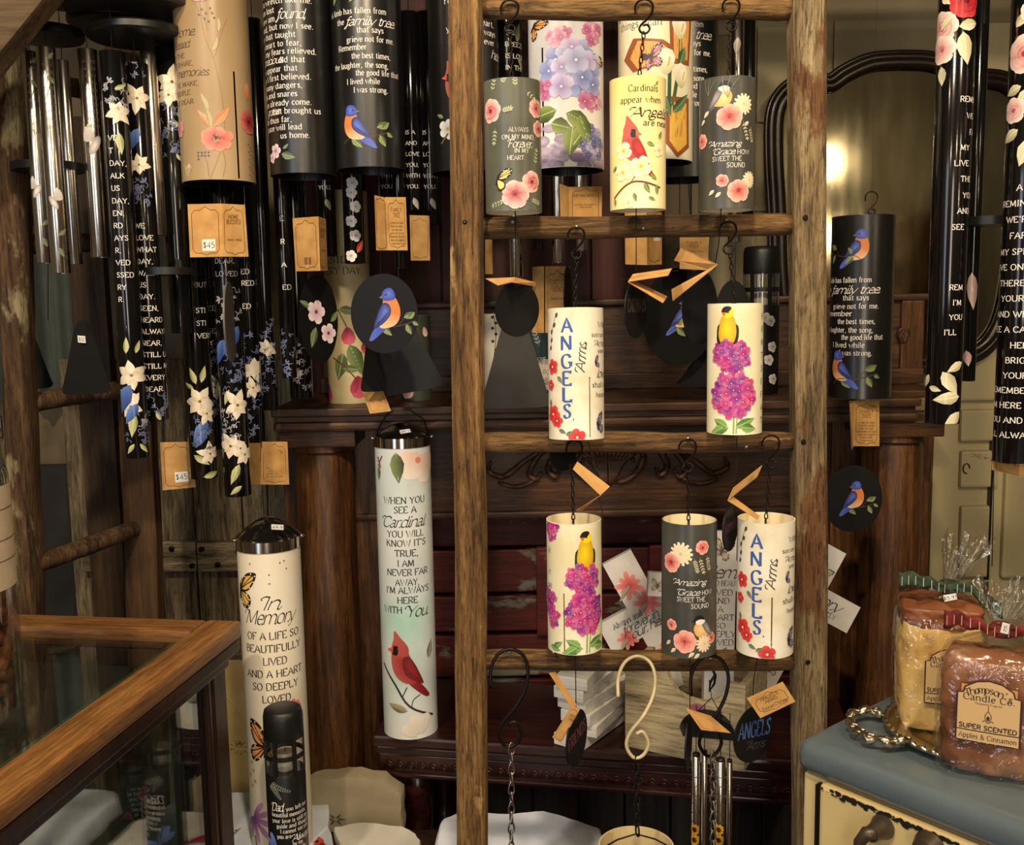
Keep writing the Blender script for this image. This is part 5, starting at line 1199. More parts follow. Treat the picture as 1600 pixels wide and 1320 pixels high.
facet([(976, 98), (990, 68), (1035, 74), (1050, 84), (1050, 106), (1035, 112), (990, 120)], am, bw); facet([(1043, 20), (1078, 20), (1074, 110), (1046, 110)], am, bw); facet([(1040, 160), (1074, 160), (1075, 236), (1057, 254), (1039, 232)], C(226, 178, 80), bw)
stem(p, [(k.x(1060, 60), 60), (k.x(1060, 100), 100), (k.x(1048, 185), 185)], 6, C(70, 100, 60)); stem(p, [(k.x(1045, 110), 110), (k.x(1044, 190), 190)], 6, C(50, 84, 60))
for x, y, L, a in ((1045, 190, 62, -2.0), (1050, 185, 44, -.8), (1060, 110, 30, -1.2)): leaf(p, k.x(x, y), y, L, 16, a, C(36, 64, 48), C(110, 140, 90))
for x, y, s_ in ((1060, 55, 20), (1040, 108, 22), (1062, 128, 20)):
    petal(p, 'flower_print', k.x(x, y + s_), y + s_ * .9, s_ * 1.9, s_ * 1.3, -1.6, C(196, 196, 150), C(248, 242, 224)); petal(p, 'flower_print', k.x(x + 2, y + s_ * .5), y + s_ * .5, s_ * 1.1, s_ * .8, -1.4, C(230, 214, 160), C(252, 246, 232)); stem(p, [(k.x(x + 2, y + 6), y + 6), (k.x(x + 5, y - 8), y - 8)], 2, C(214, 170, 70))
monarch(p, k.x(1017, 100), 100, 19, -.1, C(232, 130, 176), C(70, 40, 60)); monarch(p, k.x(1016, 100), 100, 14, 2.6, C(232, 140, 186), C(70, 40, 60)); k.done()
cord(k.t, [(1022, 250), (1008, 372)], BY + .01)
card(k.t, [(976, 330, 1.67), (1010, 330, 1.64), (1011, 414, 1.64), (977, 413, 1.67)], (), False); card(k.t, [(1010, 330, 1.64), (1034, 332, 1.68), (1034, 413, 1.68), (1011, 414, 1.64)], (), True, (40, 35))
k = big('black family tree cylinder partly behind the calla lily cylinder', 1068, 1066, 282, 108, M_SAT, 1.83)
family_text(k, 494, 20); k.done()
cord(k.t, [(1075, 276), (1080, 365)], 1.83); card(k.t, [(1062, 366, 1.8), (1108, 366, 1.8), (1106, 422, 1.8), (1062, 420, 1.8)], tagtext('FAMILY', 'TREE', 'A limb has fallen'), False)
# bluebird cylinder in front of the mirror
k = Cyl('large_cylinder_chime', 'black bluebird family tree cylinder hanging in front of the mirror', 'wind chime', 1348, 339, 1344, 619, 94, 1.80, M_SAT, M_SAT, None, GB, closed=True); p = k.p
family_text(k, 0, 0, .93, 1333, 440); bluebird(p, k.x(1340, 388), 388, 40, -1); branch_leaves(p, k.x(1330, 385), 385, 30, -1)
bluebird(p, k.x(1316, 575), 573, 40); branch_leaves(p, k.x(1322, 570), 570, 36); k.done()
hook(k.t, 1362, 300, 1.80, 1.80, .7); cord(k.t, [(1362, 332), (1348, 339)], 1.80)
a_ = local(k.t, W(1362, 301, 1.80)); B().sweep([a_, (a_.x, a_.y, RACKZ - k.zb)], .0002, 5).obj('hanging_line', M_CORD, k.t)
cord(k.t, [(1332, 612), (1330, 700), (1330, 728)], 1.78)
card(k.t, [(1327, 626, 1.77), (1334, 626, 1.76), (1333, 699, 1.76), (1330, 703, 1.77)], (), False); card(k.t, [(1334, 626, 1.76), (1374, 626, 1.78), (1374, 697, 1.78), (1333, 697, 1.76)], tagtext('FAMILY', 'TREE', 'A limb has fallen', 'from the family', 'tree that says', 'Remember the best', 'times the laughter', 'I lived while', 'I was strong'), True)
pd = disc(k.t, 1332, 779, 44, 53, 1.78, yaw=.3); branch_leaves(pd, -2, 0, 28, 1); bluebird(pd, 3, -2, 36, -1, .1); pd.build(pd.host)

# ------------------------------------------------------------------ tube chimes
M_SILV, nt, b = newmat('polished_aluminium'); b.inputs['Metallic'].default_value = 1; b.inputs['Roughness'].default_value = .2; b.inputs['Base Color'].default_value = (*lin((226, 220, 210)), 1)
M_GBLK = plain('gloss_black_tube', (14, 13, 14), .12, 0, .7, .03)
M_GBLKP = P_GLOSS
class Tube(Cyl):
    """one tube of a chime, as a part of the chime's root"""
    def __init__(s, root, xt, yt, xb, yb, wpx, Y, mat):
        a, b = W(xt, yt, Y), W(xb, yb, Y); s.root = root
        s.yt, s.yb, s.cxt, s.cxb, s.rp = yt, yb, xt, xb, wpx / 2
        s.R = s.rp * mpp((a + b) / 2); s.H = a.z - b.z
        X_ = b.x if yt < -20 else (a.x + b.x) / 2
        s.t = None; pos = local(root, (X_, Y, b.z)); fz = face_cam((X_, Y)) - root.rotation_euler.z
        R, H, wl = s.R, s.H, s.R * .16
        M_ = Matrix.Translation(pos) @ Matrix.Rotation(fz, 4, 'Z')
        s.o = B().lathe([(R - wl, .0), (R - .0006, .0), (R, .0008), (R, H - .0008), (R - .0006, H), (R - wl, H), (R - wl, 0)], 40, M_, False).obj('tube', mat, root, auto=40)
        s.p = Print(lambda u, v, o: tuple(M_ @ Vector(((R + o) * math.sin(u / s.rp), -(R + o) * math.cos(u / s.rp), s.z(max(yt + 1, min(yb - 1, v)))))), split=max(2., s.rp * .09))
        B().sweep([M_ @ Vector((0, 0, H + .08)), M_ @ Vector((0, 0, H - .004))], .0007, 6).obj('cord', M_CORD, root)
        s.pos = pos; s.topz = b.z + H
    def fin(s, mat=None): s.p.build(s.o, mat or P_GLOSS); return s
GT = 'tube wind chimes'
def chime(label, px, Y, ztop, group=GT):
    p = W(px, 300, Y); return thing('tube_chime', label, 'wind chime', (p.x, Y, ztop), face_cam(p), group)
def topdisc(root, px, py, r, Y, mat=None, name='top_ring', th=.012):
    c = local(root, W(px, py, Y)); B().lathe([(.0001, 0), (r * .96, 0), (r, .003), (r, th), (r * .97, th + .003), (.0001, th + .003)], 48, T(*c)).obj(name, mat or M_BLACK, root, auto=30)
    B().sweep([c + Vector((0, 0, th)), Vector((c.x, c.y, RACKZ - root.location.z))], .0012, 6).obj('cord', M_CORD, root)
def striker(root, px, py, r, Y, mat=None, ybot=None):
    c = local(root, W(px, py, Y)); B().lathe([(.0001, 0), (r, 0), (r, .012), (.0001, .012)], 36, T(*c)).obj('striker', mat or M_BLACK, root, auto=30)
    if ybot: e = local(root, W(px, ybot, Y)); B().sweep([c, e], .0008, 6).obj('cord', M_CORD, root)
def vtext(k, words, x, y0, dy, h, col=WHT, r=True, style='serif'):
    for i, s_ in enumerate(words):
        if s_: k.p.text(s_, k.x(x + (k.cxb - k.cxt) * (y0 + i * dy - k.yt) / (k.yb - k.yt), y0 + i * dy) if r else 0, y0 + i * dy, h, col, style, weight=1.15)
SILVP = lambda k, seed: None
def dove(k, x, y, s, fl=1):
    p = k.p; X_ = k.x(x, y); w1, w0 = C(226, 220, 212), C(160, 150, 144)
    for i in range(6): petal(p, 'dove_print', X_, y, s * (1.3 - i * .08), s * .3, (-1.9 - i * .22) if fl > 0 else (-1.2 + i * .22), w0, w1, 7)
    p.fan('dove_print', ell(X_, y + s * .3, s * .3, s * .75, .5 * fl), w0, w1)
c = chime('silver tube chime with doves at far left, three front tubes', 75, 1.62, 1.93)
topdisc(c, 75, 62, .055, 1.64); topdisc(c, 105, -3, .085, 1.66, plain('dark_ring', (50, 46, 42), .5))
for xt, yt, xb, yb, wd, Y in ((44, 81, 72, 411, 23, 1.58), (70, 75, 97, 427, 29, 1.56), (96, 95, 120, 413, 20, 1.62), (8, 137, 30, 372, 17, 1.78), (29, 142, 48, 372, 18, 1.80)):
    k = Tube(c, xt, yt, xb, yb, wd, Y, M_SILV)
    if wd > 20:
        for i in range(9): k.p.text(R_.choice(('LOVE', 'PEACE', 'HOPE', 'EVER')), -6, yt + 30 + i * 12, 4, C(90, 86, 80), 'serif')
        dove(k, xt + 14, yt + 120 + wd * 4, 16, 1 if wd < 25 else -1)
        for y, a in ((yt + 20, -.8), (yt + 45, .9), (yb - 40, 1.2), (yb - 60, -.7)): leaf(k.p, k.x(k.cx(y), y), y, 16, 8, a, C(74, 84, 62), C(120, 128, 96))
        stem(k.p, [(k.x(k.cx(yt + 10), yt), yt + 4), (k.x(k.cx(yt + 50) + 4, yt + 50), yt + 50), (k.x(k.cx(yt + 80) - 4, yt + 80), yt + 80)], 1.0, C(70, 60, 50))
        k.fin()
striker(c, 75, 268, .055, 1.63, ybot=500)
disc(c, 132, 558, 36, 58, 1.66, plain('matt_black_sail', (11, 11, 11), .7, 0, .2), 0.05, shape=bellshape(72, 116))
disc(c, 42, 558, 36, 52, 1.78, MATS['matt_black_sail'], 0.05, shape=bellshape(70, 100)); sticker(c, [(121, 524, 1.655), (133, 525, 1.655), (134, 536, 1.655), (122, 535, 1.655)], '$32')
c = chime('silver tube chime with a dove behind the black chimes at left', 185, 1.70, 1.93)
topdisc(c, 180, 41, .075, 1.72)
for xt, yt, xb, yb, wd, Y in ((136, 78, 158, 402, 29, 1.63), (231, 82, 249, 368, 24, 1.66), (190, 120, 205, 330, 20, 1.76)):
    k = Tube(c, xt, yt, xb, yb, wd, Y, M_SILV)
    if wd == 29:
        dove(k, 148, 220, 22, 1)
        for i in range(10): k.p.text('LOVED', -8, 100 + i * 11, 4, C(90, 86, 80), 'serif')
    k.fin()
# black floral chimes
def magtube(root, xt, yt, xb, yb, wd, Y, mags=(), dam=(), words=None, leaves=(), blues=()):
    k = Tube(root, xt, yt, xb, yb, wd, Y, M_GBLK); p = k.p
    for (y0, y1, s_) in dam: damask(p, 0, y0, wd * .95, y1 - y0, C(178, 178, 190) if s_ else C(112, 120, 156), seed=int(y0 + xt))
    for (dx, y, L, a) in leaves: leaf(p, dx, y, L, L * .36, a, C(132, 140, 84), C(214, 214, 160))
    for (dx, y, r) in blues: leaf(p, dx, y, r * 2.4, r, 2.1, C(40, 66, 140), C(110, 146, 210), 'bird_print', False)
    for (dx, y, r) in mags: magnolia(p, dx, y, r, a0=y * .1, seed=int(y))
    if words:
        ww, y0, dy, off = words
        for i, s_ in enumerate(ww): p.text(s_, off, y0 + i * dy, 7.5, WHT, 'slab', anchor='l', xs=.95)
    return k.fin()
c = chime('glossy black chime with white magnolias, longest of the left chimes', 215, 1.62, 1.94)
topdisc(c, 215, 62, .078, 1.66); topdisc(c, 205, 20, .105, 1.66, MATS['dark_ring'])
MISS = ('WE', 'LOVE', 'WHAT', 'DAY,', 'WALK', 'US', 'DAY.', 'SEEN,', 'HEARD', 'ALWAYS', 'NEAR,', 'STILL LOVED', 'STILL MISSED', 'EVERY', 'DEAR.')
magtube(c, 178, 82, 213, 714, 38, 1.60, ((3, 175, 17), (-2, 580, 22), (-10, 615, 16), (-6, 480 + 150, 18)), ((130, 185, 1), (640, 700, 0), (640, 668, 1)), (('', '', '', 'VE', 'T', 'DAY,', 'ALK', 'US', 'DAY,', 'EN,', 'RD', 'AYS', 'R,', 'VED', 'SSED', 'RY', 'R.'), 160, 19, -14), ((-8, 545, 26, -1.5), (6, 545, 22, -1.2), (0, 140, 20, -.4), (2, 205, 34, 1.5), (-2, 640, 40, 1.7), (4, 690, 20, .9), (-4, 690, 20, 2.2)), ((-4, 595, 26), (4, 625, 16)))
magtube(c, 214, 100, 242, 655, 38, 1.645, ((0, 155, 18), (-3, 255, 15)), ((95, 130, 0), (280, 320, 0), (620, 655, 0)), (MISS, 352, 18.3, -16), ((0, 640, 20, 1.2),), ((0, 200, 18),))
magtube(c, 258, 75, 290, 520, 38, 1.70, ((4, 130, 22), (-2, 150, 16)), ((165, 250, 0),), None, ((8, 180, 22, -.6), (-4, 190, 24, .3), (4, 240, 18, .8)))
striker(c, 262, 430, .05, 1.67)
c = chime('glossy black chime with magnolias hanging below the tan cylinder', 335, 1.66, 1.94)
topdisc(c, 335, -40, .085, 1.76)
magtube(c, 286, 60, 313, 746, 42, 1.76, ((0, 620, 22), (10, 640, 15), (12, 705, 16)), ((640, 700, 0),), (('', 'BUT', '', 'STI', 'STI', 'VERY'), 420, 20, 2), ((-4, 592, 28, -1.9), (4, 590, 28, -1.3), (-8, 600, 20, -2.6), (-14, 706, 30, .6), (0, 742, 30, -.2)), ((10, 650, 20), (8, 665, 14)))
magtube(c, 340, 60, 368, 773, 42, 1.72, ((6, 625, 20), (-8, 690, 20), (14, 705, 16)), ((442, 500, 1), (545, 610, 0), (640, 690, 1)), (('DEAR,', 'LOVED'), 402, 20, -18), ((4, 720, 36, 2.0), (-6, 600, 26, 1.9), (6, 755, 24, 2.5)), ((-8, 520, 22), (14, 500, 22)))
magtube(c, 312, 60, 336, 700, 34, 1.85, ((0, 600, 16),), ((540, 660, 0),), (('VED', '', 'SSED', 'RY'), 478, 18, -12))
magtube(c, 378, 60, 392, 720, 30, 1.88, ((2, 570, 16), (0, 600, 14)), ((520, 690, 0),), (('ED', 'RED', '', 'ED'), 420, 18, -10), (), ((0, 560, 16),))
card(c, [(250, 691, 1.80), (298, 690, 1.80), (306, 761, 1.80), (254, 766, 1.80)], (), True, (36, 60)); card(c, [(388, 692, 1.83), (406, 692, 1.80), (406, 757, 1.80), (390, 757, 1.83)], (), False); card(c, [(408, 690, 1.80), (449, 690, 1.82), (452, 757, 1.82), (407, 757, 1.80)], tagtext('SUMMER', 'PSALM', 'Those we love', 'do not go away', 'they walk beside', 'us every day', 'unseen unheard', 'but always near'), True)
cord(c, [(408, 640), (409, 700)], 1.80); cord(c, [(410, 757), (414, 835)], 1.80)
c = chime('dark tube chime with scrollwork between the two left verse cylinders', 455, 1.80, 1.94)
topdisc(c, 455, -60, .07, 1.80)
magtube(c, 432, 30, 448, 590, 24, 1.78, (), ((520, 590, 0),), (('E', '', 'R', '', 'A', '', 'ED'), 340, 18, -4)); magtube(c, 452, 30, 466, 622, 36, 1.84, ((-6, 580, 8),), ((528, 615, 1),)); magtube(c, 400, 30, 416, 640, 26, 1.86, ((0, 540, 14),), ((500, 620, 0),))
c = chime('dark tube chime with white blossoms below the family tree cylinder', 552, 1.80, 1.94)
topdisc(c, 560, -60, .07, 1.82)
k = Tube(c, 545, 30, 551, 412, 32, 1.80, M_GBLK)
for x, y in ((-2, 300), (4, 322), (-4, 345), (2, 368), (-6, 400), (0, 285)): flower(k.p, x, y, 10, 5, C(206, 200, 196), C(240, 238, 234), C(160, 150, 130), .85)
leaf(k.p, 4, 395, 24, 10, -1.1, C(140, 50, 40), C(190, 80, 60)); k.fin()
for xt, xb, yb in ((500, 510, 400), (600, 604, 330), (640, 645, 330), (668, 672, 350)):
    k = Tube(c, xt, 20, xb, yb, 30, 1.90, M_GBLK)
    vtext(k, ('IS A', 'AND', 'LOVE', 'YOU,', 'WITH', 'YOU.'), xt - 10, 210, 17, 6); leaf(k.p, 0, 310, 20, 9, 1.2, C(150, 140, 120), C(200, 196, 180)); k.fin()
card(c, [(640, 336, 1.86), (671, 337, 1.86), (672, 407, 1.86), (642, 407, 1.86)], (), True)
c = chime('silver tube chime hanging behind the middle of the ladder', 860, 1.90, 1.95)
topdisc(c, 845, -40, .08, 1.92)
for xt, xb, yb, wd, mt in ((800, 806, 432, 22, M_SILV), (868, 872, 410, 20, M_SILV), (905, 907, 392, 20, M_SILV), (838, 840, 390, 18, M_GBLK), (782, 800, 130, 48, M_GBLK)):
    k = Tube(c, xt, -20, xb, yb, wd, 1.90 if wd < 40 else 1.80, mt)
    if wd == 22:
        for i in range(9): k.p.text('LOVE', -7, 300 + i * 14, 5, C(80, 76, 70), 'serif')
    if wd == 48: vtext(k, ('TREE', 'BREEZE', 'IS LOVE', 'IN THE'), 780, 60, 18, 7); leaf(k.p, 18, 70, 30, 12, -1.4, C(120, 130, 90), C(180, 186, 140)); leaf(k.p, 20, 95, 24, 10, .8, C(120, 130, 90), C(180, 186, 140))
    k.fin()
disc(c, 805, 563, 43, 52, 1.86, M_SAILG, .1, shape=bellshape(112, 150)); cord(c, [(806, 432), (806, 490)], 1.86)
card(c, [(832, 417, 1.95), (850, 416, 1.94), (850, 520, 1.94), (832, 520, 1.95)], (), False); card(c, [(852, 416, 1.94), (890, 416, 1.95), (890, 520, 1.95), (852, 520, 1.94)], tagtext('FOREVER', 'FRIENDS', 'Sonnet Chimes'), True)
card(c, [(758, 374, 1.95), (769, 374, 1.95), (770, 428, 1.95), (758, 428, 1.95)], (), False); disc(c, 888, 460, 6, 44, 1.90)
c = chime('silver tube chime with a dark vine behind the top right rung hook', 1155, 1.90, 1.95)
topdisc(c, 1152, -60, .06, 1.90)
k = Tube(c, 1150, 15, 1150, 378, 22, 1.90, M_SILV); leaf(k.p, 2, 60, 26, 12, 1.7, C(140, 130, 120), C(190, 180, 170)); stem(k.p, [(-4, 90), (4, 130), (-3, 180), (4, 240)], 1.4, C(60, 44, 40)); k.fin()
k = Tube(c, 1170, 15, 1170, 340, 18, 1.96, M_GBLK); k.fin()
disc(c, 1145, 490, 27, 52, 1.84, M_SAIL, .3, shape=[(27 * math.cos(t * pi / 20), 52 * math.sin(t * pi / 20)) for t in range(40)]); cord(c, [(1150, 378), (1148, 440)], 1.86)
c = chime('black bell-shaped sail chime behind the bluebird disc', 625, 1.86, 1.94)
topdisc(c, 620, -70, .05, 1.88); k = Tube(c, 618, -10, 622, 420, 20, 1.87, M_GBLK); k.fin(); cord(c, [(622, 418), (626, 500)], 1.83)
disc(c, 626, 545, 58, 68, 1.80, plain('slate_bell_sail', (34, 35, 38), .55, 0, .3), .1, shape=bellshape(118, 140), lean=-.14); disc(c, 582, 560, 20, 52, 1.74, MATS['matt_black_sail'], .2, shape=bellshape(40, 104))
card(c, [(566, 612, 1.78), (598, 609, 1.78), (611, 642, 1.74), (578, 646, 1.74)], [('CHIME', 30, 45, 8, 'serif')], True)
c = chime('dark bluebird disc chime behind the goldfinch cylinder', 1060, 1.90, 1.94)
topdisc(c, 1062, -60, .05, 1.94); cord(c, [(1062, -40), (1062, 440)], 1.88)
pd = disc(c, 1062, 495, 56, 76, 1.86, MATS['matt_black_sail'], .4); bluebird(pd, 6, -2, 40, -1); branch_leaves(pd, 0, 0, 34); pd.build(pd.host); disc(c, 1110, 575, 56, 26, 1.90, MATS['matt_black_sail'], 0.05, shape=bellshape(110, 60))

# right-hand long tubes
c = chime('glossy black chime with roses at the right reading A cardinal reminder', 1520, 1.45, 1.95)
topdisc(c, 1530, -110, .08, 1.47)
k = Tube(c, 1486, -60, 1472, 660, 54, 1.42, M_GBLK); p = k.p
RL0, RL1 = C(176, 168, 130), C(236, 226, 192)
rose(p, -22, 42, 26, C(190, 90, 100), C(236, 180, 176), C(248, 226, 214)); rose(p, 14, 6, 26, C(110, 14, 26), C(176, 34, 46), C(206, 66, 70)); rose(p, -20, 75, 22, C(206, 120, 120), C(240, 196, 190), C(250, 232, 220)); flower(p, -10, -6, 16, 8, C(200, 180, 130), C(240, 226, 190))
for dx, y, L, a in ((-6, 28, 26, 2.4), (4, 44, 36, -.2), (10, 52, 50, 1.4), (-20, 100, 30, 1.5), (-2, 575, 44, 1.0), (30, 560, 30, 2.6), (-24, 580, 24, 2.0), (26, 615, 42, 3.0), (28, 640, 38, 2.3), (-22, 600, 20, .3), (24, 640, 26, 1.9)): leaf(p, dx, y, L, L * .5, a, RL0, RL1)
REM = ('A CARDINAL', 'REMINDS ME', 'WHEN I AM', 'FAR AWAY', 'MY SPIRIT', 'LIVES ON', 'THERE IN', 'YOUR HEART', 'AND WHEN', '', 'SEE A C', '', '', 'REMEMBER', "I'M HERE", 'YOU AND', "I'LL ALWAYS")
for i, (s_, x, y) in enumerate((('A', 1508, 132), ('REMINDER', 1491, 156), ('WE', 1500, 181), ('FAR', 1504, 205), ('MY', 1492, 229), ('LIVE', 1484, 253), ('THE', 1493, 277), ('YOU', 1496, 302), ('AND', 1489, 326), ('SEE', 1482, 351), ('REM', 1480, 445), ("I'M", 1485, 469), ('YOU', 1480, 492), ("I'LL", 1473, 516))): p.text(s_, k.x(x, y), y, 8.2, WHT, 'slab', xs=.9)
k.fin()
k = Tube(c, 1522, -60, 1512, 595, 22, 1.50, M_GBLK); leaf(k.p, 0, 420, 60, 18, 1.5, C(150, 120, 120), C(206, 180, 176)); leaf(k.p, -4, 545, 26, 14, 1.4, C(180, 140, 140), C(220, 190, 184)); k.fin()
k = Tube(c, 1600, -60, 1583, 720, 62, 1.38, M_GBLK); p = k.p
rose(p, -8, 82, 30, C(170, 70, 80), C(230, 160, 156), C(248, 224, 214)); rose(p, 20, 92, 24, C(170, 20, 36), C(214, 60, 60), C(240, 110, 96)); rose(p, 16, 40, 24, C(200, 130, 120), C(240, 206, 190), C(250, 236, 222)); rose(p, -22, 165, 20, C(200, 110, 120), C(240, 190, 186), C(250, 230, 220)); rose(p, 0, 20, 18, C(200, 180, 140), C(236, 222, 186), C(246, 236, 210))
for dx, y, L, a in ((-24, 40, 28, -.9), (-12, 130, 30, 2.8), (0, 135, 30, 2.2), (-14, 195, 34, 2.6), (4, 210, 44, 1.9), (20, 180, 30, .6), (-6, 15, 30, -1.3), (10, 250, 26, 1.2)): leaf(p, dx, y, L, L * .55, a, RL0, RL1)
for s_, x, y in (('A CARDINAL', 1581, 288), ('REMINDER', 1563, 312), ("WE'RE NOT", 1568, 337), ('FAR APART', 1573, 362), ('MY SPIRIT', 1561, 387), ('LIVE ON', 1558, 411), ('THERE IN', 1561, 436), ('YOUR HEART', 1563, 460), ('AND WHEN', 1558, 485), ('SEE A CARDINAL', 1556, 509), ('HERE', 1576, 534), ('BRIGHT', 1570, 558), ('YOUR DAY', 1567, 582), ('REMEMBER', 1553, 606), ("I'M HERE", 1554, 630), ('YOU AND', 1553, 654), ("I'LL ALWAYS", 1551, 678)): p.text(s_, k.x(x, y), y, 9, WHT, 'slab', xs=.95)
k.fin()
card(c, [(1551, 706, 1.39), (1612, 716, 1.41), (1610, 748, 1.41), (1550, 734, 1.39)], [('Sonnet Chimes', 30, 40, 16, 'script')], True); cord(c, [(1553, 735), (1552, 790), (1550, 885)], 1.39); striker(c, 1545, 353, .045, 1.47)

# rack of iron bars overhead that the chimes hang from
rk = thing('hanging_rack', 'iron bar rack under the ceiling that the chimes hang from', 'rack', (0, 1.65, RACKZ))
for y in (1.40, 1.47, 1.62, 1.66, 1.68, 1.72, 1.76, 1.80, 1.83, 1.88, 1.92, 1.94): B().box((.0, y - 1.65, .004), (2.6, .008, .008)).obj('bar', M_BLKMET, rk)
for x in (-1.2, 1.2):
    B().box((x, .02, .012), (.012, .62, .012)).obj('cross_bar', M_BLKMET, rk)
    B().box((x, .0, .27), (.012, .012, .52)).obj('hanger', M_BLKMET, rk)
# ------------------------------------------------------------------ tall lidded cylinders
def yz(px, z, Y):
    """photo row at which height z appears at depth Y"""
    lo, hi = -400, 2200
    for _ in range(40):
        m_ = (lo + hi) / 2
        if W(px, m_, Y).z > z: lo = m_
        else: hi = m_
    return lo
M_LID, nt, b = newmat('smoked_chrome'); b.inputs['Metallic'].default_value = 1; b.inputs['Roughness'].default_value = .13; b.inputs['Base Color'].default_value = (*lin((196, 188, 178)), 1)
M_LIDB = plain('gloss_black_lid', (20, 17, 16), .12, 0, .7)
STZ = .56                                    # top of the flat stone
def lid(k, y0, stk):
    R, H = k.R, k.H; h = (k.yt - y0) * mpp((k.X, k.Y, 1))
    B().lathe([(R * .9, H - .002), (R * 1.03, H - .002), (R * 1.03, H + .016), (R * .99, H + .018)], 60).obj('lid_band', M_LID, k.t, auto=30)
    B().lathe([(R * 1.0, H + .017), (R * .97, H + .019), (R * .7, H + .019 + (h - .019) * .42), (R * .4, H + .019 + (h - .019) * .78), (R * .16, H + .019 + (h - .019) * .97), (.0001, H + h)], 60).obj('lid', M_LIDB, k.t, auto=40)
    for s_ in (-1, 1): B().lathe([(.0001, -.004), (.0035, -.002), (.0035, .003), (.0001, .005)], 12, T(s_ * R * 1.05, 0, H + .012, ry=s_ * pi / 2)).obj('rivet', M_LID, k.t)
    if stk: sticker(k.t, stk)
yb = yz(433, STZ, 1.65)
k = Cyl('memorial_cylinder', 'tall ivory cylinder with butterflies and black lid reading In Memory of a life', 'memorial lantern', 428, 851, 434, yb, 95, 1.65, M_IVORY, None, None, 'tall memorial cylinders with lids'); p = k.p
lid(k, 806, [(424, 819, 1.60), (443, 820, 1.60), (443, 828, 1.60), (424, 827, 1.60)])
BK = C(38, 34, 32)
k.txt('In', 414, 440, 936, 20, BK, 'script', 1.0); k.txt('Memory', 391, 462, 957, 21, BK, 'script', 1.0)
for s_, a, b_, y in (('OF A LIFE SO', 393, 467, 980), ('BEAUTIFULLY', 391, 469, 999), ('LIVED', 414, 449, 1018), ('AND A HEART', 391, 470, 1037), ('SO DEEPLY', 398, 464, 1056), ('LOVED', 411, 453, 1075)): k.txt(s_, a, b_, y, 10.8, BK, 'serif', 1.25)
monarch(p, k.x(385, 895), 908, 30, .15, C(236, 186, 80)); monarch(p, k.x(414, 1142), 1142, 34, .2, C(236, 140, 84), two=True)
for x, y, r, a in ((457, 1096, 22, -1.6), (457, 1096, 20, -1.1), (457, 1096, 20, -2.1), (457, 1096, 18, -.7), (457, 1096, 18, -2.5)): petal(p, 'flower_print', k.x(x, y), y, r, r * .42, a, C(190, 60, 96), C(236, 130, 150))
for i in range(7): petal(p, 'flower_print', k.x(392, 1256), 1256, 46 - abs(i - 3) * 4, 9, -.9 + i * .55, C(110, 56, 130), C(222, 170, 216))
stem(p, [(k.x(412, 1180), 1180), (k.x(413, 1240), 1240)], 1.5, C(130, 120, 110)); stem(p, [(k.x(393, 1285), 1285), (k.x(396, 1310), 1310)], 3, C(90, 110, 70))
for x, y in ((392, 1170), (394, 1182), (390, 1190), (396, 1198), (392, 1206)): p.dot('berry_print', k.x(x, y), y, 3, C(206, 176, 70), 7)
for x, y in ((400, 868), (443, 868), (449, 866), (452, 878), (427, 884), (427, 897), (474, 870)): p.dot('speck_print', k.x(x, y), y, 1.2, C(70, 60, 50), 6)
k.done()
yb = yz(642, TZ + .0005, 1.85)
k = Cyl('memorial_cylinder', 'tall pale misty cylinder with red cardinal and black lid on the side table', 'memorial lantern', 628, 693, 643, yb, 85, 1.85, mottled('mint_mist_print', [(.3, (176, 214, 200)), (.45, (214, 226, 224)), (.6, (226, 228, 226)), (.75, (240, 234, 220))], 6, .36), None, None, 'tall memorial cylinders with lids'); p = k.p
lid(k, 660, [(624, 672, 1.80), (640, 670, 1.80), (642, 675, 1.80), (626, 678, 1.80)])
for s_, a, b_, y in (('WHEN YOU', 601, 661, 776), ('SEE A', 616, 649, 790), ('YOU WILL', 606, 660, 826), ("KNOW IT'S", 605, 663, 840), ('TRUE,', 617, 652, 855), ('I AM', 621, 646, 870), ('NEVER FAR', 606, 666, 884), ('AWAY,', 618, 654, 899), ("I'M ALWAYS", 605, 668, 911), ('HERE', 621, 652, 926), ('WITH', 602, 628, 941)): k.txt(s_, a, b_, y, 9.6, BK, 'serif', 1.3)
k.txt('Cardinal', 599, 661, 811, 16, BK, 'script', 1.05); k.txt('You.', 633, 668, 947, 17, BK, 'script', 1.05)
for L, wd, a, x, y in ((44, 34, 2.0, 650, 700), (44, 34, 1.3, 655, 705), (36, 26, 2.6, 645, 703), (34, 28, .7, 660, 705), (30, 20, 1.7, 652, 708)): petal(p, 'flower_print', k.x(x, y), y, L, wd, a, C(240, 200, 180), C(250, 240, 226))
p.dot('flower_print', k.x(651, 713), 713, 5, C(232, 140, 110)); leaf(p, k.x(618, 700), 700, 46, 22, 1.5, C(34, 50, 30), C(150, 160, 100)); leaf(p, k.x(593, 722), 722, 22, 9, 1.6, C(60, 80, 50), C(130, 140, 90)); stem(p, [(k.x(592, 722), 722), (k.x(598, 706), 706)], 2, C(90, 40, 60))
for i in range(4): p.dot('berry_print', k.x(592 + i, 710 + i * 4), 710 + i * 4, 2.4, C(150, 70, 110), 6)
stem(p, [(k.x(601, 1023), 1023), (k.x(618, 1052), 1052), (k.x(640, 1085), 1085), (k.x(676, 1106), 1106)], 3.2, C(60, 44, 36)); stem(p, [(k.x(643, 1086), 1086), (k.x(646, 1075), 1075), (k.x(656, 1068), 1068)], 1.4, C(60, 44, 36)); stem(p, [(k.x(636, 1055), 1055), (k.x(628, 1072), 1072)], 1.6, C(60, 44, 36))
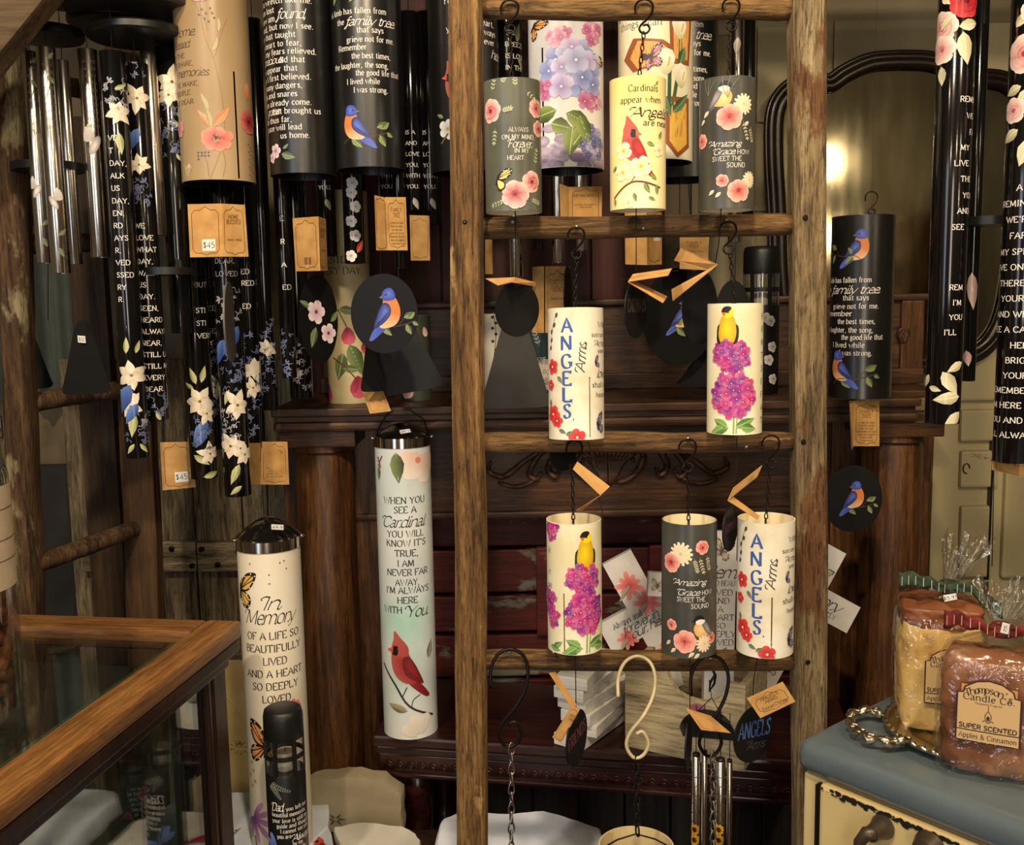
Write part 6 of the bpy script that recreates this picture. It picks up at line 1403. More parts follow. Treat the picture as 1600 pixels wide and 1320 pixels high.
cardinal(p, k.x(632, 1020), 1024, 52, 1, .05, red=C(158, 34, 40)); leaf(p, k.x(637, 1092), 1092, 34, 13, 3.4, C(92, 90, 50), C(186, 180, 140))
for L, a, x, y in ((32, -1.9, 655, 1130), (28, -2.6, 652, 1132), (34, -1.2, 658, 1130)): petal(p, 'flower_print', k.x(x, y), y, L, 16, a, C(214, 206, 190), C(244, 232, 220))
leaf(p, k.x(668, 1015), 1015, 30, 12, -1.3, C(110, 110, 90), C(170, 160, 140)); k.done()
B().sweep([local(k.t, W(x, y, Y)) for x, y, Y in ((586, 690, 1.85), (592, 668, 1.80), (604, 648, 1.77), (616, 640, 1.76), (640, 640, 1.77), (662, 655, 1.80), (672, 686, 1.85))], .0016, 8).obj('bail_handle', M_BLACK, k.t)
# cylinders standing on the mantel
def stand(label, cxt, yt, cxb, w_, Y, mat, z=SH + .0005, cat='lantern', name='standing_cylinder', inside=None):
    return Cyl(name, label, cat, cxt, yt, cxb, yz(cxb, z, Y), w_, Y, mat, inside, None, 'printed cylinders standing on the mantel')
k = stand('cream cylinder with fuchsia flowers on the mantel reading BESIDE US EVERY DAY', 540, 300, 547, 70, 2.02, plain('aged_cream_print', (198, 182, 140), .45)); p = k.p
k.txt('BESIDE US', 500, 580, 410, 10, BK, 'serif'); k.txt('EVERY DAY.', 503, 566, 427, 10.5, BK, 'serif')
for x, y, s_ in ((542, 522, 14), (557, 602, 18), (512, 612, 16), (568, 540, 10)): petal(p, 'flower_print', k.x(x, y - s_), y - s_, s_ * 2, s_ * 1.5, 1.5, C(140, 30, 60), C(206, 90, 110)); petal(p, 'flower_print', k.x(x, y - s_), y - s_, s_ * 1.6, s_ * .7, 1.9, C(120, 20, 50), C(180, 50, 80))
for x, y, L, a in ((545, 535, 52, 1.2), (535, 548, 44, 1.8), (530, 480, 28, .2), (556, 480, 24, -.4), (535, 572, 26, .1)): leaf(p, k.x(x, y), y, L, L * .5, a, C(52, 72, 34), C(120, 140, 80))
stem(p, [(k.x(520, 555), 555), (k.x(538, 570), 570), (k.x(555, 590), 590)], 2, C(110, 40, 40)); stem(p, [(k.x(528, 480), 480), (k.x(542, 510), 510)], 1.8, C(90, 60, 40)); k.done()
k = stand('short dark green cylinder with pink roses on the mantel by the left rail', 649, 493, 651, 46, 2.04, plain('dark_green_print', (58, 62, 50), .45)); p = k.p
rose(p, k.x(635, 610), 606, 15, C(110, 30, 40), C(206, 140, 140), C(236, 196, 186)); rose(p, k.x(655, 600), 600, 8, C(110, 30, 40), C(206, 130, 136), C(230, 190, 180)); petal(p, 'flower_print', k.x(662, 512), 510, 16, 9, 1.3, C(200, 150, 150), C(230, 200, 190)); k.done()
k = stand('white cylinder with black berry twig on the mantel behind the black disc', 775, 490, 776, 40, 2.06, plain('white_print', (226, 220, 206), .5)); p = k.p
for i, y in enumerate((495, 504, 512, 521, 532, 545)): p.dot('berry_print', -5 + (i % 2) * 5, y, 2.6, INK, 7)
stem(p, [(-3, 490), (0, 520), (-4, 560)], 1, INK); k.done()
k = stand('small teal cylinder on the mantel left of the ANGELS cylinder', 842, 492, 843, 32, 2.06, plain('teal_print', (52, 76, 82), .5)); p = k.p
sprig(p, 0, 540, 24, -1.9, 4, 7, C(150, 160, 160), C(220, 220, 214)); p.text('HOPE', -8, 562, 5, WHT); k.done()
t = thing('iron_scroll_stand', 'small dark iron stand with curled feet on the mantel', 'stand', W(812, yz(812, SH + .001, 2.0), 2.0))
for s_ in (-1, 1):
    B().sweep([(s_ * (.02 + i * .0045), 0, .012 + .006 * math.sin(i * 1.3) + .0005 * i) for i in range(11)], .002, 6).obj('scroll', M_BLKMET, t); B().sweep([(s_ * (.05 + .009 * math.cos(a * .7)), -.004, .011 + .009 * math.sin(a * .7)) for a in range(10)], .0018, 6).obj('curl', M_BLKMET, t)
B().lathe([(.03, 0), (.032, .006), (.026, .012), (.0001, .012)], 24).obj('base', M_BLKMET, t)
t = thing('white_plaque', 'small white wooden plaque with script leaning behind the ANGELS cylinder', 'plaque', W(850, yz(850, SH, 2.02), 2.02))
c = [(842, 560, 2.04), (868, 562, 2.04), (868, 622, 2.02), (838, 610, 2.02)]; card(t, c, [('our', 30, 30, 12, 'serif'), ('hearts', 32, 50, 16, 'script')], False, None, 'plaque_board', (60, 70), plain('white_plaque_paint', (176, 168, 156), .6), INK)

# ------------------------------------------------------------------ candle lanterns
M_LGLASS = glassy('lantern_glass', (235, 235, 235), .03, .12); M_MATTB = plain('matt_black_lantern', (20, 20, 20), .42)
def lantern(label, cx, yt, z, w_, Y, art):
    yb = yz(cx, z + .0005, Y); lean = (cx - 800) * -.00006
    a, b_ = W(cx, yt, Y), W(cx, yb, Y); R = w_ / 2 * mpp(a); H = a.z - b_.z; rp = w_ / 2
    t = thing('candle_lantern', label, 'lantern', (b_.x, Y, b_.z), face_cam((b_.x, Y)), 'black candle lanterns with windows')
    hc = .045 * R / .03; hw = .052 * R / .03; zb = H - hc - hw
    B().lathe([(.0001, .0), (R * .96, .0), (R, .003), (R, zb - .003), (R * .97, zb), (.0001, zb)], 48).obj('body', M_MATTB, t, auto=35)
    B().lathe([(R * .98, H - hc), (R, H - hc + .002), (R * .99, H - .012), (R * .93, H - .003), (R * .8, H), (.0001, H + .001)], 48).obj('cap', M_MATTB, t, auto=50)
    for i in range(6):
        a_ = 2 * pi * (i + .5) / 6
        B().box((0, 0, 0), (R * .2, .003, hw + .004), T(R * .95 * math.sin(a_), -R * .95 * math.cos(a_), zb + hw / 2, rz=a_)).obj('window_bar', M_MATTB, t)
    B().lathe([(R * .93, zb + hw * .42), (R * .985, zb + hw * .42), (R * .985, zb + hw * .56), (R * .93, zb + hw * .56), (R * .93, zb + hw * .42)], 36, None, False).obj('window_ring', M_MATTB, t, auto=35)
    B().lathe([(R * .90, zb), (R * .90, zb + hw)], 36, None, False).obj('glass', M_LGLASS, t)
    B().lathe([(.0001, zb), (R * .45, zb), (R * .45, zb + hw * .5), (R * .3, zb + hw * .52), (.0001, zb + hw * .5)], 24).obj('candle', plain('candle_wax', (206, 196, 176), .5), t, auto=40)
    B().sweep([(0, 0, zb + hw * .5), (.001, 0, zb + hw * .62)], .0008, 6).obj('wick', M_CORD, t)
    p = Print(lambda u, v, o: ((R + o) * math.sin(u / rp), -(R + o) * math.cos(u / rp), max(.002, min(zb - .002, (yb - v) / (yb - yt) * H))), split=max(2.5, rp * .1))
    art(p, rp); p.build(t); return t
def art_dad(p, r):
    ax = lambda x: r * math.asin(max(-1, min(1, (x - 455) / r)))
    p.text('Dad,', ax(432), 1250, 12, WHT, 'script', x1=ax(450), weight=1.4)
    for s_, a, b_, y in (('you left me', 453, 483, 1250), ('beautiful memories,', 432, 482, 1259), ('your love is still my', 432, 484, 1268), ('guide and though', 438, 484, 1276), ('I cannot see you', 443, 484, 1284), ('you are', 438, 459, 1292), ('by my', 461, 476, 1305), ('side.', 470, 481, 1313)): p.text(s_, ax(a), y, 6, WHT, 'serif', x1=ax(b_), weight=1.2)
    p.text('Always', ax(460), 1298, 10, WHT, 'script', x1=ax(485), weight=1.3)
    for a, L in ((.35, 34), (.95, 28)):
        for i in range(9):
            u = i / 9 * L; x, y = -24 + u * math.cos(a), 1210 + u * math.sin(a)
            for s_ in (-1, 1): leaf(p, x, y, 8 * (1 - i / 11), 2.4, a + s_ * 1.0, C(90, 94, 84), C(150, 152, 140), 'fern_print', False)
    for a, L in ((-2.0, 30), (-2.5, 26), (.5, 28), (.1, 30)): petal(p, 'dragonfly_print', -18, 1312, L, 9, a, C(40, 60, 130), C(130, 150, 220))
    p.stroke('dragonfly_print', [(-14, 1305), (-22, 1335)], 2.4, C(60, 110, 130))
lantern('black candle lantern with white verse beginning Dad, beside the ivory cylinder', 455, 1104, STZ, 62, 1.50, art_dad)
def art_white(p, r):
    for x, y in ((20, 1205), (24, 1240), (18, 1275), (24, 1300), (10, 1220)): flower(p, x, y, 9, 5, C(190, 180, 180), C(238, 232, 230), C(150, 130, 110), .85)
    for s_, y in (('I', 1212), ('loved', 1258), ('forever', 1270), ('Is', 1292)): p.text(s_, 4, y, 8, WHT, 'script')
lantern('black candle lantern with white blossoms behind the display case post', 309, 1100, STZ, 58, 1.62, art_white)
def art_red(p, r):
    for x, y, s_ in ((-4, 1195, 14), (-2, 1290, 15), (2, 1275, 8), (-14, 1175, 7), (-16, 1263, 8), (10, 1230, 10)): rose(p, x, y, s_, C(140, 16, 40), C(206, 40, 70), C(240, 110, 130), seed=y)
    p.text('Mom', -10, 1222, 11, WHT, 'script', weight=1.4)
    for i, s_ in enumerate(('in heaven', 'you were', 'away, in', 'heart', 'al')): p.text(s_, -14 + i * 2, 1230 + i * 8, 5.5, WHT, 'serif', weight=1.2)
lantern('black candle lantern with red flowers seen through the case glass', 216, 1138, STZ, 52, 1.76, art_red)
def art_bl(p, r):
    for x, y in ((8, 495), (20, 540), (14, 560), (22, 590), (16, 500)): flower(p, x, y, 9, 5, C(180, 176, 170), C(226, 222, 214), C(150, 130, 110), .85)
lantern('black candle lantern with white flowers on the mantel beside the right rail', 1187, 385, SH, 56, 2.06, art_bl)

# ------------------------------------------------------------------ stones
M_STONE = mottled('pale_blue_stone', [(.3, (196, 206, 226)), (.6, (222, 228, 240)), (.8, (238, 236, 232))], 9, .85, bump=.4)
M_STONEB = mottled('beige_stone', [(.3, (140, 128, 102)), (.7, (170, 158, 132))], 9, .85, bump=.4)
M_STONEW = mottled('white_stone', [(.3, (196, 190, 176)), (.7, (226, 222, 212))], 9, .85, bump=.4)
def stone(label, pts, th, mat, seed=1):
    """slab whose face runs through the given world points; rough rim and a slightly uneven face"""
    P_ = [Vector(p) for p in pts]; c = sum(P_, Vector()) / len(P_)
    nrm = Vector()
    for i in range(len(P_)): nrm += (P_[i] - c).cross(P_[(i + 1) % len(P_)] - c)
    nrm.normalize()
    if nrm.dot(CAM - c) < 0: nrm = -nrm
    up = Vector((0, 0, 1)); ax = nrm.cross(up) if abs(nrm.z) < .95 else Vector((1, 0, 0)); ax = -ax.normalized() if ax.x < 0 else ax.normalized(); ay = nrm.cross(ax)
    D = []
    for i in range(len(P_)):
        a, b_ = P_[i], P_[(i + 1) % len(P_)]; n = max(1, int((b_ - a).length / .012))
        for j in range(n):
            q = a.lerp(b_, j / n); q = q + (q - c).normalized() * noise.noise(q * 40 + Vector((seed, 0, 0))) * .005; D.append(q)
    V = []; n = len(D); rings = [(1, -th), (1.0, -.006), (.965, 0), (.75, .001), (.5, .0015), (.25, .001)]
    for s_, o in rings:
        for q in D:
            w_ = c + (q - c) * s_; V.append(w_ + nrm * (o + noise.noise(w_ * 25 + Vector((0, seed, 0))) * .0025 * (1 if s_ < 1 else 2)))
    V.append(c + nrm * .001); F_ = [list(range(n))[::-1]]
    for r in range(len(rings) - 1):
        for i in range(n): j = (i + 1) % n; F_.append((r * n + i, r * n + j, (r + 1) * n + j, (r + 1) * n + i))
    r = (len(rings) - 1) * n
    for i in range(n): F_.append((r + i, r + (i + 1) % n, len(V) - 1))
    o = B().add([v - c for v in V], F_, True).obj('engraved_stone', mat, None, label, 'stone', 'engraved stones on the low bench', auto=50); o.location = c
    return o, c, ax, ay, nrm
def on_stone(s_, fn_c, px, py, h, style='script', col=None, rot=0):
    o, c, ax, ay, nrm = s_
    d = ray(px, py); q = CAM + d * ((c - CAM).dot(nrm) / d.dot(nrm)); k = mpp(q); off0 = q - c
    up = ay if ay.z > 0 or ay.y > 0 else -ay
    p = Print(lambda u, v, off: tuple(off0 + ax * u * k - up * v * k + nrm * (off + .004)))
    return p
s1 = stone('pale blue engraved stone lying flat under the ivory cylinder and Dad lantern', [(-.425, 1.79, STZ), (-.36, 1.79, STZ), (-.345, 1.70, STZ), (-.297, 1.56, STZ), (-.297, 1.46, STZ), (-.37, 1.43, STZ), (-.43, 1.45, STZ), (-.43, 1.6, STZ)], .055, M_STONE, 2)
s0 = stone('pale blue engraved stone lying flat behind the display case', [(-.44, 1.61, STZ), (-.44, 1.82, STZ), (-.55, 1.835, STZ), (-.66, 1.81, STZ), (-.71, 1.72, STZ), (-.70, 1.62, STZ), (-.6, 1.608, STZ)], .055, M_STONE, 6)
p = on_stone(s0, None, 168, 1318, 14); p.text('Addy', 0, 0, 15, INK, 'script'); p.build(s0[0]); p = on_stone(s0, None, 338, 1306, 14); p.text('3rd', 0, 0, 16, C(110, 84, 50), 'script'); p.build(s0[0])
s2 = stone('beige engraved stone standing upright behind the Dad lantern', [W(x, y, 1.775) for x, y in ((478, 1226), (500, 1217), (560, 1213), (600, 1219), (628, 1241), (630, 1298), (478, 1300))], .04, M_STONEB, 3)
p = on_stone(s2, None, 525, 1278, 14)
for i in range(6): a = i * pi / 3; p.stroke('flower_print', [(12 * math.cos(a - .3) * .4, 6 * math.sin(a - .3) * .4), (16 * math.cos(a), 9 * math.sin(a)), (12 * math.cos(a + .3) * .4, 6 * math.sin(a + .3) * .4)], 1, INK)
p.text('A', -42, 4, 10, INK); p.build(s2[0])
s3 = stone('white engraved stone lying low, right of the Dad lantern', [W(*q) for q in ((520, 1290, 1.70), (565, 1282, 1.72), (628, 1290, 1.71), (652, 1300, 1.69), (658, 1325, 1.64), (655, 1380, 1.56), (640, 1420, 1.52), (542, 1420, 1.52), (536, 1350, 1.62))], .022, M_STONEW, 4)
p = on_stone(s1, None, 503, 1318, 14); cardinal(p, 0, 12, 26, 1, 0, red=C(206, 30, 40)); p.build(s1[0])
s4 = stone('large pale blue stone tilted behind the left ladder rail', [W(*q) for q in ((682, 1300, 1.62), (690, 1277, 1.67), (716, 1266, 1.70), (768, 1269, 1.70), (800, 1270, 1.70), (850, 1265, 1.71), (885, 1274, 1.69), (938, 1294, 1.65), (948, 1320, 1.60), (950, 1370, 1.53), (930, 1415, 1.48), (690, 1415, 1.48), (680, 1340, 1.56))], .032, M_STONE, 5)

# ------------------------------------------------------------------ embossed tin panel
p0, p1 = W(300, 1020, 1.94), W(462, 1020, 1.94); zt = p0.z
t = thing('tin_panel', 'beige embossed tin panel with flower scrolls behind the ivory cylinder', 'panel', ((p0.x + p1.x) / 2, 1.94, 0)); hw_ = (p1.x - p0.x) / 2
M_TIN = mottled('aged_tin_paint', [(.3, (150, 124, 76)), (.7, (190, 164, 112))], 7, .45, bump=.1)
B().box((0, .004, zt / 2), (hw_ * 2, .008, zt)).obj('sheet', M_TIN, t); B().box((0, -.003, zt + .004), (hw_ * 2 + .01, .022, .012), bev=.003).obj('top_strip', M_BARNX, t)
for fx, fz in ((.02 - hw_, zt - .08), (.085 - hw_, zt - .20), (.03 - hw_, zt - .30), (.12 - hw_, zt - .09)):
    cv = B()
    for i in range(9):
        a = i * 2 * pi / 9; cv.sweep([(fx + .018 * r_ * math.cos(a + d_), -.0005, fz + .018 * r_ * math.sin(a + d_)) for r_, d_ in ((.25, 0), (.7, -.16), (1, 0), (.7, .16), (.25, 0))], .0012, 5)
    cv.obj('embossed_flower', M_TIN, t)
    B().sweep([(fx + .02 + .012 * i, -.0005, fz + .012 * math.sin(i * .8) - .012 * i) for i in range(7)], .0012, 5).obj('embossed_stem', M_TIN, t)

# ------------------------------------------------------------------ things on the side table
M_WBLK = wood('whitewashed_block', (186, 182, 174), (224, 221, 214), (240, 238, 232), 'X', 14, .7, .4)
q = random.Random(3); base = G(866, 1172, TZ)
for i in range(6):
    a = -.62 + (0, .12, .02, -.04, .05, .2)[i] ; L = .17
    off = Vector(((0, .016, .012, .010, -.002, -.008)[i], (0, .006, .0, .004, .0, .0)[i], 0))
    z = TZ + .0125 + i * .0232 + .0003
    c = Vector((base.x + .075, base.y + .075, z)) + off
    t = B().box((0, 0, 0), (.062, L, .0225), bev=.0015).obj('white_wood_block', M_WBLK, None, ('bottom', 'second lowest', 'third lowest', 'fourth lowest', 'second highest', 'top')[i] + ' whitewashed wooden block of the stack on the side table', 'block', 'stacked whitewashed wooden blocks')
    t.location = c; t.rotation_euler = (0, 0, a)
    if i == 5:
        pr = Print(lambda u, v, o: (u * .001, -.02 + v * .001, .0115 + o)); sprig(pr, -10, -10, 34, .5, 5, 9, C(70, 50, 40), C(90, 66, 50)); pr.build(t)
M_CRATE = wood('weathered_crate', (116, 100, 74), (182, 166, 132), (206, 192, 160), 'X', 16, .85, .6, patch=(140, 112, 76), patch_at=.58, crack=.5)
fl, fr_ = G(977, 1166, TZ), G(1163, 1206, TZ); d = fr_ - fl; ang_c = math.atan2(d.y, d.x); Lc = d.length
t = thing('wooden_crate', 'weathered grey wooden tool crate with a scooped front on the side table', 'crate', (fl.x, fl.y, TZ + .0005), ang_c)
Hc = .155
sc = [(0, 0), (Lc, 0), (Lc, Hc)] + smooth_pts([(Lc * .86, Hc), (Lc * .80, Hc - .028), (Lc * .66, Hc - .042), (Lc * .46, Hc - .034), (Lc * .36, Hc)], 4) + [(0, Hc)]
B().prism(sc, .014).obj('front_board', M_CRATE, t, auto=40); B().box((Lc / 2, .143, Hc / 2), (Lc, .014, Hc), bev=.002).obj('back_board', M_CRATE, t)
for x in (.007, Lc - .007): B().box((x, .075, Hc / 2), (.014, .122, Hc), bev=.002).obj('side_board', M_CRATE, t)
B().box((Lc / 2, .075, .007), (Lc - .028, .122, .012)).obj('base_board', M_CRATE, t)
p = Print(lambda u, v, o: (u * .001, -o, v * .001)); p.fan('stain_mark', [(Lc * 1000 * .62 + 14 * math.cos(a) * (1 + .2 * math.sin(3 * a)), Hc * 1000 - 58 + 12 * math.sin(a)) for a in [i * .45 for i in range(14)]], C(140, 100, 96), C(150, 50, 96)); p.build(t)
# crosses
M_CROSS = plain('cross_white', (212, 208, 204), .55); M_CROSSE = plain('cross_grey_edge', (120, 118, 116), .6)
def cross(label, cx, cy, tilt, up, down, arm, wd, Y, art, lean=-.12):
    c = W(cx, cy, Y); s_ = mpp(c); t = thing('memory_cross', label, 'cross', c, 0, 'white printed wooden crosses', rot=(lean, tilt, 0))
    w2 = wd / 2 * s_; U, D, A_ = up * s_, down * s_, arm * s_
    pts = [(-w2, -D), (w2, -D), (w2, -w2), (A_, -w2), (A_, w2), (w2, w2), (w2, U), (-w2, U), (-w2, w2), (-A_, w2), (-A_, -w2), (-w2, -w2)]
    B().prism(pts, .022).obj('cross_body', M_CROSS, t)
    p = Print(lambda u, v, o: (u * s_, -o, -v * s_)); art(p); p.build(t, None, .03); return t
def art_fl(p):
    for x, y, r in ((-4, -56, 24), (8, -20, 24), (-46, 16, 18), (50, 16, 18), (2, 60, 20)):
        for i in range(9): petal(p, 'flower_print', x, y, r * (1 if i % 2 else .8), r * .34, i * .7, C(196, 60, 70), C(238, 150, 140))
        leaf(p, x, y, r * 1.3, 7, 2.6, C(110, 120, 100), C(170, 170, 150))
    p.text('Always and', -58, -6, 9, INK, 'serif', rot=0, x1=-8); p.text('forever in', -48, 8, 13, INK, 'script', x1=14); p.text('our hearts', -40, 20, 13, INK, 'script', x1=40)
cross('white cross with pink flowers reading Always and forever in our hearts', 1014, 962, -.49, 104, 120, 78, 50, 1.86, art_fl)
def art_mem(p):
    p.text('In Memory', -58, 3, 19, INK, 'script', x1=56); p.text('OF A LIFE SO BEAUTIFULLY', -56, 15, 8, INK, 'serif', x1=56)
    for i, s_ in enumerate(('LIVED', 'AND', 'A', 'HEART', 'SO', 'DEEPLY', 'LOVED')): p.text(s_, 0, 30 + i * 13, 9, INK, 'serif', anchor='c')
    monarch(p, 0, -40, 17, .3, C(196, 190, 180), C(90, 80, 76), two=True); monarch(p, 2, 128, 13, -.3, C(196, 190, 180), C(90, 80, 76), two=True)
cross('white memory cross standing upright between the two right cylinders', 1127, 900, .04, 70, 200, 62, 46, 1.77, art_mem)
cross('white memory cross tilted to the right behind the right rail', 1262, 930, .52, 86, 190, 84, 46, 1.81, art_mem)
c = W(1026, 912, 1.80); t = B().box((0, 0, 0), (.034, .02, .044), bev=.001).obj('butterfly_block', M_CROSS, None, 'small white block with a grey butterfly beside the flowered cross', 'block'); t.location = c; t.rotation_euler = (-.1, .08, 0)
p = Print(lambda u, v, o: (u * .001, -.01 - o, -v * .001)); monarch(p, 0, 2, 12, .1, C(196, 190, 180), C(90, 80, 76), two=True); p.build(t)

# ------------------------------------------------------------------ big hooks and chains at the bottom
M_CHAIN = plain('steel_chain', (150, 140, 130), .25, .9); M_CREAMH = plain('cream_hook_paint', (196, 178, 140), .35)
def bighook(label, x, y, yl, xl, mat, ch, y1, sx=2.15, Ye=LY - .03):
    p = W(x, y, LY - .02); t = thing('hanging_hook', label, 'hook', p, 0, 'large S hooks with chains on the bottom rung')
    P_ = [local(t, W(x + u * sx, y + v * (yl - y) / 51., LY - .018 + (Ye - LY + .018) * max(0, min(1, v / 30)))) for u, v in smooth_pts(HOOKP, 5)]
    B().sweep(P_, .0025, 10).obj('hook', mat, t); chain(t, xl, yl - 4, xl, y1, Ye, .0150, ch, .0013, .0085); return t
bighook('large black S hook with a steel chain beside the left rail', 797, 1017, 1166, 799, M_BLKMET, M_CHAIN, 1420)
t = bighook('large cream S hook on the bottom rung carrying a cream bucket', 996, 1028, 1183, 996, M_CREAMH, M_BLKMET, 1304, 2.15, 1.278)
bighook('large black S hook with a steel chain in front of the sunflower chime', 1110, 1027, 1180, 1114, M_BLKMET, M_CHAIN, 1420)
c = W(994, 1322, 1.278); r_ = 59 * mpp(c)
t = thing('cream_bucket', 'cream metal bucket hanging from the cream hook, rim just in view', 'bucket', (c.x, c.y, c.z - .16))
B().lathe([(.0001, 0), (r_ * .78, 0), (r_ * .98, .155), (r_ * 1.0, .157), (r_ * 1.0, .161), (r_ * .96, .161), (r_ * .76, .006), (.0001, .006)], 48).obj('pail', plain('cream_bucket_paint', (206, 186, 142), .4), t, auto=40)
B().sweep([(-r_, 0, .155), (-r_ * .5, 0, .17), (0, 0, .178), (r_ * .5, 0, .17), (r_, 0, .155)], .0012, 6).obj('bail', M_BLKMET, t)
# sunflower chime
p = W(1106, 1120, 1.46); t = thing('tube_chime', 'small silver chime with sunflowers under a black half-round top', 'wind chime', p, 0, GT)
B().prism([(.045 * math.cos(pi * i / 16) * .92, .045 * math.sin(pi * i / 16) * .75) for i in range(17)], .03, T(0, -.015, -.028, ry=.12)).obj('top_block', M_BLACK, t, auto=30)
cord(t, [(1108, 1062), (1112, 1090), (1078, 1122)], 1.46); cord(t, [(1112, 1090), (1140, 1140)], 1.46); B().sweep([local(t, W(x, y, 1.46)) for x, y in ((1106, 1028), (1118, 1056), (1116, 1068), (1108, 1080), (1110, 1066), (1118, 1052))], .002, 8).obj('loop', M_BLKMET, t)
for xt, yt, wd in ((1088, 1180, 13), (1126, 1188, 15), (1101, 1176, 9), (1140, 1190, 9)):
    k = Tube(t, xt, yt, xt - 2, 1400, wd, 1.44 if wd > 10 else 1.48, M_SILV)
    if wd > 10:
        for yy in (1292, 1308):
            for i in range(10): petal(k.p, 'sunflower_print', -2, yy, 9, 4, i * .63, C(190, 120, 20), C(240, 190, 60))
            k.p.dot('sunflower_print', -2, yy, 4, C(60, 36, 20))
        for i in range(6): k.p.stroke('band_pattern', [(-8, 1210 + i * 14), (8, 1212 + i * 14)], 1, C(90, 86, 80))
    k.fin()
    B().lathe([(.0001, 0), (wd * .45 * mpp(W(xt, yt, 1.45)), 0), (wd * .45 * mpp(W(xt, yt, 1.45)), .004), (.0001, .004)], 16, Matrix.Translation(local(t, W(xt, yt, 1.44 if wd > 10 else 1.48)))).obj('tube_cap', M_BLACK, t)
# ------------------------------------------------------------------ display case at the left
C1 = G(378, 968, 1.0); CA = math.radians(-8.5)
M_OAKG = wood('golden_oak', (84, 54, 26), (140, 94, 48), (174, 124, 70), 'Y', 24, .34, .35, spec=.6, crack=.5)
M_OAKGX = wood('golden_oak_cross', (84, 54, 26), (132, 88, 46), (166, 118, 68), 'X', 24, .34, .35, spec=.6, crack=.5)
M_CASED = wood('case_dark_wood', (20, 12, 9), (44, 26, 18), (62, 38, 26), 'Z', 18, .35, .2)
M_GLASS = glassy('case_glass', (225, 238, 230), .03, .11); M_GEDGE = plain('glass_edge_green', (92, 106, 82), .12)
cs = thing('display_case', 'oak framed glass display case at the lower left', 'display case', (C1.x, C1.y, 0), CA)
CW, CD, FW = .62, 1.05, .058
def cbox(name, x0, x1, y0, y1, z0, z1, mat, bev=.004): return B().box(((x0 + x1) / 2, (y0 + y1) / 2, (z0 + z1) / 2), (x1 - x0, y1 - y0, z1 - z0), bev=bev).obj(name, mat, cs)
cbox('top_rail', -FW, 0, -CD, 0, .972, 1.0, M_OAKG, .008); cbox('top_rail', -CW, -CW + FW, -CD, 0, .972, 1.0, M_OAKG, .008)
cbox('top_rail', -CW + FW, -FW, -FW, 0, .972, .9995, M_OAKGX, .008); cbox('top_rail', -CW + FW, -FW, -CD, -CD + FW, .972, .9995, M_OAKGX, .008)
cbox('edge_moulding', -.012, -.002, -CD + .01, -.01, .952, .972, M_CASED, .003); cbox('edge_moulding', -CW + .01, -.012, -.022, -.012, .952, .972, M_CASED, .003); cbox('edge_moulding', -.03, -.016, -CD + .02, -.02, .93, .952, M_CASED, .003)
for x in (-.022 - .045, -CW + .022):
    for y in (-.022 - .045, -CD + .022):
        cbox('post', x, x + .045, y, y + .045, 0, .952, M_CASED, .003)
cbox('post_bead', -.030, -.020, -.090, -.078, .5, .945, M_CASED, .003)
cbox('top_glass', -CW + FW - .01, -FW + .01, -CD + FW, -FW + .01, .9835, .9885, M_GLASS, 0)
cbox('top_glass_edge', -FW - .026, -FW, -CD + FW, -FW, .978, .9832, M_GEDGE, 0)
cbox('side_glass', -.034, -.030, -CD + .06, -.066, .52, .93, M_GLASS, 0); cbox('back_glass', -CW + .06, -.066, -.040, -.036, .52, .93, M_GLASS, 0)
cbox('lower_rail', -.062, -.020, -CD + .03, -.06, .44, .50, M_CASED); cbox('lower_rail', -CW + .03, -.06, -.060, -.020, .44, .50, M_CASED)
cbox('case_floor', -CW + .03, -.03, -CD + .03, -.03, .45, .47, M_CASED, 0); cbox('side_glass', -CW + .032, -CW + .036, -CD + .06, -.06, .52, .93, M_GLASS, 0)
# inside the case: pale boards leaning
for i, (x, y, h) in enumerate(((-.24, -.36, .36), (-.36, -.40, .34))):
    bm = B().box((0, 0, h / 2), (.085, .016, h), bev=.002).obj('pale_board', wood('peeling_white_board', (120, 112, 96), (176, 168, 150), (200, 194, 178), 'Z', 14, .8, .4, patch=(96, 80, 60), patch_at=.62), None, ('wider', 'narrower')[i] + ' pale peeling board standing inside the display case', 'board', 'boards inside the display case')
    bm.location = Matrix.Translation((C1.x, C1.y, 0)) @ Matrix.Rotation(CA, 4, 'Z') @ Vector((x, y, .4705)); bm.rotation_euler = (0, 0, CA + .5)
# jar of candied nuts on the case
jc = Vector((-.698, 1.17, 1.0005)); JR = .085
t = thing('glass_jar', 'tall clear glass jar with paper label at the left edge on the display case', 'jar', jc)
B().lathe([(.0001, .0), (JR * .9, .0), (JR, .012), (JR, .30), (JR * .93, .325), (JR * .93, .34), (JR * .90, .34), (JR * .90, .322), (JR * .97, .298), (JR * .97, .014), (.0001, .008)], 64).obj('jar_glass', glassy('jar_glass', (240, 240, 236), .02, .08), t)
B().lathe([(JR * .96, .341), (JR * .98, .345), (JR * .98, .37), (JR * .6, .39), (.0001, .39)], 48).obj('jar_lid', M_LID, t, auto=40)
V = []; n = 24
for z in (.165, .29):
    for i in range(n + 1): a = -1.2 + 3.25 * i / n; V.append(((JR + .0008) * math.sin(a), -(JR + .0008) * math.cos(a), z))
lb = B().add(V, [(i, i + 1, n + 2 + i, n + 1 + i) for i in range(n)], True).obj('paper_label', plain('jar_label_paper', (206, 186, 160), .7), t)
p = Print(lambda u, v, o: ((JR + .001 + o) * math.sin(u), -(JR + .001 + o) * math.cos(u), v), .2)
for z in (.20, .225, .262): p.stroke('label_line_print', [(-.9 + i * .15, z) for i in range(20)], .0012, C(120, 80, 70))
p.build(lb)
nb = B(); nv = []
seg, rg = 10, 7
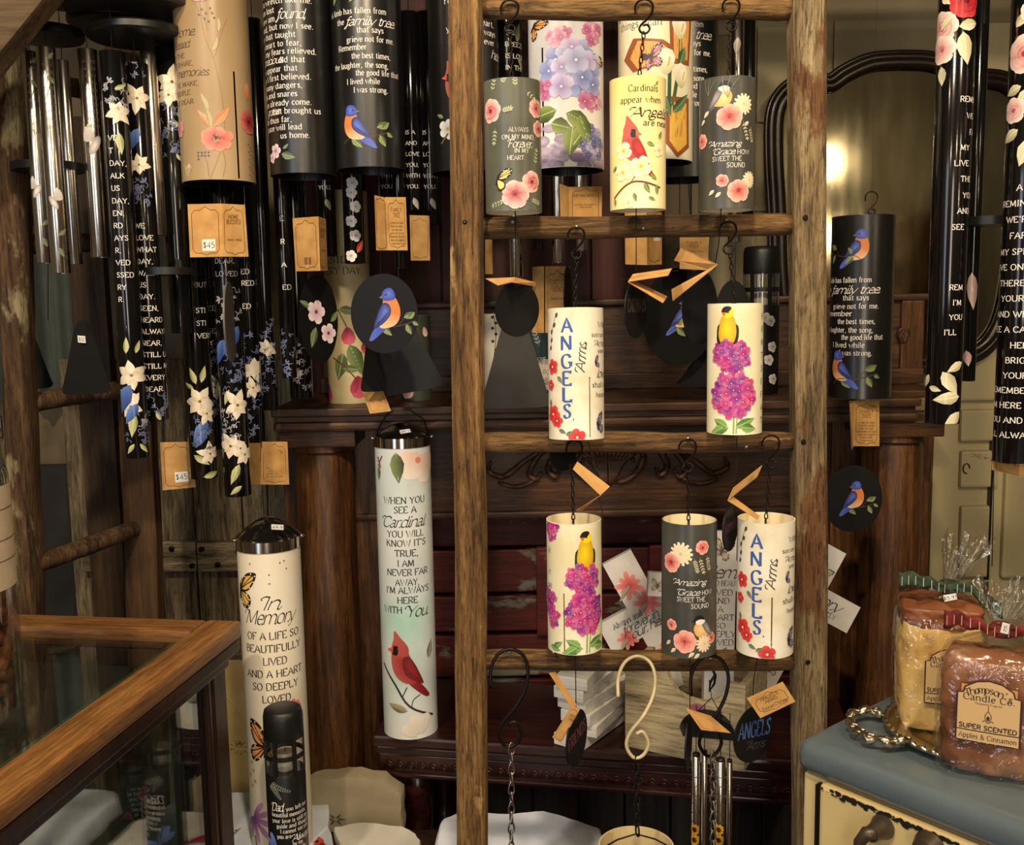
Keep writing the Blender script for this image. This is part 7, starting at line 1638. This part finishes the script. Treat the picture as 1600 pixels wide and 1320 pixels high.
for i in range(rg + 1):
    for j in range(seg):
        a, b_ = pi * i / rg, 2 * pi * j / seg; r_ = .011 * (1 + .22 * noise.noise((math.sin(a) * math.cos(b_) * 2, math.sin(a) * math.sin(b_) * 2, math.cos(a) * 2)))
        nv.append((r_ * math.sin(a) * math.cos(b_) * .8, r_ * math.sin(a) * math.sin(b_), r_ * math.cos(a) * .7))
nb.add(nv, [(i * seg + j, i * seg + (j + 1) % seg, (i + 1) * seg + (j + 1) % seg, (i + 1) * seg + j) for i in range(rg) for j in range(seg)], True)
M_NUT = mottled('candied_nut', [(.3, (96, 50, 26)), (.7, (150, 88, 48))], 60, .5, bump=.3)
q = random.Random(8); proto = None
for lay in range(9):
    for i in range(13):
        a = i * 2 * pi / 13 + lay * .26 - .3
        if math.cos(a - .2) < -.35: continue                  # only the side of the jar that shows
        loc_ = jc + Vector((.066 * math.cos(a), .066 * math.sin(a), .020 + lay * .0163)); 
        if proto is None: proto = o = nb.obj('candied_nut', M_NUT, None, 'brown sugar-coated nut inside the glass jar', 'nut', 'candied nuts in the jar')
        else: o = proto.copy(); COL.objects.link(o)
        o.location = loc_; o.rotation_euler = (q.uniform(0, 6), q.uniform(0, 6), q.uniform(0, 6))
o = B().lathe([(.0001, .012), (.05, .012), (.05, .155), (.0001, .158)], 24).obj('nut_heap', M_NUT, None, 'inner heap of brown candied nuts filling the jar', 'nuts', None, 'stuff'); o.location = jc

# ------------------------------------------------------------------ stove, tray and candles at the right
SZ = .90
A0 = G(1240, 1152, SZ); A1 = G(1600, 1290, SZ); d = (A1 - A0); SA = math.atan2(d.y, d.x)
M_ENB = mottled('blue_grey_enamel', [(.3, (82, 96, 104)), (.7, (98, 110, 116))], 6, .28, spec=.6); M_ENC = mottled('cream_enamel_stove', [(.3, (206, 182, 122)), (.7, (222, 200, 146))], 6, .3, spec=.6)
st = thing('enamel_stove', 'old cream enamel stove with blue-grey top at the lower right', 'stove', (A0.x, A0.y, 0), SA)
SL, SD = .75, .55
o = B().box((SL / 2, SD / 2, SZ - .024), (SL, SD, .048)).obj('top', M_ENB, st)
bv = o.modifiers.new('rounded', 'BEVEL'); bv.width = .02; bv.segments = 5
for pl in o.data.polygons: pl.use_smooth = True
bx = B().box((SL / 2, SD / 2 + .006, .43), (SL - .016, SD - .016, .84), bev=.004).obj('body', M_ENC, st)
B().box((.036, .0075, .43), (.003, .012, .83)).obj('seam', M_BLACK, st)
dr = B().box((.042 + .31, .008, .46), (.62, .018, .78), bev=.006).obj('oven_door', M_ENC, st)
V = []; rings = [(.0, -.0005, .0), (.012, .006, .02), (.02, .006, .03)]
x0, x1, z0, z1 = .085, .60, .14, .800
prf = []
for ins, dep, rr_ in ((0, 0, .05), (.008, .005, .048), (.018, .006, .044), (.028, .001, .04)):
    L_ = []
    for cx_, cz_, a0 in ((x1 - ins - rr_, z1 - ins - rr_, 0), (x0 + ins + rr_, z1 - ins - rr_, pi / 2), (x0 + ins + rr_, z0 + ins + rr_, pi), (x1 - ins - rr_, z0 + ins + rr_, 1.5 * pi)):
        for i in range(9): L_.append((cx_ + rr_ * math.cos(a0 + i * pi / 16), -.0012 - dep, cz_ + rr_ * math.sin(a0 + i * pi / 16)))
    prf.append(L_)
n = 36; V = [q for L_ in prf for q in L_]; F_ = [(r * n + i, r * n + (i + 1) % n, (r + 1) * n + (i + 1) % n, (r + 1) * n + i) for r in range(3) for i in range(n)]
B().add(V, F_, True).obj('pressed_border', M_ENC, st)
p = Print(lambda u, v, o_: (u, -.0015 - o_, v)); q = random.Random(6)
for i in range(260):
    u = q.uniform(.045, .62); s_ = q.uniform(.0006, .0026) * (1.4 if .06 < u < .45 else .7); zc = .8475 - abs(q.gauss(0, .0028))
    p.fan('paint_chip_print', [(u + s_ * math.cos(a) * q.uniform(.6, 1.5) * 1.6, zc + s_ * math.sin(a)) for a in (0, .9, 1.8, 2.7, 3.6, 4.5, 5.4)], C(30, 26, 22))
p.build(dr, P_MATTE)
def on_face(px, py):
    """stove-local place on the door's face under a photo pixel"""
    M_ = Matrix.Translation(st.location) @ Matrix.Rotation(SA, 4, 'Z'); nrm = M_.to_3x3() @ Vector((0, -1, 0)); o_ = M_ @ Vector((0, 0, 0)); d_ = ray(px, py)
    return M_.inverted() @ (CAM + d_ * ((o_ - CAM).dot(nrm) / d_.dot(nrm)))
M_HAND = plain('worn_bronze', (88, 76, 62), .4, .6)
h = on_face(1382, 1290)
B().lathe([(.015, 0), (.016, .003), (.012, .014), (.010, .030)], 28, T(h.x, -.002, h.z, rx=pi / 2)).obj('handle_boss', M_HAND, st, auto=40)
B().sweep([(h.x + .004, -.026, h.z + .002), (h.x - .006, -.032, h.z - .001), (h.x - .013, -.034, h.z - .014), (h.x - .015, -.034, h.z - .09)], [.009, .009, .008, .010], 12).obj('door_handle', M_HAND, st)
h = on_face(1456, 1320); B().lathe([(.018, 0), (.02, .004), (.014, .02), (.0001, .024)], 24, T(h.x, -.002, h.z, rx=pi / 2)).obj('knob', M_HAND, st, auto=40)
# silver tray
M_TRAY, nt, b = newmat('old_silver'); b.inputs['Metallic'].default_value = 1; b.inputs['Roughness'].default_value = .24; b.inputs['Base Color'].default_value = (*lin((196, 184, 156)), 1)
tz = SZ + .002
e0, e1 = G(1384, 1140, tz), G(1540, 1232, tz); hd = G(1336, 1150, tz)
tc_ = G(1566, 1148, tz); mj = (tc_ - hd).normalized(); mn = Vector((-mj.y, mj.x, 0)); ta = (tc_ - e0).length; 
tb = .125
tr = thing('silver_tray', 'oval silver tray with scrolled handle and rope rim on the stove', 'tray', (tc_.x, tc_.y, tz), math.atan2(mj.y, mj.x))
def oval(a, b_, z, n=96): return [(a * math.cos(2 * pi * i / n), b_ * math.sin(2 * pi * i / n), z) for i in range(n)]
n = 96; V = oval(ta * .62, tb * .60, .001) + oval(ta * .80, tb * .76, .002) + oval(ta * .84, tb * .82, .0075) + oval(ta * 1.0, tb, .010) + oval(ta * .99, tb * .99, .0075) + oval(ta * .78, tb * .74, .0) + [(0, 0, .001), (0, 0, 0)]
F_ = [(r * n + i, r * n + (i + 1) % n, (r + 1) * n + (i + 1) % n, (r + 1) * n + i) for r in range(5) for i in range(n)] + [(i, 6 * n, (i + 1) % n) for i in range(n)] + [(5 * n + i, 5 * n + (i + 1) % n, 6 * n + 1) for i in range(n)]
B().add(V, F_, True).obj('dish', M_TRAY, tr, auto=50)
nn = 260; B().sweep([(ta * math.cos(2 * pi * i / nn), tb * math.sin(2 * pi * i / nn), .0105 + .0012 * math.sin(i * 1.3)) for i in range(nn)], [.0034 + .0012 * math.sin(i * 1.3) for i in range(nn)], 8, True).obj('rope_rim', M_TRAY, tr)
for s_ in (-1, 1):
    cv = B(); pts = smooth_pts([(s_ * ta * .97, -.045), (s_ * (ta + .018), -.050), (s_ * (ta + .040), -.036), (s_ * (ta + .050), -.012), (s_ * (ta + .050), .012), (s_ * (ta + .040), .036), (s_ * (ta + .018), .050), (s_ * ta * .97, .045)], 6)
    cv.sweep([(x, y, .014 + .003 * math.sin(i * .9)) for i, (x, y) in enumerate(pts)], [.0052 + .0022 * math.sin(i * 1.1) for i in range(len(pts))], 8)
    for i in range(0, len(pts), 4):
        x, y = pts[i]; cv.sweep([(x + .006 * math.cos(a) * (1 - a * .08), y + .006 * math.sin(a) * (1 - a * .08), .017) for a in [k * .8 for k in range(8)]], .0022, 6)
    cv.obj('scrolled_handle', M_TRAY, tr)
# wrapped candles
def lump(name, w_, dp, h, mat, parent, seed, amp=.05):
    bm = bmesh.new(); bmesh.ops.create_cube(bm, size=1); bmesh.ops.subdivide_edges(bm, edges=bm.edges[:], cuts=22, use_grid_fill=True)
    V = []
    for v in bm.verts:
        c_ = v.co * 2; r4 = (abs(c_.x) ** 6 + abs(c_.y) ** 6 + abs(c_.z * .98) ** 6) ** (1 / 6.)
        q_ = Vector((c_.x, c_.y, c_.z)) / max(r4, .3) if r4 > 0 else c_
        q_ = Vector((q_.x * w_ / 2, q_.y * dp / 2, q_.z * h / 2 + h / 2))
        nz_ = (.35 - abs(noise.noise(Vector((q_.x * 42, q_.y * 42, q_.z * 24)) + Vector((seed, 0, 0)))) * 1.3) * .6 + noise.noise(q_ * 95 + Vector((seed, 3, 0))) * .3
        out = Vector((q_.x, q_.y, 0)).normalized() if Vector((q_.x, q_.y, 0)).length > 1e-5 else Vector((0, 0, 1))
        q_ = q_ + out * nz_ * amp * w_ + Vector((0, 0, 1)) * noise.noise(q_ * 50 + Vector((0, seed, 0))) * amp * .06 * (1 if c_.z > .9 else 0)
        q_.z = max(q_.z, 0); V.append(q_)
    bm.verts.index_update(); F_ = [[v.index for v in f.verts] for f in bm.faces]; bm.free()
    return B().add(V, F_, True).obj(name, mat, parent)
M_WAXB = mottled('cinnamon_wax', [(.3, (84, 48, 32)), (.48, (138, 88, 60)), (.7, (166, 118, 84))], 14, .35, 8, bump=.5); M_WAXY = mottled('vanilla_wax', [(.28, (140, 74, 50)), (.42, (222, 186, 112)), (.75, (238, 212, 150))], 13, .35, 8, stretch=(1, 1, .45), bump=.5)
M_WAXT = mottled('caramel_wax', [(.3, (96, 52, 32)), (.7, (146, 90, 54))], 14, .35, 8)
def cello(name='cellophane'):
    if name in MATS: return MATS[name]
    mt, nt, b_ = newmat(name)
    tr_ = N(nt, 'ShaderNodeBsdfTransparent'); tr_.inputs[0].default_value = (.97, .96, .94, 1); gl = N(nt, 'ShaderNodeBsdfGlossy'); gl.inputs['Roughness'].default_value = .06; gl.inputs[0].default_value = (1, .97, .9, 1)
    tx = N(nt, 'ShaderNodeTexCoord'); nz_ = N(nt, 'ShaderNodeTexNoise'); nz_.inputs['Scale'].default_value = 30; nz_.inputs['Detail'].default_value = 3; nz_.inputs['Distortion'].default_value = 1.5; bp_ = N(nt, 'ShaderNodeBump'); bp_.inputs['Strength'].default_value = .9; bp_.inputs['Distance'].default_value = .006
    nt.links.new(tx.outputs['Object'], nz_.inputs['Vector']); nt.links.new(nz_.outputs['Fac'], bp_.inputs['Height']); nt.links.new(bp_.outputs['Normal'], gl.inputs['Normal'])
    fr_ = N(nt, 'ShaderNodeLayerWeight'); fr_.inputs['Blend'].default_value = .3; ma = N(nt, 'ShaderNodeMath', operation='MULTIPLY_ADD'); ma.inputs[1].default_value = .3; ma.inputs[2].default_value = .10
    mx_ = N(nt, 'ShaderNodeMixShader'); nt.links.new(fr_.outputs['Facing'], ma.inputs[0]); nt.links.new(ma.outputs[0], mx_.inputs[0]); nt.links.new(tr_.outputs[0], mx_.inputs[1]); nt.links.new(gl.outputs[0], mx_.inputs[2]); nt.links.new(mx_.outputs[0], nt.nodes['Material Output'].inputs[0])
    return mt
def bag(parent, w_, dp, h, neck, top, fan, seed, lx=0):
    """crinkled clear bag: boxy round the wax, gathered at the neck, fanning out above"""
    n = 72; prof = [(0.0, 1.0), (.1, 1.03), (.35, 1.02), (.7, 1.03), (.95, 1.0), (1.02, .86)]
    V = []; rows = []
    for u, s_ in prof: rows.append((u * h, s_, 0))
    hn = neck - h * 1.02
    rows += [(h * 1.02 + hn * .45, .52, .3), (h * 1.02 + hn * .8, .24, .7), (neck, .13, 1), (neck + (top - neck) * .3, .24 * fan, 1), (neck + (top - neck) * .65, .42 * fan, 1), (top, .56 * fan, 1)]
    for r, (z, s_, g) in enumerate(rows):
        for i in range(n):
            a = 2 * pi * i / n; c_, s2 = math.cos(a), math.sin(a)
            k = (abs(c_) ** 5 + abs(s2) ** 5) ** (-1 / 5.) if g == 0 else 1 + (1 - g) * .12
            cr_ = 1 + (.03 + .16 * g) * noise.noise((c_ * 3 + seed, s2 * 3, z * 24)) + (.0 + .13 * g) * math.sin(i * 1.57 + seed + r * .6)
            zz = z + (.02 * noise.noise((c_ * 4, s2 * 4, seed * 2.)) + .010 * math.sin(i * .8) if r == len(rows) - 1 else 0) + (.004 * noise.noise((c_ * 5, s2 * 5, z * 9 + seed)) if 1 < r < len(rows) - 1 else 0)
            fl_ = .6 if g == 1 and r > 8 else 1
            V.append((lx * max(0, z - h) + s_ * k * cr_ * c_ * w_ / 2, s_ * k * cr_ * s2 * dp / 2 * fl_, zz))
    F_ = [(r * n + i, r * n + (i + 1) % n, (r + 1) * n + (i + 1) % n, (r + 1) * n + i) for r in range(len(rows) - 1) for i in range(n)]
    o = B().add(V, F_, True).obj('cellophane_bag', cello(), parent); 
    sd = o.modifiers.new('crinkle', 'SUBSURF'); sd.levels = 1; sd.render_levels = 1
    return o
def ribbon(parent, z, w_, mat, c2, nx):
    """torn plaid cloth strip knotted round the neck"""
    for s_ in (-1, 1):
        P_ = smooth_pts([(0, -.012, z), (s_ * .02, -.018, z + .006), (s_ * .045, -.016, z + (.012 if s_ < 0 else -.012)), (s_ * .066, -.012, z + (.008 if s_ < 0 else -.026))], 5); V = []; n = len(P_)
        for i, (x, y, zz) in enumerate(P_):
            hw_ = w_ * (.35 + .65 * i / n)
            for k_ in (-1, -.33, .33, 1): V.append((x, y - .003 * math.cos(k_ * 3 + i), zz + k_ * hw_ + .002 * math.sin(i * 1.3)))
        o = B().add(V, [(i * 4 + j, i * 4 + j + 1, i * 4 + j + 5, i * 4 + j + 4) for i in range(n - 1) for j in range(3)], True).obj('ribbon_tail', mat, parent); o.location.x = nx
        so = o.modifiers.new('cloth', 'SOLIDIFY'); so.thickness = .0012
        p = Print(lambda u, v, off: tuple(Vector(P_[max(0, min(n - 1, int(u)))]).lerp(Vector(P_[max(0, min(n - 1, int(u) + 1))]), u - int(u)) + Vector((0, -.0045 - off, v))))
        for i in range(2, n - 1, 2): p.stroke('plaid_pattern', [(i, -w_ * .5), (i, 0), (i, w_ * .5)], .22, c2)
        p.build(o)
    B().lathe([(.011, -.008), (.015, -.004), (.015, .004), (.011, .008), (.011, -.008)], 20, T(nx, 0, z), False).obj('knot', mat, parent)
def label_art(p, flavour):
    ol = [(10, 100), (10, 32), (18, 30), (20, 22), (34, 13), (50, 10), (66, 13), (80, 22), (82, 30), (90, 32), (90, 100)]
    p.poly('label_print', ol, C(206, 172, 122)); p.stroke('label_border_print', ol + [ol[0]], 2, C(54, 30, 36)); p.stroke('label_border_print', [(10, 84), (90, 84)], 1.6, C(54, 30, 36))
    for i, ch in enumerate("Thompson's"):
        a = (i - 4.5) * .07; p.text(ch, 50 + (i - 4.5) * 5.6, 30 + 10 * (abs(i - 4.5) / 4.5) ** 2 * .8 - 2, 10, C(54, 36, 30), 'serif', anchor='c', rot=a)
    p.text('Candle Co.', 50, 40, 9, C(54, 36, 30), 'serif', anchor='c'); p.text('Pleasantly Fragrant', 50, 45, 2.6, C(54, 36, 30), 'serif', anchor='c')
    p.stroke('flame_print', [(50, 46), (50, 54)], .8, C(54, 36, 30)); p.stroke('flame_print', smooth_pts([(50, 53), (46, 60), (47, 65), (50, 67), (53, 65), (54, 60), (50, 53)], 3), .9, C(54, 36, 30)); p.fan('flame_print', ell(50, 63, 2, 3), C(54, 36, 30)); p.stroke('flame_print', smooth_pts([(43, 69), (46, 67), (50, 70), (54, 67), (57, 69)], 3), .9, C(54, 36, 30))
    p.text('SUPER SCENTED', 14, 81, 6.4, C(40, 26, 24), 'sans', x1=86, weight=1.6); p.text(flavour, 14, 95, 7, C(54, 36, 30), 'serif', x1=86)
def candle(label, px, py, w_, dp, h, rz, mat, flavour, rib, c2, lx, neck, top, seed, lab, fan=1.0, capw=None):
    c_ = G(px, py, tz + .004); t = thing('wrapped_candle', label, 'candle', (c_.x, c_.y, tz + .004), rz, 'wrapped scented candles on the tray')
    wx = lump('wax_block', w_, dp, h, mat, t, seed, .085)
    if capw: lump('wax_top', w_ * .98, dp * .98, .034, capw, t, seed + 2, .10).location = (0, 0, h - .022)
    bag(t, w_ * 1.09, dp * 1.09, h, neck, top, fan, seed, lx)
    lw, lz, lh, lxo = lab; y_ = -dp / 2 * 1.05 - .004
    p = Print(lambda u, v, o: (lxo + (u - 50) / 100 * lw, y_ - o - .002 * (1 - ((u - 50) / 50) ** 2), lz + (55 - v) / 100 * lh), 12); label_art(p, flavour); 
    hold = B().box((lxo, y_ + .0018, lz), (lw * .7, .0008, lh * .7)).obj('label_card', M_KRAFT, t); p.build(hold, P_MATTE)
    nx = lx * (neck - h)
    ribbon(t, neck, .0125, rib, c2, nx)
    return t, nx
M_RIBR = mottled('red_plaid_cloth', [(.3, (70, 18, 18)), (.7, (122, 36, 32))], 60, .9); M_RIBG = mottled('green_plaid_cloth', [(.3, (26, 40, 28)), (.7, (58, 78, 56))], 60, .9)
t, nx = candle('yellow and brown wrapped candle with green ribbon, behind the other candle', 1462, 1128, .105, .085, .165, face_cam((.55, 1.3)) + .12, M_WAXY, 'Apple Dumpling', M_RIBG, C(170, 180, 150), .35, .195, .26, 3, (.075, .085, .085, .008), 1.0, M_WAXT)
sticker(t, [(1474, 930, 1.12), (1494, 927, 1.12), (1496, 936, 1.12), (1476, 940, 1.12)], '$5.95')
t, nx = candle('cinnamon brown wrapped candle with red plaid ribbon, nearer the viewer', 1548, 1195, .118, .085, .150, face_cam((.55, 1.15)) - .04, M_WAXB, 'Apples & Cinnamon', M_RIBR, C(214, 150, 120), .22, .178, .235, 9, (.088, .088, .088, -.004), 1.25)
sticker(t, [(1567, 972, 1.0), (1578, 975, 1.0), (1575, 991, 1.0), (1563, 988, 1.0)], '$5')
